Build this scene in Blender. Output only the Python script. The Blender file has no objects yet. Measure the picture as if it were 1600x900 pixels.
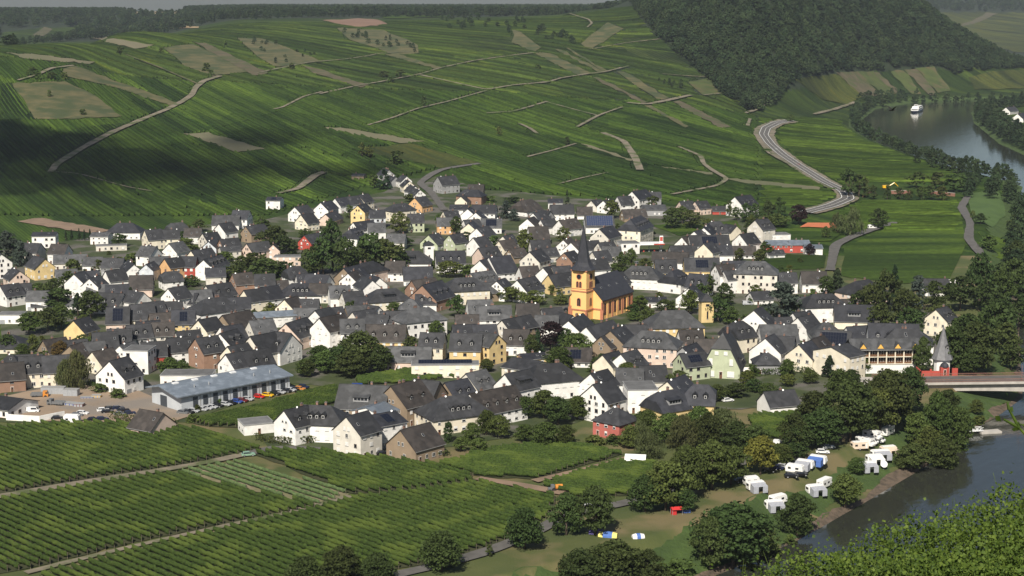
import bpy, bmesh, math, random
import numpy as np
from mathutils import Vector, Matrix
from mathutils.geometry import delaunay_2d_cdt
random.seed(7); RNG = np.random.default_rng(7)
SC = bpy.context.scene
COL = SC.collection
# ------------------------------------------------------------------ camera, sky, sun, exposure
FPX, CAMZ, PITCH = 2600.0, 140.0, math.atan(455 / 2600)
cam = bpy.data.cameras.new('camera'); cam_o = bpy.data.objects.new('camera', cam); COL.objects.link(cam_o)
cam.sensor_width = 36; cam.lens = 36 * FPX / 1600; cam.clip_start = 0.5; cam.clip_end = 20000
cam_o.location = (0, 0, CAMZ); cam_o.rotation_euler = (math.pi / 2 - PITCH, 0, 0)
SC.camera = cam_o
SUN_EL, SUN_DIR = math.radians(43), Vector((-0.24, -0.97)).normalized()      # horizontal direction towards the sun
W = bpy.data.worlds.new('World'); SC.world = W; W.use_nodes = True
nt = W.node_tree; sky = nt.nodes.new('ShaderNodeTexSky'); sky.sky_type = 'NISHITA'; sky.sun_disc = False
sky.sun_elevation = SUN_EL; sky.sun_rotation = math.atan2(SUN_DIR.x, SUN_DIR.y)
sky.air_density = 1.0; sky.dust_density = 1.2; sky.ozone_density = 1.5
nt.links.new(sky.outputs[0], nt.nodes['Background'].inputs[0]); nt.nodes['Background'].inputs[1].default_value = 0.05
sun = bpy.data.lights.new('sun', 'SUN'); sun_o = bpy.data.objects.new('sun', sun); COL.objects.link(sun_o)
sun.energy = 5.0; sun.angle = math.radians(0.55); sun.color = (1.0, 0.935, 0.83)
_sv = Vector((SUN_DIR.x * math.cos(SUN_EL), SUN_DIR.y * math.cos(SUN_EL), math.sin(SUN_EL)))
sun_o.rotation_euler = (_sv).to_track_quat('Z', 'Y').to_euler()
SC.view_settings.view_transform = 'Standard'; SC.view_settings.look = 'None'
SC.view_settings.exposure = 0.42; SC.view_settings.gamma = 1.0; SC.view_settings.use_curve_mapping = False
SC.cycles.max_bounces = 5; SC.cycles.diffuse_bounces = 2; SC.cycles.glossy_bounces = 2; SC.cycles.transmission_bounces = 2
SC.cycles.volume_bounces = 0; SC.cycles.transparent_max_bounces = 24; SC.cycles.use_denoising = True

# ------------------------------------------------------------------ pixel ray (1600x900 frame)
cp, sp = math.cos(PITCH), math.sin(PITCH)
def ray(px, py):
    cx = (px - 800) / FPX; cy = (450 - py) / FPX
    return Vector((cx, cp + cy * sp, -sp + cy * cp))
def project(p):
    x, y, z = p[0], p[1], p[2] - CAMZ
    d = y * cp - z * sp; u = y * sp + z * cp
    return 800 + FPX * x / d, 450 - FPX * u / d

# ------------------------------------------------------------------ the ground's height
def zat(px, py, D):
    d = ray(px, py); return CAMZ + D * d.z / d.y
# columns of (row in frame, distance): where the slopes stand; flat valley floor up to about 1000 m
COLS = {
 -500: [(300, 1190), (250, 1300), (185, 1500), (105, 1700), (70, 1950), 'drop'],
 0: [(345, 1040), (270, 1260), (188, 1500), (112, 1690), (72, 1950), 'drop'],
 110: [(330, 1085), (270, 1255), (192, 1490), (115, 1720), (68, 2000), 'drop'],
 200: [(310, 1150), (260, 1290), (200, 1480), (130, 1750), (85, 1980), (50, 2250), 'drop'],
 400: [(300, 1180), (250, 1330), (195, 1510), (130, 1800), (88, 2050), (60, 2300), (36, 2650), 'plat'],
 600: [(285, 1235), (240, 1370), (195, 1530), (140, 1800), (100, 2050), (60, 2350), (33, 2700), 'plat'],
 800: [(300, 1180), (250, 1340), (200, 1530), (150, 1780), (110, 2000), (78, 2180), (50, 2400), (26, 2800), 'plat'],
 930: [(300, 1180), (240, 1390), (190, 1620), (150, 1830), (110, 2030), (70, 2240), (40, 2420), (18, 2700), 'plat'],
 1010: [(300, 1180), (235, 1410), (185, 1650), (145, 1870), (100, 2090), (60, 2250), (24, 2420), (2, 2700), 'wood'],
 1100: [(290, 1215), (235, 1420), (190, 1660), (150, 1880), (118, 2020), (80, 2120), (35, 2220), (-10, 2330), 'wood'],
 1190: [(300, 1180), (250, 1370), (205, 1660), (172, 1900), (135, 2000), (85, 2080), (30, 2180), (-35, 2310), 'wood'],
 1300: [(300, 1200), (250, 1430), (200, 1790), (166, 2160), (148, 2260), (108, 2350), (60, 2450), (10, 2560), (-30, 2660), 'wood'],
 1400: [(300, 1230), (250, 1490), (200, 1870), (160, 2330), (146, 2420), (108, 2510), (60, 2640), (20, 2760), (-2, 2860), 'wood'],
 1500: [(300, 1240), (250, 1500), (200, 1880), (158, 2390), (146, 2500), (110, 2600), (80, 2700), (62, 2800), 'far'],
 1600: [(300, 1240), (250, 1500), (200, 1880), (160, 2380), (141, 2630), (118, 2720), (108, 2800), 'far'],
 2000: [(300, 1240), (250, 1500), (200, 1880), (160, 2380), (143, 2640), (125, 2750), (120, 2850), 'far'],
}
LD = np.linspace(math.log(300), math.log(9500), 360)
def pchip(xs, ys, x):
    xs = np.array(xs, float); ys = np.array(ys, float); h = np.diff(xs); dl = np.diff(ys) / h
    m = np.zeros_like(xs); m[0] = dl[0]; m[-1] = dl[-1]
    for i in range(1, len(xs) - 1):
        if dl[i-1] * dl[i] > 0:
            w1 = 2 * h[i] + h[i-1]; w2 = h[i] + 2 * h[i-1]
            m[i] = (w1 + w2) / (w1 / dl[i-1] + w2 / dl[i])
    k = np.clip(np.searchsorted(xs, x) - 1, 0, len(xs) - 2); t = np.clip((x - xs[k]) / h[k], 0, 1)
    return ((1 + 2*t) * (1-t)**2 * ys[k] + t * (1-t)**2 * h[k] * m[k] + t*t*(3-2*t) * ys[k+1] + t*t*(t-1) * h[k] * m[k+1])
_ca, _cz = [], []
for px, lst in COLS.items():
    Ds = [300, 700, 960]; Zs = [0.0, 0.0, 0.3]
    for e in lst:
        if e == 'drop':                     # ridge, a side valley behind it, a wooded plateau beyond
            z0 = Zs[-1]; D0 = Ds[-1]
            Ds += [D0 + 260, 3300, 3700, 4200, 5200, 9500]
            Zs += [z0 - 25, 60, zat(60, 44, 3700), zat(60, 25, 4200), zat(60, 22, 5200), 60]
        elif e == 'plat':
            D0 = Ds[-1]; Ds += [3300, 4000, 5200, 9500]; Zs += [zat(600, 26, 3300), zat(600, 22, 4000), zat(600, 17, 5200), 70]
        elif e == 'wood':
            z0 = Zs[-1]; D0 = Ds[-1]; Ds += [D0 + 250, 3900, 4800, 9500]; Zs += [z0 + 14, 120, 125, 100]
        elif e == 'far':                    # the wooded spur ends here; the next bend's slopes far behind
            D0 = Ds[-1]; Ds += [D0 + 160, D0 + 420, 4000, 4800, 5500, 6200, 9500]
            Zs += [Zs[-1] - 16, -4, -4, zat(1520, 58, 4800), zat(1520, 26, 5500), zat(1520, -2, 6200), 150]
        else:
            z = max(-2.0, zat(px, e[0], e[1])); Ds.append(e[1]); Zs.append(z)
    d = ray(px, 300); _ca.append(d.x / d.y); _cz.append(pchip(np.log(Ds), Zs, LD))
_cz = np.array(_cz); AA = np.linspace(-1.0, 1.0, 401)
TAB = np.zeros((len(AA), len(LD)))
_ca = np.array(_ca)
for j in range(len(LD)): TAB[:, j] = pchip(_ca, _cz[:, j], np.clip(AA, _ca[0], _ca[-1]))
for _ in range(6): TAB[1:-1] = 0.25 * TAB[:-2] + 0.5 * TAB[1:-1] + 0.25 * TAB[2:]
LBANK = [(-600, 340), (-300, 336), (-150, 338), (-60, 348), (0, 368), (38, 396), (54.6, 411.0), (57.9, 414.4), (65.3, 422.9), (70.9, 428.6), (79.0, 437.7), (87.7, 449.4), (97.1, 462.4), (103.2, 470.4), (116.1, 488.5), (129.1, 506.6), (144.6, 528.3), (164.0, 563.1), (171.9, 572.9), (190.4, 602.5), (262, 850), (325, 1060), (402.0, 1300.6), (385.5, 1427.8), (377.6, 1556.2), (374.7, 1694.4), (387.6, 1841.1), (417.1, 1994.3), (486.1, 2225.2), (569.8, 2361.6), (667.4, 2420.9), (900, 2370), (1500, 2330)]
RBANK = [(1500, 2230), (900, 2280), (722.3, 2273.0), (652.3, 2333.0), (593.6, 2162.6), (545.4, 1973.8), (493.1, 1686.9), (481.4, 1562.6), (520, 1318), (440, 1060), (370, 850), (300, 610), (235, 470), (165, 370), (100, 300), (0, 262), (-150, 245), (-600, 245)]
RIV = np.array(LBANK + RBANK, float)
def river_sd(x, y):
    """signed distance to the river's edge, negative in the water"""
    best = np.full(x.shape, 1e9); inside = np.zeros(x.shape, bool)
    n = len(RIV)
    for i in range(n):
        ax, ay = RIV[i]; bx, by = RIV[(i + 1) % n]
        dx, dy = bx - ax, by - ay; L2 = dx * dx + dy * dy
        t = np.clip(((x - ax) * dx + (y - ay) * dy) / L2, 0, 1)
        best = np.minimum(best, (x - ax - t * dx) ** 2 + (y - ay - t * dy) ** 2)
        if ay != by:
            inside ^= ((ay > y) != (by > y)) & (x < dx * (y - ay) / dy + ax)
    d = np.sqrt(best); return np.where(inside, -d, d)
def heights(x, y):
    x = np.asarray(x, float); y = np.asarray(y, float); ys = np.maximum(y, 1)
    a = np.clip(x / ys, -0.999, 0.999); l = np.clip(np.log(np.maximum(ys, 300)), LD[0], LD[-1] - 1e-6)
    fa = (a + 1) / 2 * (len(AA) - 1); ia = np.clip(fa.astype(int), 0, len(AA) - 2); ta = fa - ia
    fl = (l - LD[0]) / (LD[1] - LD[0]); il = np.clip(fl.astype(int), 0, len(LD) - 2); tl = fl - il
    z = (TAB[ia, il] * (1-ta) * (1-tl) + TAB[ia+1, il] * ta * (1-tl) + TAB[ia, il+1] * (1-ta) * tl + TAB[ia+1, il+1] * ta * tl)
    sd = river_sd(x, y)
    wob = 0.9 * np.sin(x * 0.11 + y * 0.05) + 0.6 * np.sin(x * 0.05 - y * 0.13)
    bank = -7.4 + np.where(sd > 0, sd * 0.34 + np.where(sd > 2, wob * 0.35, 0) + np.maximum(0, sd - 18) * 2.5, np.maximum(-2.5, sd * 0.3))
    near = (y < 2500)
    z = np.where(near, np.minimum(z, np.maximum(bank, -9.9)), z)
    r = np.sqrt(x * x + y * y)
    zc = 138.2 - 0.60 * r
    sh = 121.9 + (52 - y) * 0.205 + (x - 16) * 0.33
    sh = sh - 1.1 * np.maximum(0, y - 54) - 0.9 * np.maximum(0, 6 - x) - 0.9 * np.maximum(0, x - 40)
    return np.maximum(z, np.maximum(np.where(r < 260, zc, -50), np.where(y < 130, sh, -50)))
def H(x, y): return float(heights(np.array([x]), np.array([y]))[0])
def ground(px, py, up=0.0):
    """the point of the ground (raised by up) seen at a pixel of the photograph"""
    d = ray(px, py); t = np.exp(np.linspace(math.log(330), math.log(7000), 700))
    X = d.x / d.y * t; Z = CAMZ + d.z / d.y * t; hh = heights(X, t) + up
    k = np.argmax(Z < hh)
    if not (Z < hh).any(): k = len(t) - 1
    if k == 0: return Vector((X[0], t[0], hh[0]))
    f0 = Z[k-1] - hh[k-1]; f1 = Z[k] - hh[k]; s = f0 / (f0 - f1) if f0 != f1 else 0
    D = t[k-1] + s * (t[k] - t[k-1]); x = d.x / d.y * D
    return Vector((x, D, H(x, D) + up))

# ------------------------------------------------------------------ helpers
def link(o, parent=None):
    COL.objects.link(o)
    if parent is not None: o.parent = parent
    return o
def tag(o, label=None, cat=None, group=None, kind=None):
    if label: o['label'] = label
    if cat: o['category'] = cat
    if group: o['group'] = group
    if kind: o['kind'] = kind
    return o
def empty(name, loc, rz=0.0, label=None, cat=None, group=None):
    o = bpy.data.objects.new(name, None); o.location = loc; o.rotation_euler = (0, 0, rz); o.empty_display_size = 0.5
    link(o); return tag(o, label, cat, group)
def mesh(name, verts, faces, mats, midx=None, smooth=False):
    me = bpy.data.meshes.new(name); me.from_pydata([tuple(v) for v in verts], [], faces)
    for m in (mats if isinstance(mats, (list, tuple)) else [mats]): me.materials.append(m)
    if midx is not None: me.polygons.foreach_set('material_index', midx)
    if smooth: me.polygons.foreach_set('use_smooth', [True] * len(me.polygons))
    me.update(); return me
def npmesh(name, V, Q, mats, smooth=False):
    """mesh from numpy arrays of vertices and equal-sided faces"""
    me = bpy.data.meshes.new(name); n = Q.shape[1]
    me.vertices.add(len(V)); me.vertices.foreach_set('co', np.ascontiguousarray(V, dtype=np.float32).ravel())
    me.loops.add(Q.size); me.loops.foreach_set('vertex_index', np.ascontiguousarray(Q, dtype=np.int32).ravel())
    me.polygons.add(len(Q)); me.polygons.foreach_set('loop_start', np.arange(0, Q.size, n, dtype=np.int32))
    me.polygons.foreach_set('loop_total', np.full(len(Q), n, dtype=np.int32))
    for m in (mats if isinstance(mats, (list, tuple)) else [mats]): me.materials.append(m)
    if smooth: me.polygons.foreach_set('use_smooth', np.ones(len(Q), dtype=bool))
    me.update(calc_edges=True); return me
def put(name, me, parent=None, loc=None, rz=None, scale=None):
    o = bpy.data.objects.new(name, me)
    if loc is not None: o.location = loc
    if rz is not None: o.rotation_euler = (0, 0, rz)
    if scale is not None: o.scale = scale
    return link(o, parent)
class MB:
    """collects shapes for one mesh"""
    def __init__(s): s.v = []; s.f = []; s.m = []
    def add(s, vs, fs, m=0):
        b = len(s.v); s.v += [tuple(v) for v in vs]; s.f += [[b + i for i in f] for f in fs]; s.m += [m] * len(fs); return s
    def box(s, x0, x1, y0, y1, z0, z1, m=0):
        return s.add([(x0,y0,z0),(x1,y0,z0),(x1,y1,z0),(x0,y1,z0),(x0,y0,z1),(x1,y0,z1),(x1,y1,z1),(x0,y1,z1)],
                     [(0,3,2,1),(4,5,6,7),(0,1,5,4),(1,2,6,5),(2,3,7,6),(3,0,4,7)], m)
    def prism(s, poly, y0, y1, m=0):
        """polygon in x,z pushed along y"""
        n = len(poly); vs = [(x, y0, z) for x, z in poly] + [(x, y1, z) for x, z in poly]
        fs = [tuple(range(n)), tuple(range(2*n-1, n-1, -1))] + [(i, i+n, (i+1) % n + n, (i+1) % n) for i in range(n)]
        return s.add(vs, fs, m)
    def prismx(s, poly, x0, x1, m=0):
        """polygon in y,z pushed along x"""
        n = len(poly); vs = [(x0, y, z) for y, z in poly] + [(x1, y, z) for y, z in poly]
        fs = [tuple(range(n-1, -1, -1)), tuple(range(n, 2*n))] + [((i+1) % n, (i+1) % n + n, i+n, i) for i in range(n)]
        return s.add(vs, fs, m)
    def cyl(s, p0, p1, r0, r1, n=8, m=0, cap=True):
        p0, p1 = Vector(p0), Vector(p1); q = (p1 - p0).to_track_quat('Z', 'Y'); vs = []
        for p, r in ((p0, r0), (p1, r1)):
            vs += [p + q @ Vector((r * math.cos(2*math.pi*i/n), r * math.sin(2*math.pi*i/n), 0)) for i in range(n)]
        fs = [(i, (i+1) % n, n + (i+1) % n, n + i) for i in range(n)]
        if cap: fs += [tuple(range(n-1, -1, -1)), tuple(range(n, 2*n))]
        return s.add(vs, fs, m)
    def lathe(s, prof, n=12, m=0, c=(0, 0)):
        vs = []; fs = []
        for r, z in prof: vs += [(c[0] + r * math.cos(2*math.pi*i/n), c[1] + r * math.sin(2*math.pi*i/n), z) for i in range(n)]
        for k in range(len(prof) - 1): fs += [(k*n+i, k*n+(i+1) % n, (k+1)*n+(i+1) % n, (k+1)*n+i) for i in range(n)]
        fs += [tuple(range(n-1, -1, -1)), tuple(range((len(prof)-1)*n, len(prof)*n))]
        return s.add(vs, fs, m)
    def me(s, name, mats, smooth=False): return mesh(name, s.v, s.f, mats, s.m, smooth)
    def obj(s, name, mats, parent=None, smooth=False, **k): return put(name, s.me(name, mats, smooth), parent, **k)

# ------------------------------------------------------------------ materials
def srgb(h):
    h = h.lstrip('#'); c = [int(h[i:i+2], 16) / 255 for i in (0, 2, 4)]
    return tuple(((v / 12.92) if v <= 0.04045 else ((v + 0.055) / 1.055) ** 2.4) for v in c)
MATS = {}
def material(name, c0, c1=None, scale=1.0, rough=0.8, detail=4, bump=0.0, bscale=None, coord='Object', rnd=0.0, hue=0.0, spec=0.3, stretch=None, metal=0.0, trans=0.0, dist=0.1, c2=None, s2=None):
    """two tones mixed by noise, a shift per object, optional relief"""
    if name in MATS: return MATS[name]
    m = bpy.data.materials.new(name); m.use_nodes = True; t = m.node_tree; N = t.nodes; L = t.links
    b = N['Principled BSDF']; b.inputs['Roughness'].default_value = rough; b.inputs['Specular IOR Level'].default_value = spec; b.inputs['Metallic'].default_value = metal
    c1 = c1 or tuple(v * 0.75 for v in c0)
    tc = N.new('ShaderNodeTexCoord'); src = tc.outputs['Object']
    if coord == 'World':
        g = N.new('ShaderNodeNewGeometry'); src = g.outputs['Position']
    if stretch is not None:
        mp = N.new('ShaderNodeMapping'); mp.vector_type = 'TEXTURE'; mp.inputs['Rotation'].default_value = (0, 0, stretch[0]); mp.inputs['Scale'].default_value = stretch[1]
        L.new(src, mp.inputs[0]); src = mp.outputs[0]
    nz = N.new('ShaderNodeTexNoise'); nz.inputs['Scale'].default_value = scale; nz.inputs['Detail'].default_value = detail; L.new(src, nz.inputs['Vector'])
    rp = N.new('ShaderNodeValToRGB'); rp.color_ramp.elements[0].position = 0.32; rp.color_ramp.elements[1].position = 0.68
    rp.color_ramp.elements[0].color = (*c1, 1); rp.color_ramp.elements[1].color = (*c0, 1); L.new(nz.outputs[0], rp.inputs[0])
    out = rp.outputs[0]
    if c2 is not None:
        n2 = N.new('ShaderNodeTexNoise'); n2.inputs['Scale'].default_value = s2; n2.inputs['Detail'].default_value = 3; L.new(src, n2.inputs['Vector'])
        r2 = N.new('ShaderNodeValToRGB'); r2.color_ramp.elements[0].position = 0.5; r2.color_ramp.elements[1].position = 0.62
        L.new(n2.outputs[0], r2.inputs[0]); mx = N.new('ShaderNodeMix'); mx.data_type = 'RGBA'
        L.new(r2.outputs[0], mx.inputs[0]); L.new(out, mx.inputs[6]); mx.inputs[7].default_value = (*c2, 1); out = mx.outputs[2]
    if rnd:
        oi = N.new('ShaderNodeObjectInfo'); mr = N.new('ShaderNodeMapRange'); mr.inputs[3].default_value = 1 - rnd; mr.inputs[4].default_value = 1 + rnd
        L.new(oi.outputs['Random'], mr.inputs[0]); hs = N.new('ShaderNodeHueSaturation'); L.new(mr.outputs[0], hs.inputs['Value']); L.new(out, hs.inputs['Color']); out = hs.outputs[0]
        if hue:
            fr = N.new('ShaderNodeMath'); fr.operation = 'FRACT'; mu = N.new('ShaderNodeMath'); mu.operation = 'MULTIPLY'; mu.inputs[1].default_value = 7.31; L.new(oi.outputs['Random'], mu.inputs[0]); L.new(mu.outputs[0], fr.inputs[0])
            mh = N.new('ShaderNodeMapRange'); mh.inputs[3].default_value = .5 - hue; mh.inputs[4].default_value = .5 + hue * .5; L.new(fr.outputs[0], mh.inputs[0]); L.new(mh.outputs[0], hs.inputs['Hue'])
    L.new(out, b.inputs['Base Color'])
    if bump:
        n3 = N.new('ShaderNodeTexNoise'); n3.inputs['Scale'].default_value = bscale or scale * 3; n3.inputs['Detail'].default_value = 3; L.new(src, n3.inputs['Vector'])
        bp = N.new('ShaderNodeBump'); bp.inputs['Strength'].default_value = bump; bp.inputs['Distance'].default_value = dist; L.new(n3.outputs[0], bp.inputs['Height']); L.new(bp.outputs[0], b.inputs['Normal'])
    if trans:
        tb = N.new('ShaderNodeBsdfTranslucent'); L.new(out, tb.inputs[0]); ms = N.new('ShaderNodeMixShader'); ms.inputs[0].default_value = trans
        L.new(b.outputs[0], ms.inputs[1]); L.new(tb.outputs[0], ms.inputs[2]); L.new(ms.outputs[0], N['Material Output'].inputs[0])
    MATS[name] = m; return m
M = MATS
material('glass', (.02,.024,.03), (.012,.014,.018), 2, 0.08, spec=0.6)
material('white_frame', (.72,.71,.68), (.6,.59,.56), 4, 0.5)
material('dark_frame', (.09,.05,.035), (.06,.035,.025), 4, 0.5)
material('metal_grey', (.33,.34,.35), (.27,.28,.29), 2, 0.45)
material('dish', (.8,.8,.79), (.7,.7,.69), 3, 0.4)
material('solar', (.010,.012,.022), (.007,.009,.016), 1.5, 0.3, spec=0.3)
material('solar_blue', (.035,.05,.10), (.025,.035,.075), 1.5, 0.3, spec=0.3)
material('solar_grid', (.07,.075,.085), (.05,.055,.06), 3, 0.4)
material('rubber', (.02,.02,.02), (.015,.015,.015), 5, 0.8)
material('concrete', (.42,.39,.35), (.32,.30,.27), 0.4, 0.9, bump=0.15, bscale=6)
material('asphalt', (.115,.108,.10), (.08,.076,.07), 0.3, 0.9, coord='World')
material('pale_track', (.215,.18,.135), (.13,.115,.08), 0.15, 0.95, coord='World', c2=(.075,.09,.035), s2=0.08, detail=6)
material('dirt', (.23,.16,.11), (.16,.115,.08), 0.15, 0.95, coord='World')
material('dry_grass', (.118,.102,.046), (.052,.062,.024), 0.06, 0.95, coord='World', c2=(.046,.060,.022), s2=0.035, detail=8)
# ------------------------------------------------------------------ land: terrain, water, parcels, tracks
def tab_only(x, y):
    a = np.clip(x / y, -0.999, 0.999); l = np.clip(np.log(np.maximum(y, 300)), LD[0], LD[-1] - 1e-6)
    fa = (a + 1) / 2 * (len(AA) - 1); ia = np.clip(fa.astype(int), 0, len(AA) - 2); ta = fa - ia
    fl = (l - LD[0]) / (LD[1] - LD[0]); il = np.clip(fl.astype(int), 0, len(LD) - 2); tl = fl - il
    return (TAB[ia, il] * (1-ta) * (1-tl) + TAB[ia+1, il] * ta * (1-tl) + TAB[ia, il+1] * (1-ta) * tl + TAB[ia+1, il+1] * ta * tl)
TT = np.exp(np.linspace(math.log(340), math.log(7500), 520))
def groundN(P, river=False, up=0.0):
    """many pixels at once -> ground points"""
    P = np.asarray(P, float); cx = (P[:, 0] - 800) / FPX; cy = (450 - P[:, 1]) / FPX
    dy = cp + cy * sp; sx = cx / dy; sz = (-sp + cy * cp) / dy
    f = heights if river else tab_only
    X = sx[:, None] * TT; Y = np.broadcast_to(TT, X.shape); Z = CAMZ + sz[:, None] * TT
    g = Z - f(X.ravel(), Y.ravel()).reshape(X.shape) - up
    neg = g < 0; k = np.where(neg.any(1), neg.argmax(1), len(TT) - 1); k = np.maximum(k, 1); i = np.arange(len(P))
    f0, f1 = g[i, k-1], g[i, k]; s = np.clip(f0 / np.where(f0 == f1, 1, f0 - f1), 0, 1)
    D = TT[k-1] + s * (TT[k] - TT[k-1]); x = sx * D
    return np.stack([x, D, heights(x, D)], 1)
def in_poly(P, poly):
    x, y = P[:, 0], P[:, 1]; ins = np.zeros(len(P), bool); n = len(poly)
    for i in range(n):
        ax, ay = poly[i]; bx, by = poly[(i+1) % n]
        if ay != by: ins ^= ((ay > y) != (by > y)) & (x < (bx - ax) * (y - ay) / (by - ay) + ax)
    return ins
def land_nodes(name, base, var, ang, amp=1.0, along=260.0, across=9.0, stripe=2.1, dry=None):
    """vines in rows seen from afar: streaks along the rows, fine stripes, plots of different tone"""
    if name in MATS: return MATS[name]
    m = bpy.data.materials.new(name); m.use_nodes = True; t = m.node_tree; N = t.nodes; L = t.links
    b = N['Principled BSDF']; b.inputs['Roughness'].default_value = 0.9; b.inputs['Specular IOR Level'].default_value = 0.1
    g = N.new('ShaderNodeNewGeometry')
    def noise(rot, sc, detail, s=1.0):
        mp = N.new('ShaderNodeMapping'); mp.vector_type = 'TEXTURE'; mp.inputs['Rotation'].default_value = (0, 0, rot); mp.inputs['Scale'].default_value = sc
        L.new(g.outputs['Position'], mp.inputs[0]); n = N.new('ShaderNodeTexNoise'); n.inputs['Scale'].default_value = s; n.inputs['Detail'].default_value = detail
        L.new(mp.outputs[0], n.inputs['Vector']); return n.outputs[0]
    def ramp(src, p0, p1, c0, c1):
        r = N.new('ShaderNodeValToRGB'); r.color_ramp.elements[0].position = p0; r.color_ramp.elements[1].position = p1
        r.color_ramp.elements[0].color = (*c0, 1); r.color_ramp.elements[1].color = (*c1, 1); L.new(src, r.inputs[0]); return r.outputs[0]
    def mul(a, bb, blend='MULTIPLY', f=1.0):
        x = N.new('ShaderNodeMix'); x.data_type = 'RGBA'; x.blend_type = blend; x.inputs[0].default_value = f; L.new(a, x.inputs[6]); L.new(bb, x.inputs[7]); return x.outputs[2]
    c = ramp(noise(ang, (along, across, 400), 3), 0.36, 0.64, base, var)
    c = mul(c, ramp(noise(ang, (700, 45, 900), 2), 0.38, 0.62, (.72,.74,.75), (1.22,1.2,1.05)))
    c = mul(c, ramp(noise(0, (3.0, 3.0, 3.0), 4), 0.3, 0.7, (.72,.72,.72), (1.25,1.25,1.2)))
    mp = N.new('ShaderNodeMapping'); mp.vector_type = 'TEXTURE'; mp.inputs['Rotation'].default_value = (0, 0, ang); L.new(g.outputs['Position'], mp.inputs[0])
    w = N.new('ShaderNodeTexWave'); w.bands_direction = 'Y'; w.inputs['Scale'].default_value = 0.314 / stripe * 1.0; w.inputs['Distortion'].default_value = 0.6; w.inputs['Detail Scale'].default_value = 0.05
    L.new(mp.outputs[0], w.inputs['Vector'])
    c = mul(c, ramp(w.outputs['Fac'], 0.1, 0.75, (.5,.52,.5), (1.15,1.15,1.1)), f=0.7 * amp)
    mv = N.new('ShaderNodeMapping'); mv.vector_type = 'TEXTURE'; mv.inputs['Rotation'].default_value = (0, 0, ang); mv.inputs['Scale'].default_value = (170, 26, 400); L.new(g.outputs['Position'], mv.inputs[0])
    vo = N.new('ShaderNodeTexVoronoi'); vo.inputs['Scale'].default_value = 1.0; L.new(mv.outputs[0], vo.inputs['Vector'])
    sx = N.new('ShaderNodeSeparateColor'); L.new(vo.outputs['Color'], sx.inputs[0])
    c = mul(c, ramp(sx.outputs[0], 0.1, 0.9, (.66,.70,.74), (1.3,1.22,1.05)))
    if dry:
        c = mul(c, ramp(noise(ang, (90, 7, 200), 4), 0.55, 0.68, (1,1,1), dry))
    L.new(c, b.inputs['Base Color']); MATS[name] = m; return m
ROWANG = math.atan2(-0.9, 0.43)
GREEN0, GREEN1 = (.021,.043,.010), (.044,.077,.015)
land_nodes('vine_slope', GREEN0, GREEN1, ROWANG)
land_nodes('vine_bright', (.032,.062,.012), (.060,.100,.018), ROWANG)
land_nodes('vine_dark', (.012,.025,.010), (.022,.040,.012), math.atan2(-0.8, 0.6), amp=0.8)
land_nodes('vine_sparse', (.024,.038,.016), (.042,.058,.021), math.atan2(-0.95, 0.3), amp=1.3, stripe=4.5)
land_nodes('vine_flat', (.028,.053,.011), (.052,.086,.016), math.atan2(0.05, 1.0), across=14)
land_nodes('vine_upper', (.023,.042,.012), (.042,.068,.017), math.atan2(-0.75, 0.66), dry=(1.5,1.25,.9))
land_nodes('spur_olive', (.04,.055,.018), (.066,.078,.023), math.atan2(-0.9, 0.43), across=6, dry=(1.5,1.2,.9))
material('spur_brown', (.105,.086,.05), (.065,.06,.032), 0.08, 0.95, coord='World', c2=(.06,.07,.025), s2=0.05)
material('spur_lime', (.068,.088,.022), (.042,.06,.017), 0.07, 0.95, coord='World', c2=(.085,.075,.032), s2=0.04)
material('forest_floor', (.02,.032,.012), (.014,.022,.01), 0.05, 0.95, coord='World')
material('meadow', (.080,.090,.028), (.046,.064,.018), 0.055, 0.95, coord='World', c2=(.14,.115,.055), s2=0.045, detail=6, bump=0.5, bscale=1.2, dist=0.3)
material('lawn', (.065,.11,.028), (.045,.08,.02), 0.05, 0.95, coord='World', bump=0.4, bscale=1.5, dist=0.2)
material('bank_grass', (.052,.085,.02), (.034,.058,.015), 0.2, 0.95, coord='World', bump=0.8, bscale=0.8, dist=0.6)
material('stony_shore', (.135,.10,.072), (.06,.048,.034), 0.5, 0.95, coord='World', bump=1.0, bscale=1.2, dist=0.5)
material('village_ground', (.055,.068,.024), (.030,.044,.015), 0.10, 0.95, coord='World', c2=(.105,.097,.085), s2=0.05)
material('yard_dirt', (.29,.215,.15), (.21,.16,.115), 0.06, 0.95, coord='World', c2=(.19,.165,.14), s2=0.04, detail=7)
material('red_field', (.20,.125,.085), (.16,.10,.07), 0.02, 0.95, coord='World')
material('pale_field', (.17,.145,.095), (.095,.10,.05), 0.05, 0.95, coord='World', stretch=(ROWANG, (60, 3, 60)))
material('straw', (.30,.22,.12), (.24,.175,.095), 0.02, 0.95, coord='World')

# --- terrain sheet
_r = np.concatenate([np.linspace(4, 300, 90)[:-1], np.exp(np.linspace(math.log(300), math.log(9400), 640))])
_a = np.concatenate([np.linspace(-1.0, -0.42, 50)[:-1], np.linspace(-0.42, 0.42, 340), np.linspace(0.42, 1.0, 50)[1:]])
YY, AAg = np.meshgrid(_r, _a, indexing='ij'); XX = YY * AAg
ZZ = heights(XX.ravel(), YY.ravel()).reshape(XX.shape)
nr, nc = XX.shape
V = np.stack([XX.ravel(), YY.ravel(), ZZ.ravel()], 1)
ii = (np.arange(nr - 1)[:, None] * nc + np.arange(nc - 1)[None, :]).ravel()
Q = np.stack([ii, ii + 1, ii + 1 + nc, ii + nc], 1)
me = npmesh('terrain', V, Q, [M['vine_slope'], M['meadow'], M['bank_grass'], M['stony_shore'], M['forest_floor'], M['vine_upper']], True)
cx_ = V[Q].mean(1); sdq = river_sd(cx_[:, 0], cx_[:, 1]); idx = np.zeros(len(Q), np.int32)
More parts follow.
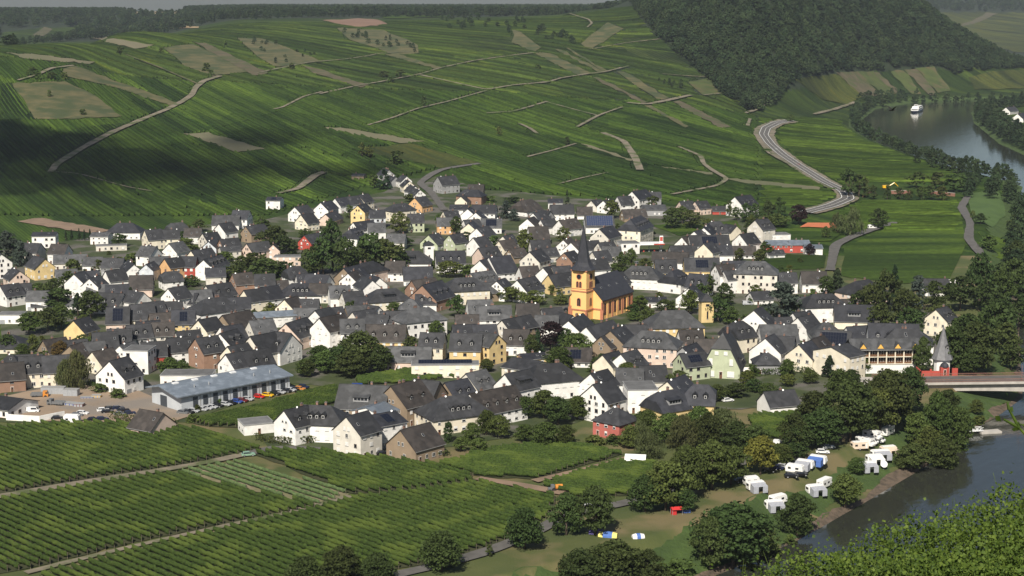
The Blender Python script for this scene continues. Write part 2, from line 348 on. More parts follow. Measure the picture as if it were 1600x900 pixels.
yq = cx_[:, 1]; xq = cx_[:, 0]; zq = cx_[:, 2]
idx[yq > 1780] = 5
idx[(yq < 640) | ((xq > 130) & (yq < 900))] = 1
idx[(sdq < 15) & (yq < 2450) & (yq > 900)] = 2
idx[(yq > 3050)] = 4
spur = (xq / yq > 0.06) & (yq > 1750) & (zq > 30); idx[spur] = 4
me.polygons.foreach_set('material_index', idx)
tag(put('terrain', me), 'valley floor and vineyard slopes rising to a wooded plateau', None, None, 'structure')
# --- river
wm = bpy.data.materials.new('river_water'); wm.use_nodes = True; t = wm.node_tree; N = t.nodes; b = N['Principled BSDF']
b.inputs['Base Color'].default_value = (.028, .03, .024, 1); b.inputs['Roughness'].default_value = 0.07; b.inputs['Specular IOR Level'].default_value = 0.55
g = N.new('ShaderNodeNewGeometry'); mp = N.new('ShaderNodeMapping'); mp.vector_type = 'TEXTURE'; mp.inputs['Scale'].default_value = (9, 3.5, 6); mp.inputs['Rotation'].default_value = (0, 0, 0.9); t.links.new(g.outputs['Position'], mp.inputs[0])
n1 = N.new('ShaderNodeTexNoise'); n1.inputs['Scale'].default_value = 1.0; n1.inputs['Detail'].default_value = 5; t.links.new(mp.outputs[0], n1.inputs['Vector'])
bp = N.new('ShaderNodeBump'); bp.inputs['Strength'].default_value = 0.35; bp.inputs['Distance'].default_value = 0.35; t.links.new(n1.outputs[0], bp.inputs['Height']); t.links.new(bp.outputs[0], b.inputs['Normal'])
me = bpy.data.meshes.new('river'); me.from_pydata([(-700, 200, -7), (1700, 200, -7), (1700, 2460, -7), (-700, 2460, -7)], [], [(0, 1, 2, 3)]); me.materials.append(wm)
# water sheet follows the river bed only
_vs, _fs = [], []
Lp = np.array(LBANK, float); Rp = np.array(RBANK[::-1], float)
def _res(P, n):
    s = np.concatenate([[0], np.cumsum(np.hypot(*np.diff(P, axis=0).T))]); u = np.linspace(0, s[-1], n)
    return np.stack([np.interp(u, s, P[:, 0]), np.interp(u, s, P[:, 1])], 1)
A_, B_ = _res(Lp, 240), _res(Rp, 240)
for p, q in zip(A_, B_):
    d = (p - q) / max(1e-6, np.hypot(*(p - q))); p2 = p + d * 6; q2 = q - d * 6; _vs += [(p2[0], p2[1], -7), (q2[0], q2[1], -7)]
_fs = [(2*i, 2*i+1, 2*i+3, 2*i+2) for i in range(239)]
bpy.data.meshes.remove(me)
tag(put('river', mesh('river', _vs, _fs, wm)), 'dark calm river curving round the village', None, None, 'structure')

# --- draped sheets 
def densify(poly, step, closed=True):
    out = []; n = len(poly)
    for i in range(n if closed else n - 1):
        a, b2 = poly[i], poly[(i+1) % n]; k = max(1, int(math.hypot(b2[0]-a[0], b2[1]-a[1]) / step))
        out += [(a[0] + (b2[0]-a[0]) * j / k, a[1] + (b2[1]-a[1]) * j / k) for j in range(k)]
    if not closed: out.append(poly[-1])
    return out
def lift(D): return 0.05 + D * 0.00022
DRYPOLY = []; TRACKQ = []
DRY = {'dry_grass', 'spur_brown', 'pale_field', 'straw', 'red_field', 'dirt', 'spur_lime', 'spur_olive', 'village_ground', 'lawn'}
def patch(name, poly, mat, layer=1, label=None, kind='structure', step=14, river=False, bump=0.0):
    if mat in DRY: DRYPOLY.append(poly)
    step = min(step, 9) if mat in DRY and step < 20 else step
    ring = densify(poly, step); n = len(ring); P = np.array(poly, float)
    gx, gy = np.meshgrid(np.arange(P[:, 0].min(), P[:, 0].max(), step), np.arange(P[:, 1].min(), P[:, 1].max(), max(2.5, step * 0.35)))
    pts = np.stack([gx.ravel(), gy.ravel()], 1); pts = pts[in_poly(pts, ring)] if len(pts) else pts
    allp = np.concatenate([np.array(ring), pts]) if len(pts) else np.array(ring)
    jit = RNG.normal(0, 1.5, (n, 2)); jit[:, 1] *= 0.4; allp[:n] += jit
    Wd = groundN(allp, river)
    vs, es, fs, *_ = delaunay_2d_cdt([Vector((p[0], p[1])) for p in Wd], [(i, (i+1) % n) for i in range(n)], [], 1, 1e-4)
    co = np.array([(v.x, v.y) for v in vs]); z = heights(co[:, 0], co[:, 1]) + lift(co[:, 1]) * layer * 1.6 + bump
    keep = [f for f in fs]
    o = put(name, mesh(name, np.column_stack([co, z]), keep, M[mat], smooth=True))
    return tag(o, label, None, None, kind)
def smooth_line(W3, step):
    s = np.concatenate([[0], np.cumsum(np.hypot(np.diff(W3[:, 0]), np.diff(W3[:, 1])))]); u = np.linspace(0, s[-1], max(2, int(s[-1] / step)))
    q = np.stack([np.interp(u, s, W3[:, 0]), np.interp(u, s, W3[:, 1])], 1)
    for _ in range(4):
        if len(q) > 4: q[1:-1] = 0.25 * q[:-2] + 0.5 * q[1:-1] + 0.25 * q[2:]
    return q
def strip_mesh(name, q, width, mat, layer, off=0.0, wob=0.0, extra=0.0):
    d = np.gradient(q, axis=0); d /= np.maximum(1e-6, np.hypot(d[:, 0], d[:, 1]))[:, None]; nrm = np.stack([-d[:, 1], d[:, 0]], 1)
    hw = width / 2 + (np.convolve(RNG.normal(0, wob * 2.2, len(q) + 8), np.ones(9) / 9, 'valid') * 1.6 if wob else 0); hw = np.broadcast_to(hw, (len(q),))
    L_, R_ = q + nrm * (off + hw)[:, None], q + nrm * (off - hw)[:, None]; C_ = q + nrm * off
    P = np.stack([L_, C_, R_], 1).reshape(-1, 2); z = heights(P[:, 0], P[:, 1]) + lift(P[:, 1]) * layer * 1.6 + extra
    k = np.arange(len(q) - 1) * 3
    Qd = np.concatenate([np.stack([k + 1, k, k + 3, k + 4], 1), np.stack([k + 2, k + 1, k + 4, k + 5], 1)])
    return npmesh(name, np.column_stack([P, z]), Qd[:, ::-1], M[mat], True)
def track(name, line, width, mat, label, layer=2, river=False, wob=0.25):
    q = smooth_line(groundN(np.array(densify(line, 10, False)), river), 5.0)
    if q[:, 1].mean() > 900: width *= .68 if width < 6 else .85
    TRACKQ.append((q, width))
    return tag(put(name, strip_mesh(name, q, width, mat, layer, wob=wob * min(1, width / 4))), label, None, None, 'structure')

# parcels of the slopes (rows in the frame)
patch('village_ground', [(0,392),(170,368),(420,342),(600,300),(640,280),(690,276),(750,296),(1000,318),(1190,336),(1262,404),(1300,436),(1500,500),(1440,604),(1160,640),(960,640),(880,668),(700,700),(600,716),(490,700),(420,702),(400,672),(520,606),(455,600),(290,660),(0,660)], 'village_ground', 0.6, 'paved lanes and gardens between the village houses', step=22)
patch('building_yard', [(0,622),(110,600),(210,608),(300,650),(262,662),(130,662),(0,655)], 'yard_dirt', 1.4, 'sandy building yard beside the long grey hall', step=20)
for nm, pl, mt, ly, lb in [
 ('fallow_slope', [(18,131),(100,128),(150,150),(190,183),(95,187),(56,187)], 'dry_grass', 1, 'dry brown fallow slope high on the left'),
 ('fallow_slope', [(100,108),(118,104),(190,131),(282,163),(268,168),(180,137),(96,119)], 'dry_grass', 1.2, 'sandy bank between two vineyard plots on the left'),
 ('stubble_field', [(140,60),(168,59),(240,72),(212,77)], 'pale_field', 1, 'pale bare plot near the left ridge'),
 ('stubble_field', [(8,83),(60,86),(150,98),(143,101),(40,92)], 'pale_field', 1, 'pale strip below the ridge at far left'),
 ('stubble_field', [(224,41),(312,42),(310,45),(240,44)], 'straw', 1, 'thin straw coloured strip on the upper left crest'),
 ('ploughed_field', [(503,33),(560,30),(590,31),(608,38),(560,43)], 'red_field', 1, 'reddish ploughed field on the plateau'),
 ('stubble_field', [(192,16),(245,17),(286,20),(283,24),(200,22)], 'straw', 1, 'golden stubble field before the far wood'),
 ('fallow_slope', [(372,60),(412,61),(470,84),(503,97),(455,104),(428,105),(400,88)], 'dry_grass', 1, 'ochre slope dotted with bushes in the middle'),
 ('fallow_slope', [(255,75),(300,70),(350,90),(402,112),(330,119),(290,105)], 'dry_grass', 1, 'patchy ochre slope above the track junction'),
 ('fallow_slope', [(300,66),(322,68),(400,106),(418,115),(398,119),(350,94)], 'spur_brown', 1.3, 'long brown strip running down the slope'),
 ('fallow_slope', [(528,44),(600,48),(650,70),(657,84),(620,86),(545,63)], 'dry_grass', 1, 'scrubby dry slope under the ploughed field'),
 ('fallow_slope', [(470,103),(500,109),(577,135),(563,138),(490,115)], 'spur_brown', 1, 'brown strip between vines mid slope'),
 ('fallow_slope', [(600,86),(618,84),(692,107),(684,110)], 'dry_grass', 1, 'narrow dry strip reaching the track crossing'),
 ('fallow_slope', [(800,48),(818,53),(844,76),(834,83),(800,66)], 'dry_grass', 1, 'ochre wedge beside the wooded knoll'),
 ('fallow_slope', [(906,69),(950,36),(974,45),(924,78)], 'dry_grass', 1, 'sandy cutting on the spur below the wood'),
 ('fallow_slope', [(835,84),(860,84),(925,116),(905,120)], 'dry_grass', 1, 'broad dry strip above the slope road'),
 ('fallow_slope', [(868,78),(874,78),(945,113),(936,114)], 'dry_grass', 1, 'first narrow dry strip above the slope road'),
 ('fallow_slope', [(884,76),(888,76),(950,112),(944,113)], 'dry_grass', 1, 'second narrow dry strip above the slope road'),
 ('fallow_slope', [(963,113),(975,112),(1045,154),(1030,157)], 'dry_grass', 1, 'dry strip ending at the bent track'),
 ('fallow_slope', [(1050,160),(1062,158),(1142,199),(1125,201)], 'spur_brown', 1, 'broad brown strip right of the bent track'),
 ('fallow_slope', [(1008,166),(1014,165),(1078,198),(1070,200)], 'dry_grass', 1, 'yellowish strip below the bent track'),
 ('fallow_slope', [(926,122),(933,121),(1012,161),(1003,163)], 'spur_brown', 1, 'thin brown strip below the slope road'),
 ('pale_plot', [(500,200),(530,200),(662,221),(625,225)], 'pale_field', 1, 'pale replanted strip in the middle of the slope'),
 ('pale_plot', [(288,210),(326,208),(416,234),(370,238)], 'pale_field', 1, 'light brown plot at the edge of the cloud shadow'),
 ('pale_plot', [(906,226),(914,226),(990,250),(984,253)], 'pale_field', 1, 'greyish young strip left of the curved track'),
 ('pale_plot', [(1004,258),(1010,258),(1116,271),(1112,274)], 'pale_field', 1, 'thin pale strip right of the curved track'),
 ('pale_plot', [(1139,280),(1150,280),(1282,293),(1280,299),(1150,287)], 'pale_field', 1, 'pale newly planted strip by the main road'),
 ('scrub_patch', [(560,234),(640,225),(748,254),(690,263),(600,246)], 'spur_olive', 1, 'rough grassy patch above the village'),
 ('bare_plot', [(25,346),(65,342),(178,361),(142,366),(60,352)], 'dirt', 1.2, 'bare brown plot at the left village edge'),
 ('vine_plot', [(340,125),(500,150),(440,172),(300,210),(230,190),(290,160)], 'vine_bright', 0.8, 'bright green vineyard plot below the upper left track'),
 ('vine_plot', [(505,150),(655,170),(575,200),(440,172)], 'vine_bright', 0.8, 'bright green vineyard plot left of the lone tree'),
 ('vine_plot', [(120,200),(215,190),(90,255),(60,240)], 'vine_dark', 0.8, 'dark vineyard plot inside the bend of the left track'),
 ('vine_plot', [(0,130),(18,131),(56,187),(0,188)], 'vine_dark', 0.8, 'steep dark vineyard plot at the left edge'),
 ('vine_plot', [(720,64),(800,58),(800,86),(700,104),(660,92)], 'vine_sparse', 0.8, 'grey green terraced plot left of the slope road'),
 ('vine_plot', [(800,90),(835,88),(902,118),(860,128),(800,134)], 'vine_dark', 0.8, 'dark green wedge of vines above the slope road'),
 ('vine_plot', [(975,60),(1040,62),(1062,90),(1100,108),(1110,121),(1030,118),(985,104)], 'vine_sparse', 0.8, 'terraced vines with grey walls below the wood'),
 ('vine_plot', [(1075,128),(1110,122),(1140,145),(1095,150)], 'spur_lime', 0.8, 'lime green plot at the edge of the wood'),
 ('vine_plot', [(1108,150),(1130,147),(1160,172),(1145,178)], 'vine_sparse', 0.9, 'striped terrace plot at the foot of the wood'),
 ('vine_plot', [(640,330),(700,200),(850,210),(960,240),(990,268),(880,290),(760,285)], 'vine_slope', 0.6, 'wide vineyard behind the upper village houses'),
 ('vine_plot', [(1010,205),(1180,200),(1190,240),(1280,290),(1140,278),(1100,250),(1060,230)], 'vine_bright', 0.7, 'bright vineyard between curved track and main road'),
 ('vine_plot', [(1215,205),(1232,192),(1310,190),(1335,225),(1420,268),(1400,290),(1330,272),(1250,245)], 'vine_flat', 0.8, 'flat vineyard between main road and river trees'),
 ('vine_plot', [(1314,432),(1318,386),(1400,352),(1345,330),(1348,312),(1500,316),(1502,340),(1508,385),(1480,440),(1400,444)], 'vine_flat', 0.9, 'large flat vineyard right of the village'),
 ('vine_plot', [(1530,362),(1600,362),(1600,398),(1550,392)], 'vine_flat', 0.9, 'vineyard right of the riverside track'),
 ('meadow_plot', [(1506,302),(1562,300),(1572,330),(1548,352),(1522,346)], 'lawn', 0.9, 'bright mown meadow beside the riverside track'),
 ('vine_plot', [(1190,398),(1292,400),(1288,420),(1200,424)], 'vine_flat', 1.3, 'small vineyard in front of the red hall'),
 ('vine_plot', [(1210,360),(1330,352),(1300,378),(1220,376)], 'vine_flat', 1.3, 'small vineyard behind the red hall'),
 ('vine_plot', [(1012,352),(1100,352),(1150,345),(1160,360),(1060,368)], 'vine_flat', 1.3, 'vineyard plot right of the big cream house'),
 ('spur_plot', [(1242,125),(1307,115),(1350,152),(1320,165),(1282,155)], 'spur_olive', 1, 'olive terraces at the left foot of the wooded spur'),
 ('spur_plot', [(1307,115),(1335,113),(1380,150),(1350,152)], 'spur_brown', 1.1, 'ochre strip on the spur above the river'),
 ('spur_plot', [(1335,113),(1362,112),(1403,147),(1380,150)], 'spur_lime', 1.1, 'lime strip on the spur above the river'),
 ('spur_plot', [(1364,113),(1372,114),(1406,146),(1400,147)], 'spur_brown', 1.3, 'thin brown strip on the spur above the river'),
 ('spur_plot', [(1374,114),(1390,113),(1425,147),(1407,148)], 'vine_dark', 1.1, 'dark green strip on the spur above the river'),
 ('spur_plot', [(1390,113),(1412,110),(1440,148),(1425,148)], 'spur_lime', 1.1, 'yellow olive strip on the spur above the river'),
 ('spur_plot', [(1414,110),(1434,108),(1464,148),(1452,150)], 'spur_brown', 1.1, 'grey brown strip on the spur above the river'),
 ('spur_plot', [(1434,108),(1456,106),(1486,142),(1465,147)], 'spur_lime', 1.1, 'bright lime strip right end of the spur terraces'),
 ('spur_plot', [(1512,122),(1555,111),(1600,110),(1640,112),(1640,136),(1555,140),(1525,140)], 'spur_olive', 1, 'olive vineyard terraces at the right frame edge'),
 ('far_plot', [(1415,21),(1545,20),(1640,22),(1640,80),(1585,82),(1520,60)], 'spur_olive', 1, 'far vineyard slope behind the wooded spur'),
 ('far_plot', [(1500,42),(1545,20),(1560,22),(1512,42)], 'spur_brown', 1.3, 'brown strip on the far slope'),
 ('far_plot', [(0,52),(70,44),(130,44),(105,58),(40,66),(0,68)], 'vine_upper', 1, 'small far field in the left side valley'),
 ('far_plot', [(50,55),(70,44),(84,46),(62,60)], 'spur_brown', 1.3, 'brown strip in the left side valley'),
 ('plateau_field', [(590,24),(680,22),(700,27),(600,29)], 'vine_bright', 1, 'pale green field on the plateau'),
 ('plateau_field', [(800,20),(950,12),(985,10),(960,20),(880,24)], 'vine_upper', 1, 'green field on the plateau beside the wood'),
]: patch(nm, pl, mt, ly, lb)
for nm, ln, w, mt, lb, ly in [
 ('farm_track', [(80,270),(88,258),(130,232),(175,208),(222,188),(262,172),(285,160),(300,150),(306,138),(318,128),(344,120)], 7.5, 'pale_track', 'pale concrete track climbing the left slope', 2),
 ('farm_track', [(80,270),(120,272),(200,294),(236,300)], 2.2, 'pale_track', 'faint track continuing right at the foot of the left slope', 2),
 ('farm_track', [(195,86),(250,107),(310,133)], 5, 'dry_grass', 'dry grassy track down to the junction', 2),
 ('farm_track', [(28,127),(60,118),(80,108),(115,104)], 5, 'pale_track', 'sandy track above the fallow slope', 2.2),
 ('farm_track', [(402,116),(427,110),(482,99),(540,94),(575,89),(592,85),(640,82)], 4.5, 'pale_track', 'upper cross track below the ochre slope', 2),
 ('farm_track', [(500,148),(555,136),(607,127),(637,121),(657,117),(690,107),(700,105),(742,96),(800,88),(834,84)], 5, 'pale_track', 'long cross track over the middle of the slope', 2),
 ('farm_track', [(657,119),(760,142),(800,135),(857,130),(875,124),(920,117),(942,115),(982,105)], 5.5, 'pale_track', 'slope road bending under the terraces', 2.4),
 ('farm_track', [(428,172),(440,170),(475,152),(503,145)], 4.5, 'pale_track', 'short pale track in the middle left vineyards', 2),
 ('farm_track', [(575,197),(612,186),(650,172),(656,170),(700,160),(760,143)], 4, 'pale_track', 'track passing the lone round tree', 2),
 ('farm_track', [(855,160),(825,169),(800,176),(760,178)], 4, 'pale_track', 'left arm of the forked track', 2),
 ('farm_track', [(855,161),(895,172),(935,182)], 4, 'pale_track', 'middle arm of the forked track', 2),
 ('farm_track', [(902,200),(935,182),(972,169)], 5, 'pale_track', 'right arm of the forked track', 2.3),
 ('farm_track', [(810,194),(827,201),(839,210)], 5, 'pale_track', 'short isolated track in the vines', 2),
 ('farm_track', [(822,247),(862,237),(900,226)], 4, 'pale_track', 'track beside the round bush', 2),
 ('farm_track', [(942,209),(975,222),(992,247),(1000,267)], 6.5, 'pale_track', 'curved pale track behind the upper houses', 2),
 ('farm_track', [(1061,231),(1095,245),(1099,257),(1112,267),(1137,281),(1120,292),(1050,305)], 5, 'pale_track', 'winding track with a sharp turn', 2),
 ('farm_track', [(872,289),(912,279),(950,271)], 3.2, 'pale_track', 'faint track just above the village', 2),
 ('farm_track', [(1080,150),(1045,158),(1010,165),(980,162)], 7, 'pale_track', 'bent grey track end below the terraces', 2.2),
 ('farm_track', [(925,78),(980,68),(1045,61)], 3.5, 'pale_track', 'terrace path along the wall below the wood', 2),
 ('farm_track', [(1035,117),(1070,120),(1108,122)], 3.5, 'pale_track', 'terrace path at the corner of the wood', 2),
 ('farm_track', [(1100,150),(1142,146)], 3.5, 'pale_track', 'lowest terrace path', 2),
 ('farm_track', [(890,23),(920,32),(925,38),(918,44)], 4, 'pale_track', 'hooked pale track on the plateau edge', 2),
 ('farm_track', [(435,303),(465,297),(494,274),(508,270)], 7, 'pale_track', 'pale ramp track left of the upper houses', 2),
 ('farm_track', [(1180,212),(1200,240),(1265,276),(1314,304)], 5, 'pale_track', 'farm track beside the main road', 2),
 ('farm_track', [(1272,180),(1305,172),(1336,161)], 6, 'pale_track', 'road under the spur by the river trees', 2),
 ('farm_track', [(1165,178),(1185,172),(1198,158),(1200,150)], 5, 'pale_track', 'track climbing at the corner of the wood', 2),
 ('farm_track', [(1168,198),(1172,187)], 5, 'pale_track', 'short stub track by the main road bend', 2),
 ('farm_track', [(1297,424),(1305,384),(1330,372),(1360,361),(1400,349)], 7, 'asphalt', 'grey lane between the flat vineyards', 2),
 ('farm_track', [(1512,308),(1502,325),(1516,350),(1513,375),(1530,395),(1562,424),(1575,440)], 6, 'asphalt', 'riverside lane at the right', 2),
 ('village_street', [(694,330),(672,300),(655,288),(672,275),(690,266),(708,263),(750,257)], 7, 'asphalt', 'steep street leaving the upper village', 2),
 ('farm_track', [(-10,779),(120,757),(250,737),(345,721),(392,709)], 3.6, 'pale_track', 'vineyard path between the two lower left plots', 2),
 ('lane', [(392,709),(420,703),(450,701),(500,704)], 4.5, 'asphalt', 'lane in front of the white house with the hedge', 2),
 ('farm_track', [(40,897),(180,862),(330,828),(450,803),(548,777)], 2.6, 'pale_track', 'narrow earth path through the front vineyard', 2),
 ('farm_track', [(746,749),(800,757),(880,772)], 4, 'dirt', 'reddish earth track at the vineyard corner', 2),
 ('farm_track', [(835,754),(905,738),(990,716)], 3.5, 'dirt', 'reddish earth track between the right vineyards', 2.3),
]: track(nm, ln, w, mt, lb, ly)
track('campsite_lane', [(560,915),(620,898),(690,886),(760,864),(830,838),(880,806),(960,792),(1030,775),(1110,752),(1180,714),(1230,692),(1330,652),(1405,640)], 3.8, 'asphalt', 'asphalt lane leading to the campsite', 2, True)
# main road with kerb lines
road = [(1258,334),(1300,323),(1326,312),(1320,301),(1287,285),(1247,260),(1222,243),(1203,226),(1193,212),(1197,202),(1213,194),(1235,190)]
q = smooth_line(groundN(np.array(densify(road, 8, False))), 5.0)
tag(put('road_verge', strip_mesh('road_verge', q, 17, 'pale_track', 2.0, 0, .8)), 'pale gravel verge along the main road', None, None, 'structure')
rd = tag(put('main_road', strip_mesh('main_road', q, 10.5, 'asphalt', 2.4)), 'main road curving away beside the vineyards', None, None, 'structure')
material('road_paint', (.75,.74,.7), (.6,.6,.57), 1, 0.7)
for off in (-4.2, 4.2): put('edge_line', strip_mesh('edge_line', q, 0.45, 'road_paint', 2.4, off, extra=0.03), rd)
put('centre_line', strip_mesh('centre_line', q, 0.3, 'road_paint', 2.4, 0.0, extra=0.03), rd)

_lb = np.array([p for p in LBANK if -200 < p[0] and p[1] < 1100], float)
_lq = smooth_line(np.column_stack([_lb, np.zeros(len(_lb))]), 2.0)
tag(put('bank_grass', strip_mesh('bank_grass', _lq, 13, 'bank_grass', 0.5, 9.5, 1.6)), 'green grassy river bank below the campsite', None, None, 'structure')
tag(put('stony_shore', strip_mesh('stony_shore', _lq, 3.4, 'stony_shore', 0.8, 0.8, 0.7)), 'stony brown shore along the river', None, None, 'structure')

TRACKQ.append((q, 17.0))
# rows of vines on the slopes, one mass per flank
from mathutils.kdtree import KDTree
_n = sum(len(a) for a, b in TRACKQ); KD = KDTree(_n); _w = []
for a, b in TRACKQ:
    for p in a: KD.insert((p[0], p[1], 0), len(_w)); _w.append(b)
KD.balance()
def slope_rows(name, label, dirv, x0, x1, y0, y1, spacing, ok, mat, seg=7.0, hgt=1.7, wid=1.5):
    d = np.array(dirv, float); d /= np.hypot(*d); nn = np.array([-d[1], d[0]])
    cor = np.array([(x0, y0), (x1, y0), (x1, y1), (x0, y1)], float); a0, a1 = (cor @ d).min(), (cor @ d).max(); b0, b1 = (cor @ nn).min(), (cor @ nn).max()
    na = int((a1 - a0) / seg); bs = np.arange(b0, b1, spacing); al = a0 + np.arange(na) * seg
    B, A = np.meshgrid(bs, al, indexing='ij'); B = B + RNG.normal(0, .12, B.shape)
    X = A * d[0] + B * nn[0]; Y = A * d[1] + B * nn[1]; Z = heights(X.ravel(), Y.ravel()).reshape(X.shape)
    pz = Z - CAMZ; dd = Y * cp - pz * sp; PX = 800 + FPX * X / dd; PY = 450 - FPX * (Y * sp + pz * cp) / dd
    keep = (X > x0) & (X < x1) & (Y > y0) & (Y < y1) & ok(PX, PY, X, Y, Z) & (river_sd(X.ravel(), Y.ravel()).reshape(X.shape) > 22)
    PP = np.stack([PX.ravel(), PY.ravel()], 1)
    for pl in DRYPOLY: keep &= ~in_poly(PP, pl).reshape(X.shape)
    for i, j in zip(*np.nonzero(keep)):
        _, k, ds = KD.find((X[i, j], Y[i, j], 0))
        if ds < _w[k] / 2 + 1.3: keep[i, j] = False
    # plots: groups of rows with their own height, some rows missing
    plot = (B // 34).astype(int) * 131 + ((A + 70 * np.sin(B * .021)) // 190).astype(int) * 17; ph = np.random.default_rng(5).random(5003)[plot % 5003]
    Hh = hgt * (.45 + .75 * ph) * (1 + RNG.normal(0, .14, X.shape)); keep &= RNG.random(X.shape) > .015
    off = nn[None, None, :] * wid / 2
    base = np.stack([X, Y], -1); z = Z + .2
    Vt = np.empty(X.shape + (3, 3)); Vt[..., 0, :2] = base - off; Vt[..., 0, 2] = z; Vt[..., 1, :2] = base; Vt[..., 1, 2] = z + Hh; Vt[..., 2, :2] = base + off; Vt[..., 2, 2] = z
    idx = np.arange(X.size).reshape(X.shape) * 3; k = keep[:, :-1] & keep[:, 1:]; a = idx[:, :-1][k]; b = idx[:, 1:][k]
    F = np.concatenate([np.stack([a, b, b + 1, a + 1], 1), np.stack([a + 1, b + 1, b + 2, a + 2], 1)])
    used = np.unique(F); rm = np.full(X.size * 3, -1); rm[used] = np.arange(len(used))
    return tag(put(name, npmesh(name, Vt.reshape(-1, 3)[used], rm[F], M[mat])), label, None, None, 'stuff')
_vil = lambda PX, PY: PY < np.interp(PX, [0, 170, 420, 600, 690, 770, 1000, 1190, 1262], [390, 362, 338, 284, 264, 300, 312, 326, 332])
_spur = lambda PX, PY: (PX > np.interp(PY, [2, 30, 60, 88, 108, 125, 148, 168, 190], [985, 1005, 1030, 1062, 1085, 1105, 1130, 1160, 1190])) & (PY < 190)
slope_rows('slope_vines', 'vine rows combing the wide slope behind the village', (0.43, -0.9), -620, 330, 1060, 1800, 3.6, lambda PX, PY, X, Y, Z: _vil(PX, PY) & ~_spur(PX, PY) & (PX > -60) & (PX < 1185), 'vine_slope')
slope_rows('slope_vines', 'vine rows on the upper slope below the plateau', (0.66, -0.75), -820, 330, 1800, 2650, 4.6, lambda PX, PY, X, Y, Z: ~_spur(PX, PY) & (PX > -60) & (PX < 1185), 'vine_upper')
slope_rows('slope_vines', 'vine rows on the flat land beside the main road', (1.0, 0.05), 150, 420, 1000, 1900, 3.2, lambda PX, PY, X, Y, Z: (PX > 1185) & (PX < 1505) & (PY < 436) & (PY > 185) & ~((PX < 1310) & (PY > 322)) & ~((PX > 1340) & (PY > 285) & (PY < 316)), 'vine_flat')
# ------------------------------------------------------------------ vineyards with real rows
material('vine_leaf', (.050,.080,.014), (.022,.038,.008), 1.6, 0.8, coord='World', detail=6, bump=1.0, bscale=2.6, dist=0.5, spec=0.15, c2=(.066,.094,.017), s2=0.10)
material('vine_leaf_young', (.105,.15,.055), (.05,.08,.03), 1.2, 0.8, coord='World', detail=5, bump=0.8, bscale=2.5, dist=0.4, spec=0.2)
material('vine_soil', (.05,.05,.022), (.022,.03,.010), 0.25, 0.95, coord='World')
material('vine_soil_pale', (.22,.18,.12), (.12,.12,.055), 0.2, 0.95, coord='World')
material('post_wood', (.2,.17,.13), (.14,.115,.085), 3, 0.9)
def row_mesh(a, b, width, height, mat, seg):
    L = np.hypot(*(b - a)); n = max(2, int(L / seg)); d = (b - a) / L; nr_ = np.array([-d[1], d[0]])
    t = np.linspace(0, 1, n + 1); P = a + t[:, None] * (b - a)
    z0 = heights(P[:, 0], P[:, 1])
    prof = np.array([(-.2, .72), (-.46, .95), (-.46, 1.4), (-.24, 1.88), (.0, 2.0), (.24, 1.88), (.46, 1.4), (.46, .95), (.2, .72), (-.2, .72)]) * np.array([width, height / 2.0])
    k = len(prof)
    w = 1 + RNG.normal(0, .13, (n + 1, k)); lat = RNG.normal(0, .07, n + 1)
    hz = RNG.normal(0, .06, (n + 1, k)) + RNG.normal(0, .07, (n + 1, 1)) + (RNG.random((n + 1, 1)) < .06) * -0.35
    off = prof[None, :, 0] * w + lat[:, None]; zz = z0[:, None] + prof[None, :, 1] + hz * (prof[None, :, 1] > 0.5)
    taper = np.minimum(1, np.minimum(np.arange(n + 1), np.arange(n + 1)[::-1]) / 1.2 + .45); off *= taper[:, None]
    jit = RNG.normal(0, seg * .22, (n + 1, k))
    V = np.empty((n + 1, k, 3)); V[..., 0] = P[:, None, 0] + nr_[0] * off + d[0] * jit; V[..., 1] = P[:, None, 1] + nr_[1] * off + d[1] * jit; V[..., 2] = zz
    i = (np.arange(n)[:, None] * k + np.arange(k - 1)[None, :]).ravel()
    return npmesh('vine_row', V.reshape(-1, 3), np.stack([i, i + 1, i + 1 + k, i + k], 1)[:, ::-1], M[mat])
VROWS = [0]
def vineyard(poly, dirv, label, spacing=2.6, width=1.0, height=2.0, mat='vine_leaf', seg=0.75, soil='vine_soil', soilpatch=True, posts=True):
    W3 = groundN(np.array(densify(poly, 12)), True); ring = [(p[0], p[1]) for p in W3]
    c = W3.mean(0); root = empty('vineyard', (c[0], c[1], c[2]), 0, label, 'vineyard')
    root.location = (0, 0, 0)
    if soilpatch: patch('vineyard_soil', poly, soil, 1.0, 'bare earth and weeds under: ' + label[:40], river=True)
    d = np.array(dirv, float); d /= np.hypot(*d); nn = np.array([-d[1], d[0]]); R2 = np.array(ring)
    s = R2 @ nn; rows = []
    for v in np.arange(s.min() + spacing * .5, s.max(), spacing):
        ts = []
        for i in range(len(R2)):
            p, q_ = R2[i], R2[(i+1) % len(R2)]; sa, sb = p @ nn - v, q_ @ nn - v
            if (sa > 0) != (sb > 0): ts.append((p + (q_ - p) * sa / (sa - sb)) @ d)
        ts.sort()
        for a, b in zip(ts[::2], ts[1::2]):
            if b - a > 3: rows.append((d * (a + RNG.normal(0, .4)) + nn * v, d * (b + RNG.normal(0, .4)) + nn * v))
    for a, b in rows:
        put('vine_row', row_mesh(a, b, width, height, mat, seg), root); VROWS[0] += 1
    if posts:
        mb = MB()
        for a, b in rows:
            for e in (a, b):
                z = H(e[0], e[1]); mb.box(e[0]-.04, e[0]+.04, e[1]-.04, e[1]+.04, z, z + 1.9)
        put('end_post', mb.me('end_post', M['post_wood']), root)['kind'] = 'stuff'
    return root
RD = (0.71, -0.70)
vineyard([(-12,672),(60,664),(190,662),(215,668),(300,672),(412,704),(385,709),(250,733),(120,752),(-12,774)], RD, 'vineyard plot below the building yard, left of the hedged white house')
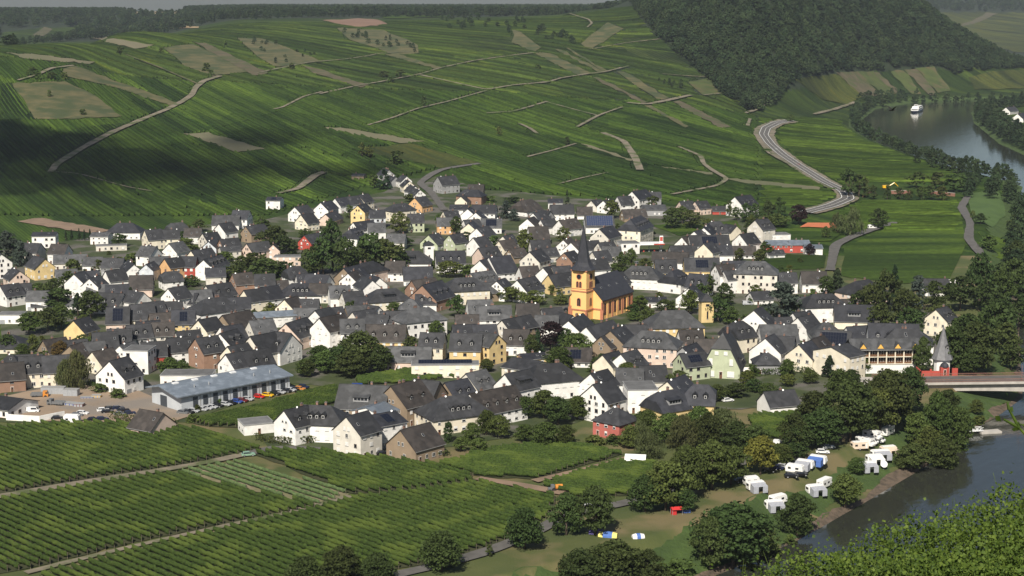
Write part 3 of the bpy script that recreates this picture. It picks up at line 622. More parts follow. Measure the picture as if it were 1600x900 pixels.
vineyard([(-12,786),(120,763),(270,741),(372,766),(500,793),(330,823),(180,856),(50,888),(-12,900)], RD, 'wide vineyard plot between the two pale paths at lower left')
vineyard([(276,740),(345,727),(372,722),(545,772),(502,790),(375,764)], RD, 'pale thinly planted young vineyard strip', 2.9, .65, 1.6, 'vine_leaf_young', .9, 'vine_soil_pale')
vineyard([(398,710),(440,706),(505,706),(600,718),(690,730),(748,752),(640,768),(548,772),(470,740)], RD, 'vineyard plot in front of the cream gabled house and stone barn')
vineyard([(60,902),(190,866),(340,832),(460,806),(555,780),(650,770),(745,756),(868,778),(862,800),(830,826),(760,856),(690,878),(610,892),(560,915),(60,915)], RD, 'largest vineyard plot at the bottom of the picture')
vineyard([(690,728),(760,706),(840,696),(900,696),(968,712),(836,750),(748,746)], (0.95, -0.3), 'vineyard plot left of the white field tent', 2.3)
vineyard([(846,760),(905,742),(985,720),(1030,728),(1010,752),(985,775),(900,778)], (0.9, -0.42), 'vineyard plot in front of the white field tent', 2.3)
vineyard([(292,660),(400,638),(470,618),(524,606),(530,630),(455,650),(420,668),(330,668)], (0.70, 0.71), 'long narrow vineyard beside the grey hall', 2.2)
vineyard([(556,592),(640,580),(700,578),(714,590),(650,600),(560,603)], (0.97, -0.2), 'small walled vineyard behind the slate roofed stone barn', 2.2)
vineyard([(1168,655),(1230,640),(1275,646),(1262,672),(1215,688),(1180,682)], (0.75, -0.66), 'small sloping vineyard above the campsite trees', 2.3)
# steep vineyard right below the viewpoint, leaf by leaf
def leaf_cloud(C, size, nrm_bias, rng):
    n = len(C); nv = rng.normal(0, 1, (n, 3)); nv += np.array(nrm_bias); nv /= np.linalg.norm(nv, axis=1)[:, None]
    u = np.cross(nv, rng.normal(0, 1, (n, 3))); u /= np.maximum(1e-6, np.linalg.norm(u, axis=1))[:, None]; v = np.cross(nv, u)
    s = size * (0.65 + 0.7 * rng.random((n, 1)))
    V = np.stack([C - u * s * .5, C - u * s * .08 - v * s * .52 + nv * s * .08, C + u * s * .55, C - u * s * .08 + v * s * .52 + nv * s * .08], 1)
    return V.reshape(-1, 3), np.arange(4 * n).reshape(-1, 4)
material('near_leaf', (.095,.145,.022), (.034,.064,.011), 7, 0.65, coord='World', trans=0.3, spec=0.2, c2=(.125,.175,.03), s2=3.0)
vr = empty('foreground_vineyard', (0, 0, 0), 0, 'steep leafy vineyard close to the viewer in the lower right corner', 'vineyard')
for k, y0 in enumerate(np.arange(31.5, 55, 1.45)):
    n = 9800
    x = RNG.uniform(6.5, 29, n); th = RNG.uniform(0, 2 * np.pi, n)
    ripple = 0.25 * np.sin(x * 1.9 + k) + 0.18 * np.sin(x * 4.3 + 2.1 * k)
    yy = y0 + 0.12 * x * 0 + np.cos(th) * .50 + RNG.normal(0, .2, n); hgt = 1.05 + np.sin(th) * .75 + 1.3 * ripple + RNG.normal(0, .16, n)
    sp_ = RNG.random(n) < .03; hgt = np.where(sp_, hgt + RNG.uniform(0.1, .7, n), hgt)
    zz = heights(x, yy) + np.maximum(.15, hgt)
    Vv, Qq = leaf_cloud(np.stack([x, yy, zz], 1), 0.098, (0, -.5, .9), RNG)
    put('vine_row', npmesh('vine_row', Vv, Qq, M['near_leaf']), vr)
    mb = MB()
    for s in range(26):                                   # upright shoots over the canopy
        x0 = RNG.uniform(7, 28); p = Vector((x0, y0, H(x0, y0) + 1.6)); q2 = p + Vector((RNG.normal(0, .25), RNG.normal(0, .2), RNG.uniform(.5, 1.0)))
        mb.cyl(p, q2, .012, .006, 4)
    mb.obj('shoot', [M['near_leaf']], vr)['kind'] = 'stuff'
# a vine shoot at the right frame edge
sv = empty('vine_shoot', (0, 0, 0), 0, 'single pale vine shoot reaching in at the right edge over the river', 'vine')
mb = MB(); pts = []
for (a, b_) in [((1612, 690), (1592, 668)), ((1592, 668), (1577, 640)), ((1592, 668), (1568, 655)), ((1577, 640), (1574, 628))]:
    pa = Vector((0, 0, CAMZ)) + ray(*a) * 12; pb = Vector((0, 0, CAMZ)) + ray(*b_) * 12; mb.cyl(pa, pb, .014, .008, 5); pts += [pa, pb]
pa = Vector((0, 0, CAMZ)) + ray(1612, 690) * 12; mb.cyl(pa + Vector((.5, .2, -6)), pa, .05, .014, 6)
mb.obj('stem', [M['near_leaf']], sv)
C_ = np.array([[p.x + RNG.normal(0, .03), p.y, p.z + RNG.normal(0, .03)] for p in pts for _ in range(2)] + [[pa.x + .35 + RNG.random() * .6, pa.y + .1, pa.z - RNG.random() * 2.5] for _ in range(120)])
Vv, Qq = leaf_cloud(C_, .045, (0, -.8, .5), RNG); put('leaf', npmesh('leaf', Vv, Qq, M['near_leaf']), sv)['kind'] = 'stuff'
# ------------------------------------------------------------------ houses
WALL = {'W': ('white', (.80,.78,.74)), 'C': ('cream', (.75,.68,.54)), 'Y': ('yellow', (.70,.53,.26)), 'O': ('orange', (.64,.39,.19)),
        'P': ('salmon', (.66,.52,.43)), 'R': ('red', (.42,.075,.055)), 'G': ('green', (.47,.51,.35)), 'S': ('stone', (.27,.205,.14)),
        'B': ('brick', (.30,.185,.13)), 'A': ('grey', (.30,.30,.30)), 'T': ('beige', (.66,.62,.54)), 'L': ('bluish', (.60,.63,.66)), 'K': ('brick red', (.44,.13,.105))}
for k, (n_, c) in WALL.items():
    material('wall_' + k, c, tuple(v * .86 for v in c), 0.35, 0.9, rnd=0.06, detail=5, c2=tuple(v * .8 for v in c), s2=0.22)
ROOF = {'d': ('slate', (.031,.0315,.034), (.020,.0205,.022)), 'g': ('grey', (.062,.063,.065), (.039,.040,.041)), 'b': ('brown', (.042,.036,.032), (.026,.0225,.020)),
        'n': ('bluish', (.026,.027,.032), (.018,.019,.023)), 'm': ('metal', (.125,.145,.17), (.10,.118,.14))}
for k, (n_, c, c1) in ROOF.items():
    material('roof_' + k, c, c1, 0.55, 0.62 if k != 'm' else 0.4, rnd=0.28, detail=8, bump=0.5, bscale=5.0, dist=0.05, spec=0.4, c2=tuple(v * 1.22 for v in c), s2=0.35)
material('chimney_brick', (.22,.13,.10), (.15,.09,.07), 3, 0.9, rnd=.3)
material('flat_roof', (.15,.15,.15), (.10,.10,.10), 0.3, 0.85, rnd=.2)
material('door_wood', (.16,.08,.045), (.10,.05,.03), 2, 0.6, rnd=.3)
material('gutter', (.30,.30,.29), (.25,.25,.25), 2, 0.5)
material('flat_roof', (.17,.17,.17), (.12,.12,.12), 0.3, 0.85, rnd=.2)
material('awning', (.75,.72,.66), (.65,.62,.57), 2, 0.8)
material('balcony_wood', (.20,.10,.05), (.14,.07,.035), 2, 0.7)
def win_mesh(kind):
    m = MB()                                      # unit window: width along x, height along z, looks towards -y
    m.box(-.5, .5, -.05, .0, 0, 1, 0)
    if kind == 'blind':
        m.box(-.42, .42, -.065, -.04, .04, .48, 1); m.box(-.42, .42, -.075, -.04, .5, .96, 0)
    elif kind == 'dark': m.box(-.42, .42, -.065, -.04, .05, .95, 1)
    elif kind == 'shutter': m.box(-.42, .42, -.075, -.04, .04, .96, 0)
    else:
        m.box(-.42, -.04, -.065, -.04, .06, .94, 1); m.box(.04, .42, -.065, -.04, .06, .94, 1)
    m.box(-.58, .58, -.14, -.0, -.07, 0, 2)       # sill
    fr = M['dark_frame'] if kind == 'dark' else M['white_frame']
    return m.me('window', [fr, M['glass'], M['gutter']])
WIN = {k: win_mesh(k) for k in ('plain', 'blind', 'dark', 'shutter')}
def door_mesh():
    m = MB(); m.box(-.5, .5, -.06, 0, 0, 1, 0); m.box(-.43, .43, -.085, -.05, .0, .94, 1); m.box(-.2, .2, -.1, -.08, .55, .86, 2); return m.me('door', [M['white_frame'], M['door_wood'], M['glass']])
DOOR = door_mesh()
def garage_mesh():
    m = MB(); m.box(-.5, .5, -.05, 0, 0, 1, 0)
    for i in range(5): m.box(-.47, .47, -.08, -.04, i * .19 + .01, i * .19 + .18, 1)
    return m.me('garage_door', [M['white_frame'], M['metal_grey']])
GARAGE = garage_mesh()
def dish_mesh():
    m = MB(); m.lathe([(.05, -.06), (.30, .02), (.42, .1), (.40, .11), (.05, -.02)], 10, 0)
    me = m.me('satellite_dish', [M['dish']], True)
    for v in me.vertices: v.co = Matrix.Rotation(math.radians(65), 3, 'X') @ v.co
    m2 = MB(); return me
DISH = dish_mesh()
def chim_mesh():
    m = MB(); m.box(-.35, .35, -.35, .35, -1.6, 1.0, 0); m.box(-.43, .43, -.43, .43, 1.0, 1.13, 1); m.cyl((0, 0, 1.1), (0, 0, 1.4), .13, .11, 8, 0); return m.me('chimney', [M['chimney_brick'], M['flat_roof']])
CHIM = chim_mesh()
def skyl_mesh():
    m = MB(); m.box(-.4, .4, -.6, .6, 0, .09, 0); m.box(-.32, .32, -.52, .52, .08, .11, 1); return m.me('skylight', [M['gutter'], M['glass']])
SKYL = skyl_mesh()
DORM = {}
def dormer_mesh(rk, wide):
    key = (rk, wide)
    if key in DORM: return DORM[key]
    w = 2.6 if wide else .75; m = MB()            # looks towards -y; sits on a roof rising towards +y
    if wide:
        m.box(-w, w, -.05, 3.0, -1.1, 1.1, 0)
        for i in range(4): x = -w + .25 + i * (2*w - .5) / 4; m.box(x + .1, x + (2*w - .5) / 4 - .1, -.09, 0, .05, .95, 1)
        m.add([(-w-.3, -.5, 1.1), (w+.3, -.5, 1.1), (w+.3, 3.4, 1.75), (-w-.3, 3.4, 1.75), (-w-.3, -.5, 1.25), (w+.3, -.5, 1.25), (w+.3, 3.4, 1.9), (-w-.3, 3.4, 1.9)],
              [(0,3,2,1),(4,5,6,7),(0,1,5,4),(1,2,6,5),(2,3,7,6),(3,0,4,7)], 2)
    else:
        m.prism([(-w, -1.0), (w, -1.0), (w, .85), (0, 1.45), (-w, .85)], -.02, 2.6, 0)
        m.box(-.42, .42, -.06, 0, -.3, .7, 3); m.box(-.32, .32, -.09, 0, -.2, .6, 1)
        for s in (-1, 1):
            m.add([(0, -.3, 1.62), (s*(w+.2), -.3, .82), (s*(w+.2), 2.9, .82), (0, 2.9, 1.62), (0, -.3, 1.48), (s*(w+.2), -.3, .70), (s*(w+.2), 2.9, .70), (0, 2.9, 1.48)],
                  [(0,1,2,3),(7,6,5,4),(0,4,5,1),(1,5,6,2),(2,6,7,3),(3,7,4,0)] if s < 0 else [(3,2,1,0),(4,5,6,7),(1,5,4,0),(2,6,5,1),(3,7,6,2),(0,4,7,3)], 2)
    DORM[key] = m.me('dormer', [M['roof_' + rk] if not wide or rk == 'd' else M['wall_A'], M['glass'], M['roof_' + rk], M['white_frame']]); return DORM[key]
def solar_mesh(nx, ny, pw=1.05, ph=1.7):
    m = MB(); W2 = nx * pw / 2; H2 = ny * ph / 2
    m.box(-W2 - .04, W2 + .04, -H2 - .04, H2 + .04, 0, .06, 1)
    for i in range(nx):
        for j in range(ny): m.box(-W2 + i*pw + .03, -W2 + (i+1)*pw - .03, -H2 + j*ph + .03, -H2 + (j+1)*ph - .03, .06, .09, 0)
    return m
HOUSES = []
def roof_gable(L, w, He, rise, t=.20, ov=.45, vg=.35):
    m = MB(); sl = rise / (w / 2); hx = L / 2 + vg; hy = w / 2 + ov; ze = He - sl * ov; zr = He + rise
    for s in (-1, 1):
        p = [(-hx, 0, zr), (hx, 0, zr), (hx, s*hy, ze), (-hx, s*hy, ze)]; q_ = [(x, y, z + t) for x, y, z in p]
        F = [(0,3,2,1),(4,5,6,7),(0,1,5,4),(1,2,6,5),(2,3,7,6),(3,0,4,7)]
        if s > 0: F = [tuple(reversed(f)) for f in F]
        m.add(p + q_, [tuple(reversed(f)) for f in F], 0)
        m.box(-hx, hx, s*hy - .07, s*hy + .07, ze + .0, ze + .14, 1)
    m.box(-hx, hx, -.14, .14, zr + t - .05, zr + t + .08, 0)
    return m
def roof_hip(L, w, He, rise, half, t=.18, ov=.5):
    m = MB(); hx = L / 2 + ov; hy = w / 2 + ov; sl = rise / (w / 2); ze = He - sl * ov * .8; zr = He + rise + t
    if not half:
        rx = max(.02, L / 2 - min(L / 2 - .3, w * .42))
        v = [(-hx,-hy,ze),(hx,-hy,ze),(hx,hy,ze),(-hx,hy,ze),(-hx,-hy,ze+t),(hx,-hy,ze+t),(hx,hy,ze+t),(-hx,hy,ze+t),(-rx,0,zr),(rx,0,zr)]
        f = [(3,2,1,0),(0,1,5,4),(1,2,6,5),(2,3,7,6),(3,0,4,7),(4,5,9,8),(5,6,9),(6,7,8,9),(7,4,8)]
    else:
        k = .55; zk = ze + (zr - ze) * k; yk = hy * (1 - k); rx = L / 2 - w * .17
        v = [(-hx,-hy,ze),(hx,-hy,ze),(hx,hy,ze),(-hx,hy,ze),(-hx,-yk,zk),(hx,-yk,zk),(hx,yk,zk),(-hx,yk,zk),(-rx,0,zr),(rx,0,zr)]
        f = [(0,1,5,9,8,4),(2,3,7,8,9,6),(5,6,9),(7,4,8),(0,4,7,3),(1,2,6,5),(3,2,1,0)]
    m.add(v, f, 0); return m
def wall_gable(L, w, He, rise, half):
    m = MB(); zb = -1.2
    if half: k = .52; poly = [(-w/2, zb), (w/2, zb), (w/2, He), (w/2*(1-k), He + rise*k), (-w/2*(1-k), He + rise*k), (-w/2, He)]
    else: poly = [(-w/2, zb), (w/2, zb), (w/2, He), (0, He + rise), (-w/2, He)]
    m.prismx(poly, -L/2, L/2, 0); return m
def house(root, L, w, Hr, wall, roof, flags, rng, cam_local, wins=True):
    """one house under root: ridge along local x"""
    flat = 'f' in flags
    rise = w / 2 * (0.30 if 'l' in flags else 0.84 if 'h' not in flags else 0.72)
    He = Hr - rise
    if He < 2.3 and not flat: He = min(2.3, Hr * .6); rise = Hr - He
    if flat: He = Hr; rise = 0
    wm_ = M['wall_' + wall]; rm = M['roof_' + roof]
    if flat:
        wo = MB().box(-L/2, L/2, -w/2, w/2, -1.2, He, 0).obj('wall', [wm_], root)
        ro = MB().box(-L/2-.15, L/2+.15, -w/2-.15, w/2+.15, He, He+.3, 0).box(-L/2+.1, L/2-.1, -w/2+.1, w/2-.1, He+.3, He+.32, 1).obj('roof', [M['gutter'], M['flat_roof'] if roof != 'm' else M['roof_m']], root)
    elif 'h' in flags:
        wo = MB().box(-L/2, L/2, -w/2, w/2, -1.2, He, 0).obj('wall', [wm_], root); ro = roof_hip(L, w, He, rise, False).obj('roof', [rm], root)
    elif 'q' in flags:
        wo = wall_gable(L, w, He, rise, True).obj('wall', [wm_], root); ro = roof_hip(L, w, He, rise, True).obj('roof', [rm], root)
    else:
        wo = wall_gable(L, w, He, rise, False).obj('wall', [wm_], root); ro = roof_gable(L, w, He, rise).obj('roof', [rm, M['gutter']], root)
    cv = Vector((cam_local.x, cam_local.y)).normalized()
    nst = max(1, round((He - .3) / 2.75)); sth = He / nst
    kinds = ['plain', 'plain', 'blind', 'dark', 'shutter', 'shutter']; wk = rng.choice(kinds)
    if wins:
        for (nx_, ny_, half, span) in ((1, 0, L/2, w), (-1, 0, L/2, w), (0, 1, w/2, L), (0, -1, w/2, L)):
            if nx_ * cv.x + ny_ * cv.y < .12: continue
            gable = nx_ != 0; rz = math.atan2(ny_, nx_) + math.pi / 2
            tx, ty = -ny_, nx_; n = max(1, int((span - 1.2) / (2.7 if not gable else 2.9)))
            if wall in 'SB' and rng.random() < .6: n = max(1, n // 2)
            blind_gable = gable and rng.random() < .22
            first = True
            for st in range(nst):
                for i in range(n):
                    if blind_gable and rng.random() < .75: continue
                    if rng.random() < .2: continue
                    u = (i + .5) / n * (span - .8) - (span - .8) / 2
                    kk = wk if rng.random() < .75 else rng.choice(kinds)
                    if st == 0 and first and not gable:
                        first = False
                        if rng.random() < .25: put('garage_door', GARAGE, root, (nx_*half + tx*u, ny_*half + ty*u, 0), rz, (2.4, 1, 2.1))
                        else: put('door', DOOR, root, (nx_*half + tx*u, ny_*half + ty*u, 0), rz, (1.05, 1, 2.1))
                        continue
                    put('window', WIN[kk], root, (nx_*half + tx*u, ny_*half + ty*u, st * sth + .95), rz, (rng.choice([1.0, 1.1, 1.35]), 1, rng.choice([1.2, 1.3, 1.4])))
            if gable and rise > 2.8 and 'h' not in flags and not blind_gable:
                for u in ((-.85, .85) if w > 8 else (0,)): put('window', WIN[wk], root, (nx_*half + tx*u, ny_*half + ty*u, He + .55), rz, (.9, 1, 1.15))
    if flat:
        if 's' in flags: solar_mesh(max(3, int(L / 1.3)), 2).obj('solar_array', [M['solar'], M['solar_grid']], root, loc=(0, 0, He + .6)).rotation_euler = (.3 * (1 if cam_local.y < 0 else -1), 0, 0)
        return He
    sl = rise / (w / 2); ang = math.atan(sl); s = 1 if cv.y > 0 else -1            # the roof side that faces the viewer
    def on_roof(x, f, up=.2): return (x, s * w / 2 * f, He + rise * (1 - f) + up)
    rng_x = max(1.0, L / 2 - (w * .45 if 'h' in flags else 1.2))
    for _ in range(1 if L < 13 else 2):
        put('chimney', CHIM, ro, (rng.uniform(-rng_x, rng_x), -s * .5, He + rise + .0))
    if 's' in flags:
        nxp = max(3, int((L - 1.4 - (w * .5 if 'h' in flags else 0)) * rng.choice([.45, .6, .9]) / 1.05)); nyp = max(1, int(math.hypot(rise, w / 2) * .78 / 1.7))
        o = solar_mesh(nxp, nyp).obj('solar_array', [M['solar'], M['solar_grid']], ro, loc=on_roof(0, .5, .28)); o.rotation_euler = (-s * ang, 0, 0)
    elif 'm' in flags:
        wide = rng.random() < .25 and L > 11; n = 1 if wide else max(2, int(L / 4.5))
        for i in range(n):
            x = 0 if wide else (i + .5) / n * (2 * rng_x) - rng_x
            put('dormer', dormer_mesh(roof, wide), ro, on_roof(x, .72, .55), 0 if s < 0 else math.pi)
    else:
        for _ in range(rng.choice([0, 1, 1, 2])):
            o = put('skylight', SKYL, ro, on_roof(rng.uniform(-rng_x, rng_x), rng.uniform(.35, .7), .21)); o.rotation_euler = (-s * ang, 0, 0)
    if rng.random() < .25:
        p = on_roof(rng.uniform(-rng_x, rng_x), .05, .5); put('satellite_dish', DISH, ro, p, rng.uniform(-.5, .5) - root.rotation_euler[2], (.8, .8, .8))
    return He
def place_house(px1, py1, px2, py2, code, w=9.5, Hr=9.5, exact=False, Lmin=8.0, Lmax=24.0):
    wall, roof, flags = code[0], code[1], code[2:]
    if roof == 'f': roof, flags = 'd', 'f' + flags
    up = Hr
    if 'f' not in flags: w *= 1.07; Hr *= 1.06; up = Hr
    Lmin = max(Lmin, 9.5)
    P = groundN([(px1, py1), (px2, py2)], False, up)
    A, B = P[0, :2], P[1, :2]; d = B - A; L = np.hypot(*d)
    if L < .5: d = np.array([1., 0]); L = 1
    d = d / L
    L2 = min(max(L, Lmin), Lmax)
    fwd = abs(d[1]) > .55                                  # near gable apex is the sure point; flank ridges grow about the middle
    c = A + d * L2 / 2 if fwd else (A + B) / 2
    if 'h' in flags: L2 = min(L2 + w * .8, Lmax + 4) if L > 4 else w
    ang = math.atan2(d[1], d[0])
    z = H(c[0], c[1])
    root = empty('house', (c[0], c[1], z), ang)
    rng = random.Random(int(px1 * 7 + py1 * 13))
    R = Matrix.Rotation(-ang, 3, 'Z'); cl = R @ Vector((-c[0], -c[1], 0))
    house(root, L2, w, Hr, wall, roof, flags, rng, cl)
    HOUSES.append(dict(o=root, px=(px1 + px2) / 2, py=(py1 + py2) / 2 + 6, wall=WALL[wall][0], roof=ROOF[roof][0], flags=flags, L=L2, w=w, Hr=Hr))
    return root
T_ = lambda ox, oy: (ox, oy)
Z_ = 240 / 1600
TILES = [
((0,320), [(10,515,-50,480,'Wd',10,12),(345,288,590,285,'Wnl',9,8),(425,405,250,398,'Td'),(700,415,545,410,'Wb'),(465,565,360,530,'Yd',10,10),(560,525,905,515,'Tg',8,7),(890,545,1055,545,'Wg',8,7),(1080,557,1290,560,'Ad',9,8),(1392,622,1335,575,'Wd',8,8),(1520,622,1580,600,'Ld',7,8),(1265,190,1340,190,'Wnh',12,8.5),(965,290,1150,292,'Wgl',9,6),(1545,262,1640,255,'Cd',11,10),(1500,430,1600,438,'Wg'),(200,690,130,655,'Pd',9,9),(770,725,850,700,'Wd',10,11),(930,770,1010,745,'Wd',8,10),(1100,690,1200,680,'Wd',10,8),(1350,740,1590,735,'Pb',12,9),(575,680,800,668,'Wg',8,8),(885,695,965,690,'Wn',8,8),(1000,425,1320,415,'Tf',6,3)]),
((240,320), [(100,262,260,258,'Cd'),(150,195,330,180,'Wgq'),(340,245,490,245,'Wb',9,8),(680,200,790,185,'Wd',10,11),(615,112,895,110,'Wg',11,8),(830,58,1000,62,'Wn',10,10),(960,225,1150,200,'Sd',9,9),(510,300,600,290,'Td',9,8),(570,385,640,350,'Ld',8,7),(690,360,880,345,'Bd',10,8),(690,440,890,430,'Tgl',11,7),(970,405,1190,378,'Pg',9,9),(1245,415,1330,385,'Pd',7,8),(1260,535,1540,535,'Pf',8,5),(160,405,300,380,'Wg',10,9),(10,440,-40,420,'Wd',9,8),(390,480,600,450,'Cd',10,10),(520,575,720,515,'Wdm',9,10),(115,565,270,545,'Od',9,10),(280,540,420,540,'Rn',10,10),(0,545,110,540,'Ag',8,8),(570,660,715,655,'Tn',8,8),(115,700,240,690,'Wdq',9,8),(830,720,1010,705,'Bb',10,9),(1070,725,1240,720,'Wd',10,9),(1380,650,1560,635,'Wdq',11,9),(1250,795,1340,790,'Wb',8,6),(1540,725,1640,720,'Wn',10,8)]),
((420,260), [(0,320,125,322,'Wnls',10,7),(270,425,400,400,'Wd',10,9),(335,505,450,490,'Cd',11,9),(540,380,650,355,'Wn',10,10),(690,335,770,325,'Wn',10,9),(810,320,930,305,'Wd',10,9),(935,300,1030,285,'Cd',10,9),(925,410,1010,385,'Yd',9,11),(590,500,700,465,'Pd',9,7),(1060,458,1195,455,'Ln',9,10),(1300,395,1400,385,'Cdh',10,10),(880,585,1080,560,'Wn',9,8),(1030,592,1210,588,'Wg',10,9),(830,660,930,635,'Wnqm',10,13),(1240,702,1425,705,'Tg',9,8),(370,720,590,680,'Rd',9,8),(1190,15,1250,40,'Ad',9,8),(1250,95,1300,105,'Ad',8,7),(1435,105,1400,95,'Wd',8,8),(1465,155,1430,140,'Cd',8,8),(1525,210,1490,200,'Wd',8,8),(1575,245,1540,235,'Wd',8,8),(880,75,1000,80,'Sdl',7,4)]),
((600,260), [(320,330,430,310,'Od',11,9),(560,110,740,95,'Ad',12,11),(850,240,970,245,'Bnh',10,9),(880,188,1040,190,'Sb',10,8),(800,315,840,300,'Cd',8,6),(270,497,390,495,'Gd',10,10),(560,537,705,535,'Og',9,9),(690,400,870,400,'Wdl',14,9),(620,470,760,460,'Cd',8,8),(870,445,900,420,'Wn',9,9),(955,482,990,460,'Wn',9,8),(920,400,1170,405,'Wn',10,9),(1010,545,1225,545,'Wgs',10,8),(830,560,990,550,'Wd',9,8),(880,595,930,570,'Cn',9,9),(965,645,1090,620,'Wd',10,10),(930,745,1000,735,'Wd',10,10),(465,715,560,695,'Gd',11,8),(680,715,800,700,'Gd',9,10),(1390,365,1560,335,'Wbq',14,9)]),
((480,350), [(1020,280,1130,280,'Wdhm',14,9),(1340,285,1640,280,'Wnm',12,10),(850,388,990,388,'Wb',11,9),(1000,450,1300,445,'Wn',12,8),(380,462,540,425,'Sn',11,10),(555,410,650,392,'Pdh',11,10),(425,515,500,490,'Wb',9,9),(675,588,580,540,'Wd',9,10),(640,525,750,560,'Wn',8,8),(1090,590,1330,560,'Bb',11,9),(1200,640,1400,588,'Bnm',14,11),(750,680,900,670,'Cdhm',12,10),(270,645,400,640,'Wgm',10,9),(400,710,540,700,'Td',9,8),(540,760,700,765,'Tn',9,7),(0,520,230,535,'Wn',10,9),(30,620,250,625,'Tb',9,8),(1150,735,1330,735,'Wnm',8,7)]),
((680,330), [(970,165,1170,160,'Wb',14,9),(960,80,1030,55,'Wb',10,9),(1020,20,1140,0,'Wd',10,9),(1290,95,1470,75,'Wb',11,9),(1110,90,1230,80,'Wd',9,8),(705,262,760,250,'Td',8,8),(665,310,800,295,'Cb',9,9),(770,400,860,390,'Sb',8,7),(450,385,640,365,'Pdm',11,9),(560,480,780,460,'Wn',16,11),(465,515,560,490,'Wn',10,10),(370,650,600,615,'Cgm',10,10),(255,695,350,690,'Cdhm',13,11),(470,750,600,740,'Sg',9,8),(640,730,720,700,'Wd',8,9),(855,718,1040,680,'Wdm',11,10),(880,580,1060,570,'Wb',11,9),(1125,590,1220,570,'Wd',9,10),(1180,665,1400,640,'Yd',11,9),(1230,580,1390,570,'Cd',9,10),(985,425,1100,395,'Td',11,10),(990,305,1190,300,'Td',10,10),(1110,390,1240,380,'Td',8,7),(1345,435,1430,415,'Bd',9,9),(1335,300,1400,280,'Wb',9,9),(1415,328,1480,310,'Wb',9,9)]),
((840,280), [(130,268,370,265,'Wd',11,9),(645,520,780,485,'Tn',11,11),(690,700,850,705,'Tg',9,8),(850,660,1040,655,'Wf',10,6),(1505,605,1600,590,'Wb',10,8),(1380,695,1600,690,'Ad',10,8),(1200,755,1570,765,'Wb',10,8),(985,130,1130,105,'Wn',11,11),(1160,135,1260,135,'Ad',8,8),(840,182,960,175,'Wd',11,9),(560,225,640,212,'Td',9,7),(685,225,780,205,'Wd',9,8),(880,318,1120,310,'Sb',10,7),(1085,270,1325,268,'Agl',14,6),(110,205,260,205,'Wnl',12,6),(435,290,545,290,'Wb',10,7),(0,320,100,330,'Ad',10,9),(510,645,590,640,'Wd',9,7),(680,660,740,655,'Td',8,9),(600,755,700,745,'Td',10,9)]),
((1060,290), [(40,165,120,160,'Pd',10,8),(180,168,290,158,'Pd',9,8),(590,120,750,95,'Wnm',13,12),(310,240,395,238,'Wf',7,3),(405,215,455,215,'Rd',6,5),(300,378,470,370,'Wdqm',13,10),(165,478,250,455,'Wn',9,8),(265,440,320,400,'Wn',9,9),(605,420,560,412,'Cd',8,8),(800,362,930,345,'Tdm',11,13),(940,505,1140,500,'Wf',10,5),(640,508,780,490,'Wd',11,9),(110,520,520,515,'Wds',11,9),(265,608,350,585,'Cd',10,10),(370,622,550,620,'Wn',10,8),(550,632,800,632,'Wb',9,6),(1350,618,1450,618,'Wml',8,5),(0,625,190,630,'Wd',9,7),(60,755,420,755,'Yds',12,9),(460,790,700,785,'Bn',8,6),(975,675,1035,672,'Wd',5,4)]),
((0,430), [(0,110,110,95,'Wdm',10,9),(130,95,290,85,'Wd',9,8),(340,165,460,165,'Wg',8,8),(405,268,470,265,'Wd',6,4),(720,240,800,240,'Wg',6,5),(960,100,1070,98,'Wg',8,7),(1100,105,1340,95,'Wn',10,8),(960,180,1290,195,'Wdm',11,8),(1490,180,1420,170,'Wd',9,9),(0,400,250,400,'Wfm',8,4),(765,475,900,440,'Yd',10,9),(1140,335,1320,330,'Pds',13,9),(1350,310,1600,295,'Cd',12,9),(1480,480,1600,475,'Wd',10,8),(60,620,140,620,'Cdh',14,6),(450,680,620,655,'Sb',10,7),(700,680,850,670,'Sd',9,7),(725,740,860,700,'Sb',12,7),(880,700,1030,690,'Tg',9,7),(1010,600,1170,590,'Ad',12,9),(1150,565,1340,560,'Adm',12,9),(1380,520,1500,510,'Adm',10,9),(1245,735,1290,720,'Wg',9,8),(1350,760,1560,765,'Wf',10,9),(960,800,1130,765,'Cb',12,8)]),
((0,540), [(0,190,200,175,'Bb',11,9),(200,120,480,105,'Cdm',11,10),(500,110,660,100,'Cd',11,10),(100,98,125,98,'Adh',9,9),(250,98,350,95,'Ad',9,8),(1140,165,1330,115,'Wdm',13,11),(190,552,60,535,'Wdl',14,5)]),
((220,530), [(230,772,-7,731,'Pb',11,6.5),(570,-5,740,-30,'Bdm',11,11),(885,160,1080,125,'Wd',10,9),(1060,130,1330,95,'Sdm',12,9),(230,350,760,350,'Wf',10,4)]),
((220,430), [(285,140,430,115,'Wd',10,10),(400,180,590,190,'Wn',9,7),(540,160,700,150,'Tg',9,8),(680,110,930,75,'Tdm',11,9),(1075,160,1230,140,'Cd',10,9),(1240,130,1400,110,'Wn',11,9),(950,235,1100,230,'An',9,9),(660,250,780,235,'Wdh',13,11),(800,235,900,225,'Td',9,9),(20,290,220,270,'Td',11,9),(230,280,400,275,'Bd',9,8),(350,365,540,360,'Yns',11,9),(140,400,280,390,'Sb',10,8),(0,490,150,480,'Wnm',10,9),(150,495,290,490,'Tbm',10,9),(600,470,750,440,'Cd',9,10),(850,420,1130,365,'Sb',12,9),(830,540,1010,515,'Wn',11,8),(1130,480,1370,455,'Tg',12,10),(825,610,1000,560,'Wdm',10,11),(1140,640,1390,595,'Td',13,11),(1420,590,1500,600,'Wdm',13,11),(290,660,500,640,'Wd',10,9),(380,590,600,570,'Td',9,9),(20,700,250,690,'Rd',10,9),(905,745,1060,715,'Cd',9,9),(1180,390,1600,365,'Wml',9,6)]),
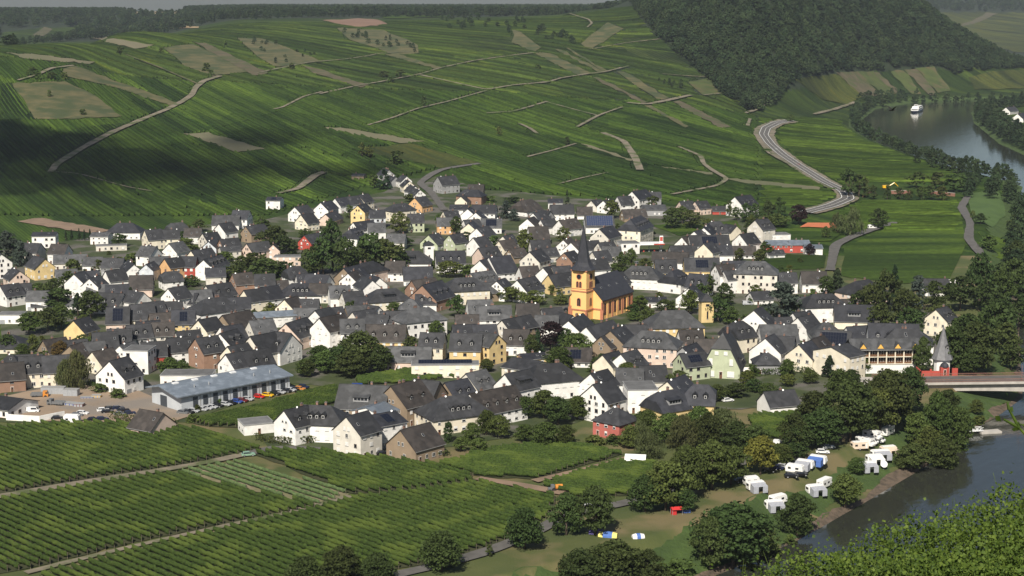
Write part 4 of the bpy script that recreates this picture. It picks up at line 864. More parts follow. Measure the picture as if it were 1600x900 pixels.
((440,430), [(120,85,290,85,'Wnhm',12,8),(30,255,140,225,'Cb',10,8),(200,250,350,250,'Td',9,7),(160,345,340,345,'Ag',9,7),(350,370,480,340,'Wd',9,9),(430,350,620,330,'Td',9,8),(670,325,890,310,'Sg',9,8),(1010,328,920,315,'Wd',8,8),(740,385,960,350,'Td',9,8),(1050,415,960,410,'Td',8,8),(1070,378,1240,375,'Td',9,9),(45,505,260,440,'Pdm',12,10),(395,448,640,400,'Wb',11,12),(620,460,850,455,'Wgm',10,12),(880,515,1295,520,'Ybm',12,10),(1090,745,1560,750,'Pgm',10,8),(1380,345,1480,335,'Wgh',12,11),(1340,250,1350,250,'Wgh',9,10)]),
((660,430), [(470,262,720,255,'Wg',13,10),(560,320,920,315,'Wgm',11,9),(980,298,1210,295,'Tb',11,9),(350,415,580,412,'Sb',11,8),(340,520,530,515,'An',9,7),(560,520,730,515,'An',9,7),(830,470,980,440,'Td',10,9),(960,445,1060,425,'Sd',9,9),(1220,420,1370,420,'Wg',10,8),(1290,350,1400,340,'Ad',9,7),(1420,385,1480,400,'Wd',8,8),(850,565,1110,570,'Wbm',11,9),(300,605,620,610,'Ydm',12,11),(785,620,720,608,'Yg',9,11),(10,600,205,605,'Cdm',10,10),(1070,820,1210,810,'Ynl',8,4)]),
((860,340), [(850,502,1040,510,'Wghm',13,10),(1090,440,1310,440,'Ydm',12,10),(1240,562,1360,532,'Wnqm',12,10),(1440,735,1480,705,'Wd',11,9),(580,600,750,565,'Td',10,9),(420,440,560,430,'Wd',10,9),(1020,830,1170,830,'Wnl',9,4)]),
((860,430), [(1160,370,1410,365,'Ygh',15,11),(190,475,340,400,'Wd',10,10),(375,540,650,470,'Wd',9,9),(625,580,760,520,'Sd',11,10),(530,640,600,620,'Sd',9,8),(760,520,1000,520,'Ad',10,8),(970,580,1170,590,'Pghm',13,12),(1350,575,1570,570,'Wbm',10,8),(100,755,430,760,'Wbs',13,6)]),
((860,530), [(545,165,640,140,'Cd',9,8),(735,155,900,110,'Wdm',11,9),(-80,262,60,250,'Wdh',13,11),(420,360,570,320,'Wd',10,9),(445,475,620,430,'Wd',12,12),(780,490,1090,485,'Wf',13,8),(690,303,965,305,'Wg',10,8),(940,280,1190,275,'Td',10,8),(1060,560,1360,512,'Ynqm',12,9),(1440,470,1700,480,'Ynqm',12,10),(1220,440,1400,372,'Cn',11,9)]),
((1040,480), [(920,35,960,15,'Wd',14,12),(680,160,830,140,'Cdqm',12,11),(980,185,1360,182,'Wg',13,10),(1130,110,1260,105,'Ad',10,8),(1330,60,1400,50,'Wd',11,9),(1380,108,1450,95,'Wd',10,9),(1040,325,1110,290,'Wd',12,10),(1130,300,1300,310,'Wd',10,9),(1390,390,1480,360,'Cn',11,10),(1520,335,1600,310,'Cb',10,9),(360,335,500,335,'Tb',9,8),(180,420,320,372,'An',10,8),(1045,475,1055,475,'Adh',9,7)]),
((1240,480), [(395,415,560,380,'Cdl',16,11),(780,168,1300,180,'Wnm',14,13),(590,205,740,195,'Wn',11,10),(1120,228,1240,232,'Wdh',12,12),(240,238,600,255,'Cds',13,9),(340,158,345,158,'Wgh',12,9),(1485,25,1590,-5,'Cdm',10,11)]),
((1280,400), [(160,505,560,515,'Cnm',13,9),(370,265,440,255,'Pdhm',13,10),(230,452,470,455,'Tb',8,5),(1090,238,1340,240,'Wd',10,7)]),
((1060,390), [(530,220,600,215,'Wd',8,10),(440,160,520,155,'Wb',9,12),(1010,242,1225,240,'Wd',9,9),(1280,228,1540,230,'Wb',11,9),(120,250,310,265,'Wnm',12,10),(800,440,900,435,'Wd',9,5),(1230,495,1400,495,'Wd',10,9),(1450,465,1560,462,'Wdhm',12,11)]),
((360,590), [(560,345,760,300,'Wdm',10,10),(770,285,1040,295,'Wdhm',12,10),(110,470,420,440,'Wf',9,3.3)]),
((500,590), [(275,410,420,370,'Td',11,12),(210,70,720,90,'Sgm',14,11),(740,90,1040,20,'Sbm',14,12),(1060,25,1160,35,'Sd',12,11),(480,315,650,260,'Wml',11,8),(500,400,780,350,'Wnls',13,9),(840,550,1140,470,'Sb',12,9),(1310,200,1470,180,'Cdhm',14,10)]),
((640,530), [(370,455,600,410,'Snm',11,9),(590,360,790,315,'Tgm',11,9),(630,570,1090,480,'Wbm',13,10),(995,365,1240,315,'Wdm',11,11),(1080,190,1380,235,'Cdl',14,7),(20,255,720,248,'Cfs',7,5)]),
]
for (ox, oy), lst in TILES:
    for e in lst:
        x1, y1, x2, y2, code = e[:5]; w, Hr = (e[5], e[6]) if len(e) > 6 else (9.5, 9.5)
        Lx = 40 if code[1] == 'f' or w >= 14 or (abs(x2 - x1) > 330) else 18
        place_house(ox + x1 * Z_, oy + y1 * Z_, ox + x2 * Z_, oy + y2 * Z_, code, w, Hr, Lmax=Lx)
for e in [((1060,290),(905,572,1355,570,'Rml',11,6)),((840,280),(950,425,1090,372,'Cnqm',13,14)),((860,530),(565,690,615,700,'Kdh',10,8.5)),((1060,390),(720,120,900,125,'Tghm',13,14))]:
    (ox, oy), e2 = e; r_ = place_house(ox + e2[0]*Z_, oy + e2[1]*Z_, ox + e2[2]*Z_, oy + e2[3]*Z_, e2[4], e2[5], e2[6], Lmax=40)
    HOUSES[-1]['own'] = {'R': 'long red hall with blue grey metal roof behind the village', 'C': 'tall cream half hipped house with rows of windows behind the church spire', 'K': 'brick red cube house with low hipped roof among garden trees', 'T': 'large beige villa with grey hipped roof and stone base behind the blue cedar'}[e2[4][0]]
place_house(1194, 613, 1240, 609, 'Wd', 9, 7)
place_house(1590, 178, 1606, 175, 'Wd', 12, 9)
place_house(1572, 168, 1590, 166, 'Wd', 10, 8)
# ------------------------------------------------------------------ landmark buildings
def frame_at(p, ang, name, label, cat): return empty(name, (p[0], p[1], p[2]), ang, label, cat)
material('church_yellow', (.82,.50,.20), (.76,.46,.175), 0.3, 0.85, c2=(.70,.42,.165), s2=.15)
material('church_red', (.46,.19,.11), (.40,.16,.09), 1, 0.85)
material('church_roof', (.040,.041,.048), (.028,.029,.034), .6, 0.5, bump=.4, bscale=4, dist=.05)
def arch(m, w, h, y, mi, n=8, x0=0, z0=0, d=.1):
    """arched slab in x,z at depth y looking to -y"""
    pts = [(x0 - w/2, z0), (x0 + w/2, z0)] + [(x0 + w/2 * math.cos(math.pi*i/n), z0 + h - w/2 + w/2 * math.sin(math.pi*i/n)) for i in range(n + 1)]
    m.prism(pts, y - d, y, mi)
def arch_window(name, w, h, fw=.28):
    m = MB(); arch(m, w + 2*fw, h + fw, 0, 0, z0=-.05, d=.14); arch(m, w, h - .1, -.1, 1, z0=.1, d=.08)
    m.box(-.05, .05, -.22, -.17, .15, h - w/2, 0); return m.me(name, [M['church_red'], M['glass']])
def round_window(name, r):
    m = MB(); n = 16
    for rr, y, mi in ((r + .35, 0, 0), (r, -.12, 1)):
        m.prism([(rr * math.cos(2*math.pi*i/n), rr * math.sin(2*math.pi*i/n)) for i in range(n)], y - .14, y, mi)
    return m.me(name, [M['church_red'], M['glass']])
TH = math.radians(33)
cp_ = ground(911, 499)
ch = frame_at(cp_, -TH, 'church', 'yellow church with red trim and tall dark pointed spire', 'church')
ts = 3.7; TH_ = 22.5
tw = MB(); tw.box(-ts, ts, -ts, ts, -1.5, TH_, 0)
two = tw.obj('tower', [M['church_yellow']], ch)
for z, hh, o in ((4.6, .55, .30), (12.9, .5, .25), (14.1, .18, .12), (TH_ - .5, .5, .35)):
    MB().box(-ts-o, ts+o, -ts-o, ts+o, z, z + hh).obj('cornice', [M['church_red']], two)
for sx in (-1, 1):
    for sy in (-1, 1): MB().box(sx*ts-.45, sx*ts+.45, sy*ts-.45, sy*ts+.45, -1.5, 4.5).obj('corner_pilaster', [M['church_red']], two)
sp_m = MB(); prof = [(5.9, TH_ - .02), (5.7, TH_ + .35), (4.3, TH_ + 1.5), (3.3, TH_ + 3.2), (2.7, TH_ + 5.6), (0.12, TH_ + 19.5)]
for i, (r, z) in enumerate(prof): pass
sp_m.lathe(prof, 8); spo = sp_m.obj('spire', [M['church_roof']], ch)
spo.rotation_euler = (0, 0, math.pi / 8)
MB().cyl((0,0,TH_+19.3), (0,0,TH_+22), .06, .05, 6).box(-.5, .5, -.05, .05, TH_+21.0, TH_+21.15).obj('cross', [M['metal_grey']], spo)
aw, rw, bw = arch_window('window', .95, 2.6, .2), round_window('clock_window', 1.0), arch_window('window', 1.5, 3.4)
for rz, nx_, ny_ in ((0, 0, -1), (math.pi/2, 1, 0), (-math.pi/2, -1, 0)):
    for u in (-.75, .75): put('window', aw, two, (nx_*ts - ny_*u*0 + (u if ny_ else 0), ny_*ts + (u if nx_ else 0), 14.8), rz)
    put('clock_window', rw, two, (nx_*ts, ny_*ts, 19.6), rz); put('window', bw, two, (nx_*ts, ny_*ts, 6.6), rz)
NW, NL, NE, NR = 8.2, 27, 9.2, 17.6
nv = MB(); nv.prism([(-NW, -1.5), (NW, -1.5), (NW, NE), (0, NR - .3), (-NW, NE)], 2.4, 2.4 + NL, 0); nvo = nv.obj('nave', [M['church_yellow']], ch)
rf = MB()
for s in (-1, 1):
    p = [(0, 1.9, NR), (0, 3.2 + NL, NR), (s*(NW+.7), 3.2 + NL, NE - .6), (s*(NW+.7), 1.9, NE - .6)]
    f = [(0,1,2,3)] if s < 0 else [(3,2,1,0)]; q_ = [(x, y, z + .3) for x, y, z in p]
    rf.add(p + q_, [(0,1,2,3),(7,6,5,4),(0,4,5,1),(1,5,6,2),(2,6,7,3),(3,7,4,0)], 0)
rfo = rf.obj('nave_roof', [M['church_roof']], ch)
for sx in (-1, 1):
    MB().box(sx*NW - .25, sx*NW + .25, 2.3, 2.5 + NL, NE - 1.3, NE - .75).obj('eave_cornice', [M['church_red']], nvo)
    for i in range(7):
        y = 2.6 + i * (NL - .4) / 6; wd = .75 if i in (0, 6) else .4
        MB().box(sx*NW - .2, sx*NW + .2, y - wd, y + wd, -1.5, NE - 1.3).obj('pilaster', [M['church_red'] if i in (0, 2, 4, 6) else M['church_yellow']], nvo)
    for i in range(6): put('window', arch_window('window', 1.5, 5.0), nvo, (sx * NW, 2.6 + (i + .5) * (NL - .4) / 6, 2.3), sx * math.pi / 2)
for y in (8, 15, 22): put('skylight', SKYL, rfo, (NW * .55, y, NE + (NR - NE) * .45 + .45)).rotation_euler = (0, math.radians(45), 0)
MB().box(-NW - .3, NW + .3, 2.1, 2.4, 4.5, 5.1).obj('facade_cornice', [M['church_red']], nvo)
for x in (-NW, NW): MB().box(x - .7, x + .7, 2.0, 2.4, -1.5, 4.5).obj('facade_pilaster', [M['church_red']], nvo)
apse = MB(); apse.lathe([(5.2, -1.5), (5.2, 7.4)], 12, 0, (0, 2.4 + NL)); apse.obj('apse', [M['church_yellow']], nvo)
ar = MB(); ar.lathe([(5.7, 7.4), (.1, 12.5)], 12, 0, (0, 2.4 + NL)); ar.obj('apse_roof', [M['church_roof']], nvo)

# long grey hall with ten tall gates
material('hall_panel', (.47,.49,.51), (.41,.43,.45), .3, .55)
material('hall_gate', (.055,.065,.075), (.045,.05,.06), 1, .5)
A = ground(284, 645); B = ground(453, 611); d = B - A; ang = math.atan2(d.y, d.x); HL = math.hypot(d.x, d.y); HWd = 18.5
hall = frame_at(A, ang, 'industrial_hall', 'long light grey hall with blue grey roof and row of tall dark gates', 'hall')
wl = MB(); wl.prismx([(0, -1), (HWd, -1), (HWd, 6.0), (HWd*.55, 7.6), (0, 6.0)], 0, HL, 0); wlo = wl.obj('wall', [M['hall_panel']], hall)
r_ = MB(); HR = [(-1.3, 5.62), (HWd*.55, 7.75), (HWd+.4, 5.95), (HWd+.4, 6.3), (HWd*.55, 8.1), (-1.3, 6.0)]
r_.prismx(HR, -2.4, HL + .8, 0); ro = r_.obj('roof', [M['roof_m']], hall)
for i in range(10):
    x = 5.6 + i * (HL - 7.5) / 9.3
    g_ = MB(); g_.box(x - .95, x + .95, -.12, .0, 0, 4.7, 0)
    for k in range(6): g_.box(x - .9, x + .9, -.17, -.12, k * .78 + .04, k * .78 + .72, 0)
    g_.obj('gate', [M['hall_gate']], wlo)
    MB().box(x + 1.9, x + 2.1, -.12, 0, 0, 5.9).obj('downpipe', [M['gutter']], wlo)
MB().box(-.14, 0, 9, 13, 0, 4.2).obj('end_gate', [M['hall_gate']], wlo)
for x in (3, 11, 19, 27, 36):
    k = .62; MB().box(x, x + 2.2, HWd*.5, HWd*.5 + 1.3, 7.85, 8.35).obj('roof_light', [M['dish']], ro)
for x in (8, 14, 33, 40): MB().cyl((x, 4, 6.8), (x, 4, 8.0), .22, .22, 8).obj('vent', [M['metal_grey']], ro)

# green house with a steep mansard gable
p = ground(1126, 592); gh = frame_at(p, -.26, 'mansard_house', 'green house with steep mansard gable and white windows', 'house')
prof_w = [(-7.3, -1.2), (7.3, -1.2), (7.1, 3.9), (3.7, 11.2), (-3.7, 11.2), (-7.1, 3.9)]
MB().prism(prof_w, 0, 15).obj('wall', [M['wall_G']], gh)
gr = MB()
for s in (-1, 1):
    for (x0, z0), (x1, z1) in (((7.75, 3.5), (3.75, 11.6)), ((3.75, 11.6), (0, 16.9))):
        y0 = -.4; y0b = -.4 if x1 else 3.2
        gr.add([(s*x0, y0, z0), (s*x0, 15.4, z0), (s*x1, 15.4, z1), (s*x1, y0b, z1), (s*(x0-.3), y0, z0 - .1), (s*(x0-.3), 15.4, z0 - .1), (s*max(0, x1-.3), 15.4, z1 - .3), (s*max(0, x1-.3), y0b, z1 - .3)],
               [(0,1,2,3),(7,6,5,4),(0,4,5,1),(1,5,6,2),(2,6,7,3),(3,7,4,0)], 0)
gr.add([(-3.9, -.5, 11.4), (3.9, -.5, 11.4), (0, 3.2, 16.9)], [(0, 1, 2)], 0); gr.add([(-3.75, 15.3, 11.6), (3.75, 15.3, 11.6), (0, 15.3, 16.9)], [(2, 1, 0)], 0)
gro = gr.obj('roof', [M['roof_d']], gh); put('chimney', CHIM, gro, (1, 9, 17.2))
for x, z, w_, h_ in ((-3.7, .8, 2.6, 2.2), (3.7, .8, 2.6, 2.2), (-3.8, 5.2, 1.3, 2.4), (3.8, 5.2, 1.3, 2.4), (-1.7, 9.0, 1.4, 1.4), (1.7, 9.0, 1.4, 1.4)):
    put('window', WIN['shutter'], gh, (x, 0, z), 0, (w_, 1, h_))
put('door', DOOR, gh, (0, 0, 0), 0, (1.3, 1, 2.9)); put('dormer', dormer_mesh('d', True), gro, (7.0, 7, 6.2), math.pi / 2)
pw = ground(1072, 592); gw = place_house(1062, 553, 1100, 549, 'Gds', 9, 9)
HOUSES[-1]['own'] = 'lower green wing with solar roof left of the green mansard house'

# riverside hotel with loggias under four orange gables
p = ground(1384, 584); ho = frame_at(p, .06, 'hotel', 'riverside hotel wing with two storeys of loggias under four orange gables', 'hotel')
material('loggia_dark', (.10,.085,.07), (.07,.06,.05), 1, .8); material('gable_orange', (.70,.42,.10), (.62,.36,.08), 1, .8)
hw = 13.2
MB().box(-hw, hw, 0, 9, -1.5, 3.7).obj('base_wall', [M['wall_W']], ho)
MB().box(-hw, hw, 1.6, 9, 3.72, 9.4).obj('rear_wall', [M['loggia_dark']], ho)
for z in (3.7, 6.4): MB().box(-hw, hw, -.3, 1.58, z, z + .25).obj('balcony_floor', [M['wall_C']], ho)
for i in range(9):
    x = -hw + i * 2 * hw / 8; MB().box(x - .2, x + .2, -.25, .15, 3.95, 9.4).obj('post', [M['wall_C']], ho)
for z in (3.95, 6.65):
    for i in range(8):
        x = -hw + i * 2 * hw / 8; r2 = MB(); r2.box(x + .22, x + 2*hw/8 - .22, -.12, -.04, z + .85, z + .97); r2.box(x + .22, x + 2*hw/8 - .22, -.1, -.06, z + .1, z + .62); r2.obj('railing', [M['balcony_wood']], ho)
        put('window', WIN['plain'], ho, (x + hw/8, 1.6, z + .1), 0, (2.0, 1, 2.1))
rr = roof_gable(2*hw, 10.5, 9.5, 3.0).obj('roof', [M['roof_g'], M['gutter']], ho, loc=(0, 4.6, 0))
for i in range(4):
    x = -hw + (2*i + 1) * 2 * hw / 8 + .8; gm = MB(); gm.prism([(x - 1.75, 9.2), (x + 1.75, 9.2), (x, 11.6)], -.45, -.2, 0); gm.obj('gable', [M['gable_orange']], ho)
    g2 = MB()
    for s in (-1, 1): g2.add([(x, -.7, 12.0), (x + s*2.15, -.7, 9.0), (x + s*2.15, 3.6, 9.0), (x, 3.6, 12.0), (x, -.7, 11.75), (x + s*2.15, -.7, 8.8), (x + s*2.15, 3.6, 8.8), (x, 3.6, 11.75)], [(0,1,2,3),(7,6,5,4),(0,4,5,1),(1,5,6,2),(2,6,7,3),(3,7,4,0)], 0)
    g2.obj('gable_roof', [M['roof_g']], ho)

# white building with a big solar roof
P = groundN([(921, 337), (951, 337)], False, 10); c = (P[0] + P[1]) / 2
sb = frame_at((c[0], c[1], H(c[0], c[1])), .03, 'solar_building', 'white building whose whole front roof is covered by blue solar panels', 'house')
wall_gable(17, 17, 4.4, 5.6, False).obj('wall', [M['wall_W']], sb); so = roof_gable(17, 17, 4.4, 5.6).obj('roof', [M['roof_g'], M['gutter']], sb)
o = solar_mesh(12, 5, 1.3, 1.75).obj('solar_array', [M['solar_blue'], M['gutter']], so, loc=(0, -4.3, 7.5)); o.rotation_euler = (math.atan(5.6 / 8.5), 0, 0)
put('door', DOOR, sb, (0, -8.5, 0), 0, (1.2, 1, 2.2))
for x in (-5, -2.5, 2.5, 5): put('window', WIN['plain'], sb, (x, -8.5, 1), 0, (1.4, 1, 1.4))

# small towers
def small_tower(px, py, w_, h_, rise, wall, label, rz=.2, name='tower'):
    p = ground(px, py); t_ = frame_at(p, rz, name, label, 'tower')
    MB().box(-w_/2, w_/2, -w_/2, w_/2, -1, h_).obj('wall', [M['wall_' + wall]], t_)
    m = MB(); k = w_/2 + .5; m.add([(-k,-k,h_),(k,-k,h_),(k,k,h_),(-k,k,h_),(-k,-k,h_+.2),(k,-k,h_+.2),(k,k,h_+.2),(-k,k,h_+.2),(0,0,h_+rise)], [(3,2,1,0),(0,1,5,4),(1,2,6,5),(2,3,7,6),(3,0,4,7),(4,5,8),(5,6,8),(6,7,8),(7,4,8)], 0)
    m.obj('roof', [M['roof_d']], t_); put('window', WIN['dark'], t_, (0, -w_/2, h_ * .2), 0, (.7, 1, h_ * .35)); put('window', WIN['dark'], t_, (0, -w_/2, h_ - 2), 0, (1.6, 1, .9)); return t_
small_tower(670, 416, 4.6, 11.5, 2.2, 'W', 'slim white square tower beside the school', name='school_tower')
small_tower(1103, 503, 5.4, 9.5, 3.2, 'Y', 'yellow square tower with pyramid roof behind the green mansard house', .12, 'fire_tower')
# ferry tower with bell-shaped roof
p = ground(1471, 590); p.z += 2.0; ft = frame_at(p, 0, 'ferry_tower', 'white round tower with tall pointed grey slate roof at the bridge', 'tower')
MB().lathe([(3.0, -2), (3.0, 5.4)], 10).obj('wall', [M['wall_W']], ft)
m = MB(); m.lathe([(4.1, 5.3), (3.75, 6.1), (2.7, 8.6), (1.75, 11.6), (.9, 14.6), (.12, 17.6)], 8); material('tower_slate', (.17,.17,.175), (.12,.12,.125), .8, .6); fo = m.obj('roof', [M['tower_slate']], ft)
MB().cyl((0,0,17.4), (0,0,19.6), .07, .03, 6).obj('finial', [M['metal_grey']], fo); put('dormer', dormer_mesh('g', False), fo, (1.2, -1.9, 9.4), .5)
m = MB(); m.box(-1.6, 1.6, -4.6, -2.4, -1, 2.9); m.obj('porch', [M['wall_R']], ft); m = MB(); m.lathe([(1.7, 2.9), (1.5, 3.7), (.9, 4.3), (.1, 4.6)], 10, 0, (0, -3.4)); m.obj('porch_roof', [M['roof_n']], ft); put('door', DOOR, ft, (0, -4.6, 0), 0, (1.0, 1, 2.1))
m = MB(); m.box(-9, -1.7, -4.4, -4.0, -1, 1.5); m.box(-9, -8.6, -4.4, 3, -1, 1.5); m.box(-5.5, -4.9, -4.5, -3.9, -1, 2.2); m.obj('terrace_wall', [M['wall_R']], ft); m = MB(); m.box(3.1, 5.2, -3.0, -2.4, -1, 2.2); m.obj('buttress', [M['wall_R']], ft)

# road bridge
br = frame_at((0, 0, 0), 0, 'road_bridge', 'pale concrete road bridge with brown railing at the right edge', 'bridge')
X0, X1, YB, ZD = 132, 345, 586, 2.5; BS = .055
def by(x): return YB + (x - X0) * BS
n = 24; xs = np.linspace(X0, X1, n + 1)
def bridge_band(y0, y1, zt, zb, mat, name):
    m = MB()
    for i in range(n):
        a, b2 = xs[i], xs[i+1]
        v = [(a, by(a)+y0, zb(a)), (b2, by(b2)+y0, zb(b2)), (b2, by(b2)+y1, zb(b2)), (a, by(a)+y1, zb(a)), (a, by(a)+y0, zt(a)), (b2, by(b2)+y0, zt(b2)), (b2, by(b2)+y1, zt(b2)), (a, by(a)+y1, zt(a))]
        m.add(v, [(0,3,2,1),(4,5,6,7),(0,1,5,4),(2,3,7,6)] + ([(3,0,4,7)] if i == 0 else []) + ([(1,2,6,5)] if i == n-1 else []), 0)
    return m.obj(name, [mat], br)
hz = lambda x: ZD - .9 - 2.7 - 4.0 * max(0, min(1, (x - 160) / 70)) ** 2
bridge_band(0, 10, lambda x: ZD, lambda x: ZD - .9, M['concrete'], 'deck'); bridge_band(1.7, 8.3, lambda x: ZD - .9, hz, M['concrete'], 'girder')
bridge_band(.4, 9.6, lambda x: ZD + .03, lambda x: ZD + .004, M['asphalt'], 'roadway')
material('rail_brown', (.25,.13,.10), (.2,.1,.08), 2, .6)
for yy in (.15, 9.75):
    m = MB()
    for i in range(n):
        a, b2 = xs[i], xs[i+1]
        for z0, z1 in ((ZD + .95, ZD + 1.1), (ZD + .15, ZD + .25)): m.add([(a, by(a)+yy-.04, z0), (b2, by(b2)+yy-.04, z0), (b2, by(b2)+yy-.04, z1), (a, by(a)+yy-.04, z1), (a, by(a)+yy+.04, z0), (b2, by(b2)+yy+.04, z0), (b2, by(b2)+yy+.04, z1), (a, by(a)+yy+.04, z1)], [(0,1,2,3),(7,6,5,4),(3,2,6,7),(0,4,5,1)], 0)
    for x in np.arange(X0, X1, .45): m.box(x-.03, x+.03, by(x)+yy-.03, by(x)+yy+.03, ZD, ZD + 1.0)
    m.obj('railing', [M['rail_brown']], br)
m = MB(); m.box(238, 243, by(240)+2.2, by(240)+7.8, -10, hz(240) - .01); m.obj('pier', [M['concrete']], br)
m = MB(); m.box(124, 133, YB - 1, YB + 11, -3, ZD - .2); m.obj('abutment', [M['concrete']], br)
lp = MB(); lp.cyl((185, by(185) + .3, ZD), (185, by(185) + .3, ZD + 6), .09, .06, 6); lp.obj('lamp_post', [M['rail_brown']], br)

# petrol station
p = ground(1014, 394); gs = frame_at(p, .1, 'petrol_station', 'small petrol station canopy with red fascia right of the church', 'petrol station')
MB().box(-8, 8, -4, 4, 4.6, 5.3).obj('canopy', [M['dish']], gs); MB().box(2, 8.1, -4.15, -4.02, 4.6, 5.3).obj('fascia', [M['wall_R']], gs)
for x in (-6, 0, 6): MB().box(x-.2, x+.2, -.2, .2, -1, 4.6).obj('column', [M['metal_grey']], gs)
for x in (-3, 3): MB().box(x-.4, x+.4, -.3, .3, 0, 1.7).obj('pump', [M['wall_R']], gs)
p = ground(1033, 394); py_ = frame_at(p, .1, 'price_sign', 'tall white and blue price sign beside the petrol station', 'sign')
MB().box(-1.0, 1.0, -.15, .15, 2.6, 9.2).obj('panel', [M['dish']], py_); MB().box(-.8, .8, -.2, -.16, 3.2, 5.6).obj('price_field', [M['wall_L']], py_); MB().box(-.8, .8, -.2, -.16, 6.2, 8.6).obj('logo_field', [M['wall_R']], py_); MB().box(-.3, .3, -.1, .1, -1, 2.6).obj('post', [M['metal_grey']], py_)
# ------------------------------------------------------------------ trees
def leafmat(n, c, k=.45): material('leaf_' + n, c, tuple(v * k for v in c), .9, .75, rnd=.26, hue=.035, detail=4, trans=.3, spec=.15, coord='World')
leafmat('green', (.092,.132,.034)); leafmat('dark', (.066,.100,.029)); leafmat('yellow', (.15,.175,.034)); leafmat('willow', (.12,.145,.055)); leafmat('copper', (.030,.016,.017))
leafmat('spruce', (.034,.06,.026)); leafmat('blue', (.075,.10,.078)); leafmat('light', (.115,.155,.036)); leafmat('gold', (.15,.12,.035))
material('bark', (.09,.07,.05), (.055,.043,.032), 2, .95)
TREEME = {}
def crown_cards(C, size, rng, out=None, k=.8):
    n = len(C); nv = rng.normal(0, 1, (n, 3)) + (out if out is not None else 0) * k + np.array([0, 0, .5]); nv /= np.linalg.norm(nv, axis=1)[:, None]
    u = np.cross(nv, rng.normal(0, 1, (n, 3))); u /= np.maximum(1e-6, np.linalg.norm(u, axis=1))[:, None]; v = np.cross(nv, u)
    s = size * (.6 + .8 * rng.random((n, 1)))
    V = np.stack([C - u*s*.6, C - v*s*.45, C + u*s*.6, C + v*s*.45], 1)
    return V.reshape(-1, 3)
def clump_crown(rng, n_cl, n_lf, prof, rad=.15, leaf=.05, z0=.16, bulge=1.0):
    """unit tree: crown of width 1, from z0 to 1; prof(t)=relative radius at height t"""
    P = []; O = []
    lob = rng.uniform(0, 2*np.pi, 5); la = rng.uniform(.06, .2, 5)
    for i in range(n_cl):
        t = rng.beta(1.25, 1.15); th = rng.uniform(0, 2*np.pi); lobes = 1 + sum(la[j] * np.cos((j + 1) * th + lob[j] + 3*t) for j in range(5)) * .6
        r = prof(t) * .5 * lobes * (rng.random() ** .38) * .86
        c = np.array([r*np.cos(th), r*np.sin(th), z0 + (1 - z0) * t * .95 + .02]); rr = rad * rng.uniform(.55, 1.25) * (.7 + .5 * prof(t))
        d = rng.normal(0, 1, (n_lf, 3)); d /= np.linalg.norm(d, axis=1)[:, None]; d[:, 2] = np.abs(d[:, 2]) * .9 - .25 * rng.random(n_lf)
        P.append(c + d * rr * (rng.random((n_lf, 1)) ** .35) * np.array([1, 1, .75])); O.append(d)
    return np.concatenate(P), np.concatenate(O)
def trunk_mb(h=.3, r=.03, limbs=5, rng=None, spread=.2, top=.75):
    m = MB(); m.cyl((0,0,-.03), (0,0,h), r*1.25, r*.8, 7); m.cyl((0,0,h), (rng.normal(0,.02), rng.normal(0,.02), top), r*.8, r*.2, 6)
    for i in range(limbs):
        a = 2*math.pi*i/limbs + rng.uniform(-.4,.4); z = h*rng.uniform(.75, 1.3); m.cyl((0,0,z), (spread*math.cos(a), spread*math.sin(a), z + rng.uniform(.16,.32)), r*.5, r*.15, 5)
    return m
round_p = lambda t: max(.12, math.sin(math.pi * min(1, (.18 + .82*t))) ** .55) * (1 if t > .1 else .8)
tall_p = lambda t: max(.1, math.sin(math.pi * (.12 + .86*t)) ** .7)
cone_p = lambda t: max(.04, (1 - t) ** .85)
col_p = lambda t: max(.1, math.sin(math.pi * (.1 + .86*t)) ** .4)
def make_tree(kind, var, lod):
    key = (kind, var, lod)
    if key in TREEME: return TREEME[key]
    rng = np.random.default_rng(hash((len(kind), ord(kind[0]), var, lod)) % 2**32)
    q_ = {0: 1.0, 1: .45, 2: .16}[lod]; ls = {0: 1.0, 1: 1.45, 2: 2.3}[lod]
    mat = {'b': 'green', 'd': 'dark', 'y': 'yellow', 'w': 'willow', 'p': 'copper', 'c': 'spruce', 's': 'blue', 'k': 'dark', 'l': 'light', 'g': 'gold', 'u': 'green', 'v': 'light'}[kind]
    if kind in 'cs' and kind == 'c' or kind == 'k':
        pr = cone_p if kind == 'c' else col_p; C, O = clump_crown(rng, int(110*q_) + 14, int(22*q_) + 8, pr, .11, .05*ls, .05)
    elif kind == 's': C, O = clump_crown(rng, int(100*q_) + 14, int(30*q_) + 8, lambda t: max(.1, 1 - t*.8), .14, .04*ls, .08)
    elif kind == 'w':
        C, O = clump_crown(rng, int(110*q_) + 12, int(34*q_) + 8, round_p, .13, .035*ls, .1); C[:, 2] -= (rng.random(len(C)) ** 2) * .18
    elif kind in 'uv': C, O = clump_crown(rng, int(60*q_) + 10, int(30*q_) + 8, lambda t: math.sqrt(max(.05, 1 - t*t*.9)), .2, .075*ls, .0)
    else:
        pr = round_p if var % 2 == 0 else tall_p; C, O = clump_crown(rng, int(105*q_) + 14, int(40*q_) + 8, pr, .145, .042*ls, .17 if var != 2 else .1)
    size = {'c': .06, 'k': .06, 's': .05, 'w': .04, 'u': .085, 'v': .085}.get(kind, .048) * ls
    V = crown_cards(C, size, rng, O)
    if kind == 'w': V = V.reshape(-1, 4, 3); c = V.mean(1, keepdims=True); V = (c + (V - c) * np.array([.6, .6, 1.9])).reshape(-1, 3)
    cm = npmesh('crown', V, np.arange(len(V)).reshape(-1, 4), M['leaf_' + mat])
    tm = trunk_mb(.3, .028, 5 if kind not in 'ck' else 0, rng).me('trunk', [M['bark']], True)
    TREEME[key] = (cm, tm); return TREEME[key]
TREES = []
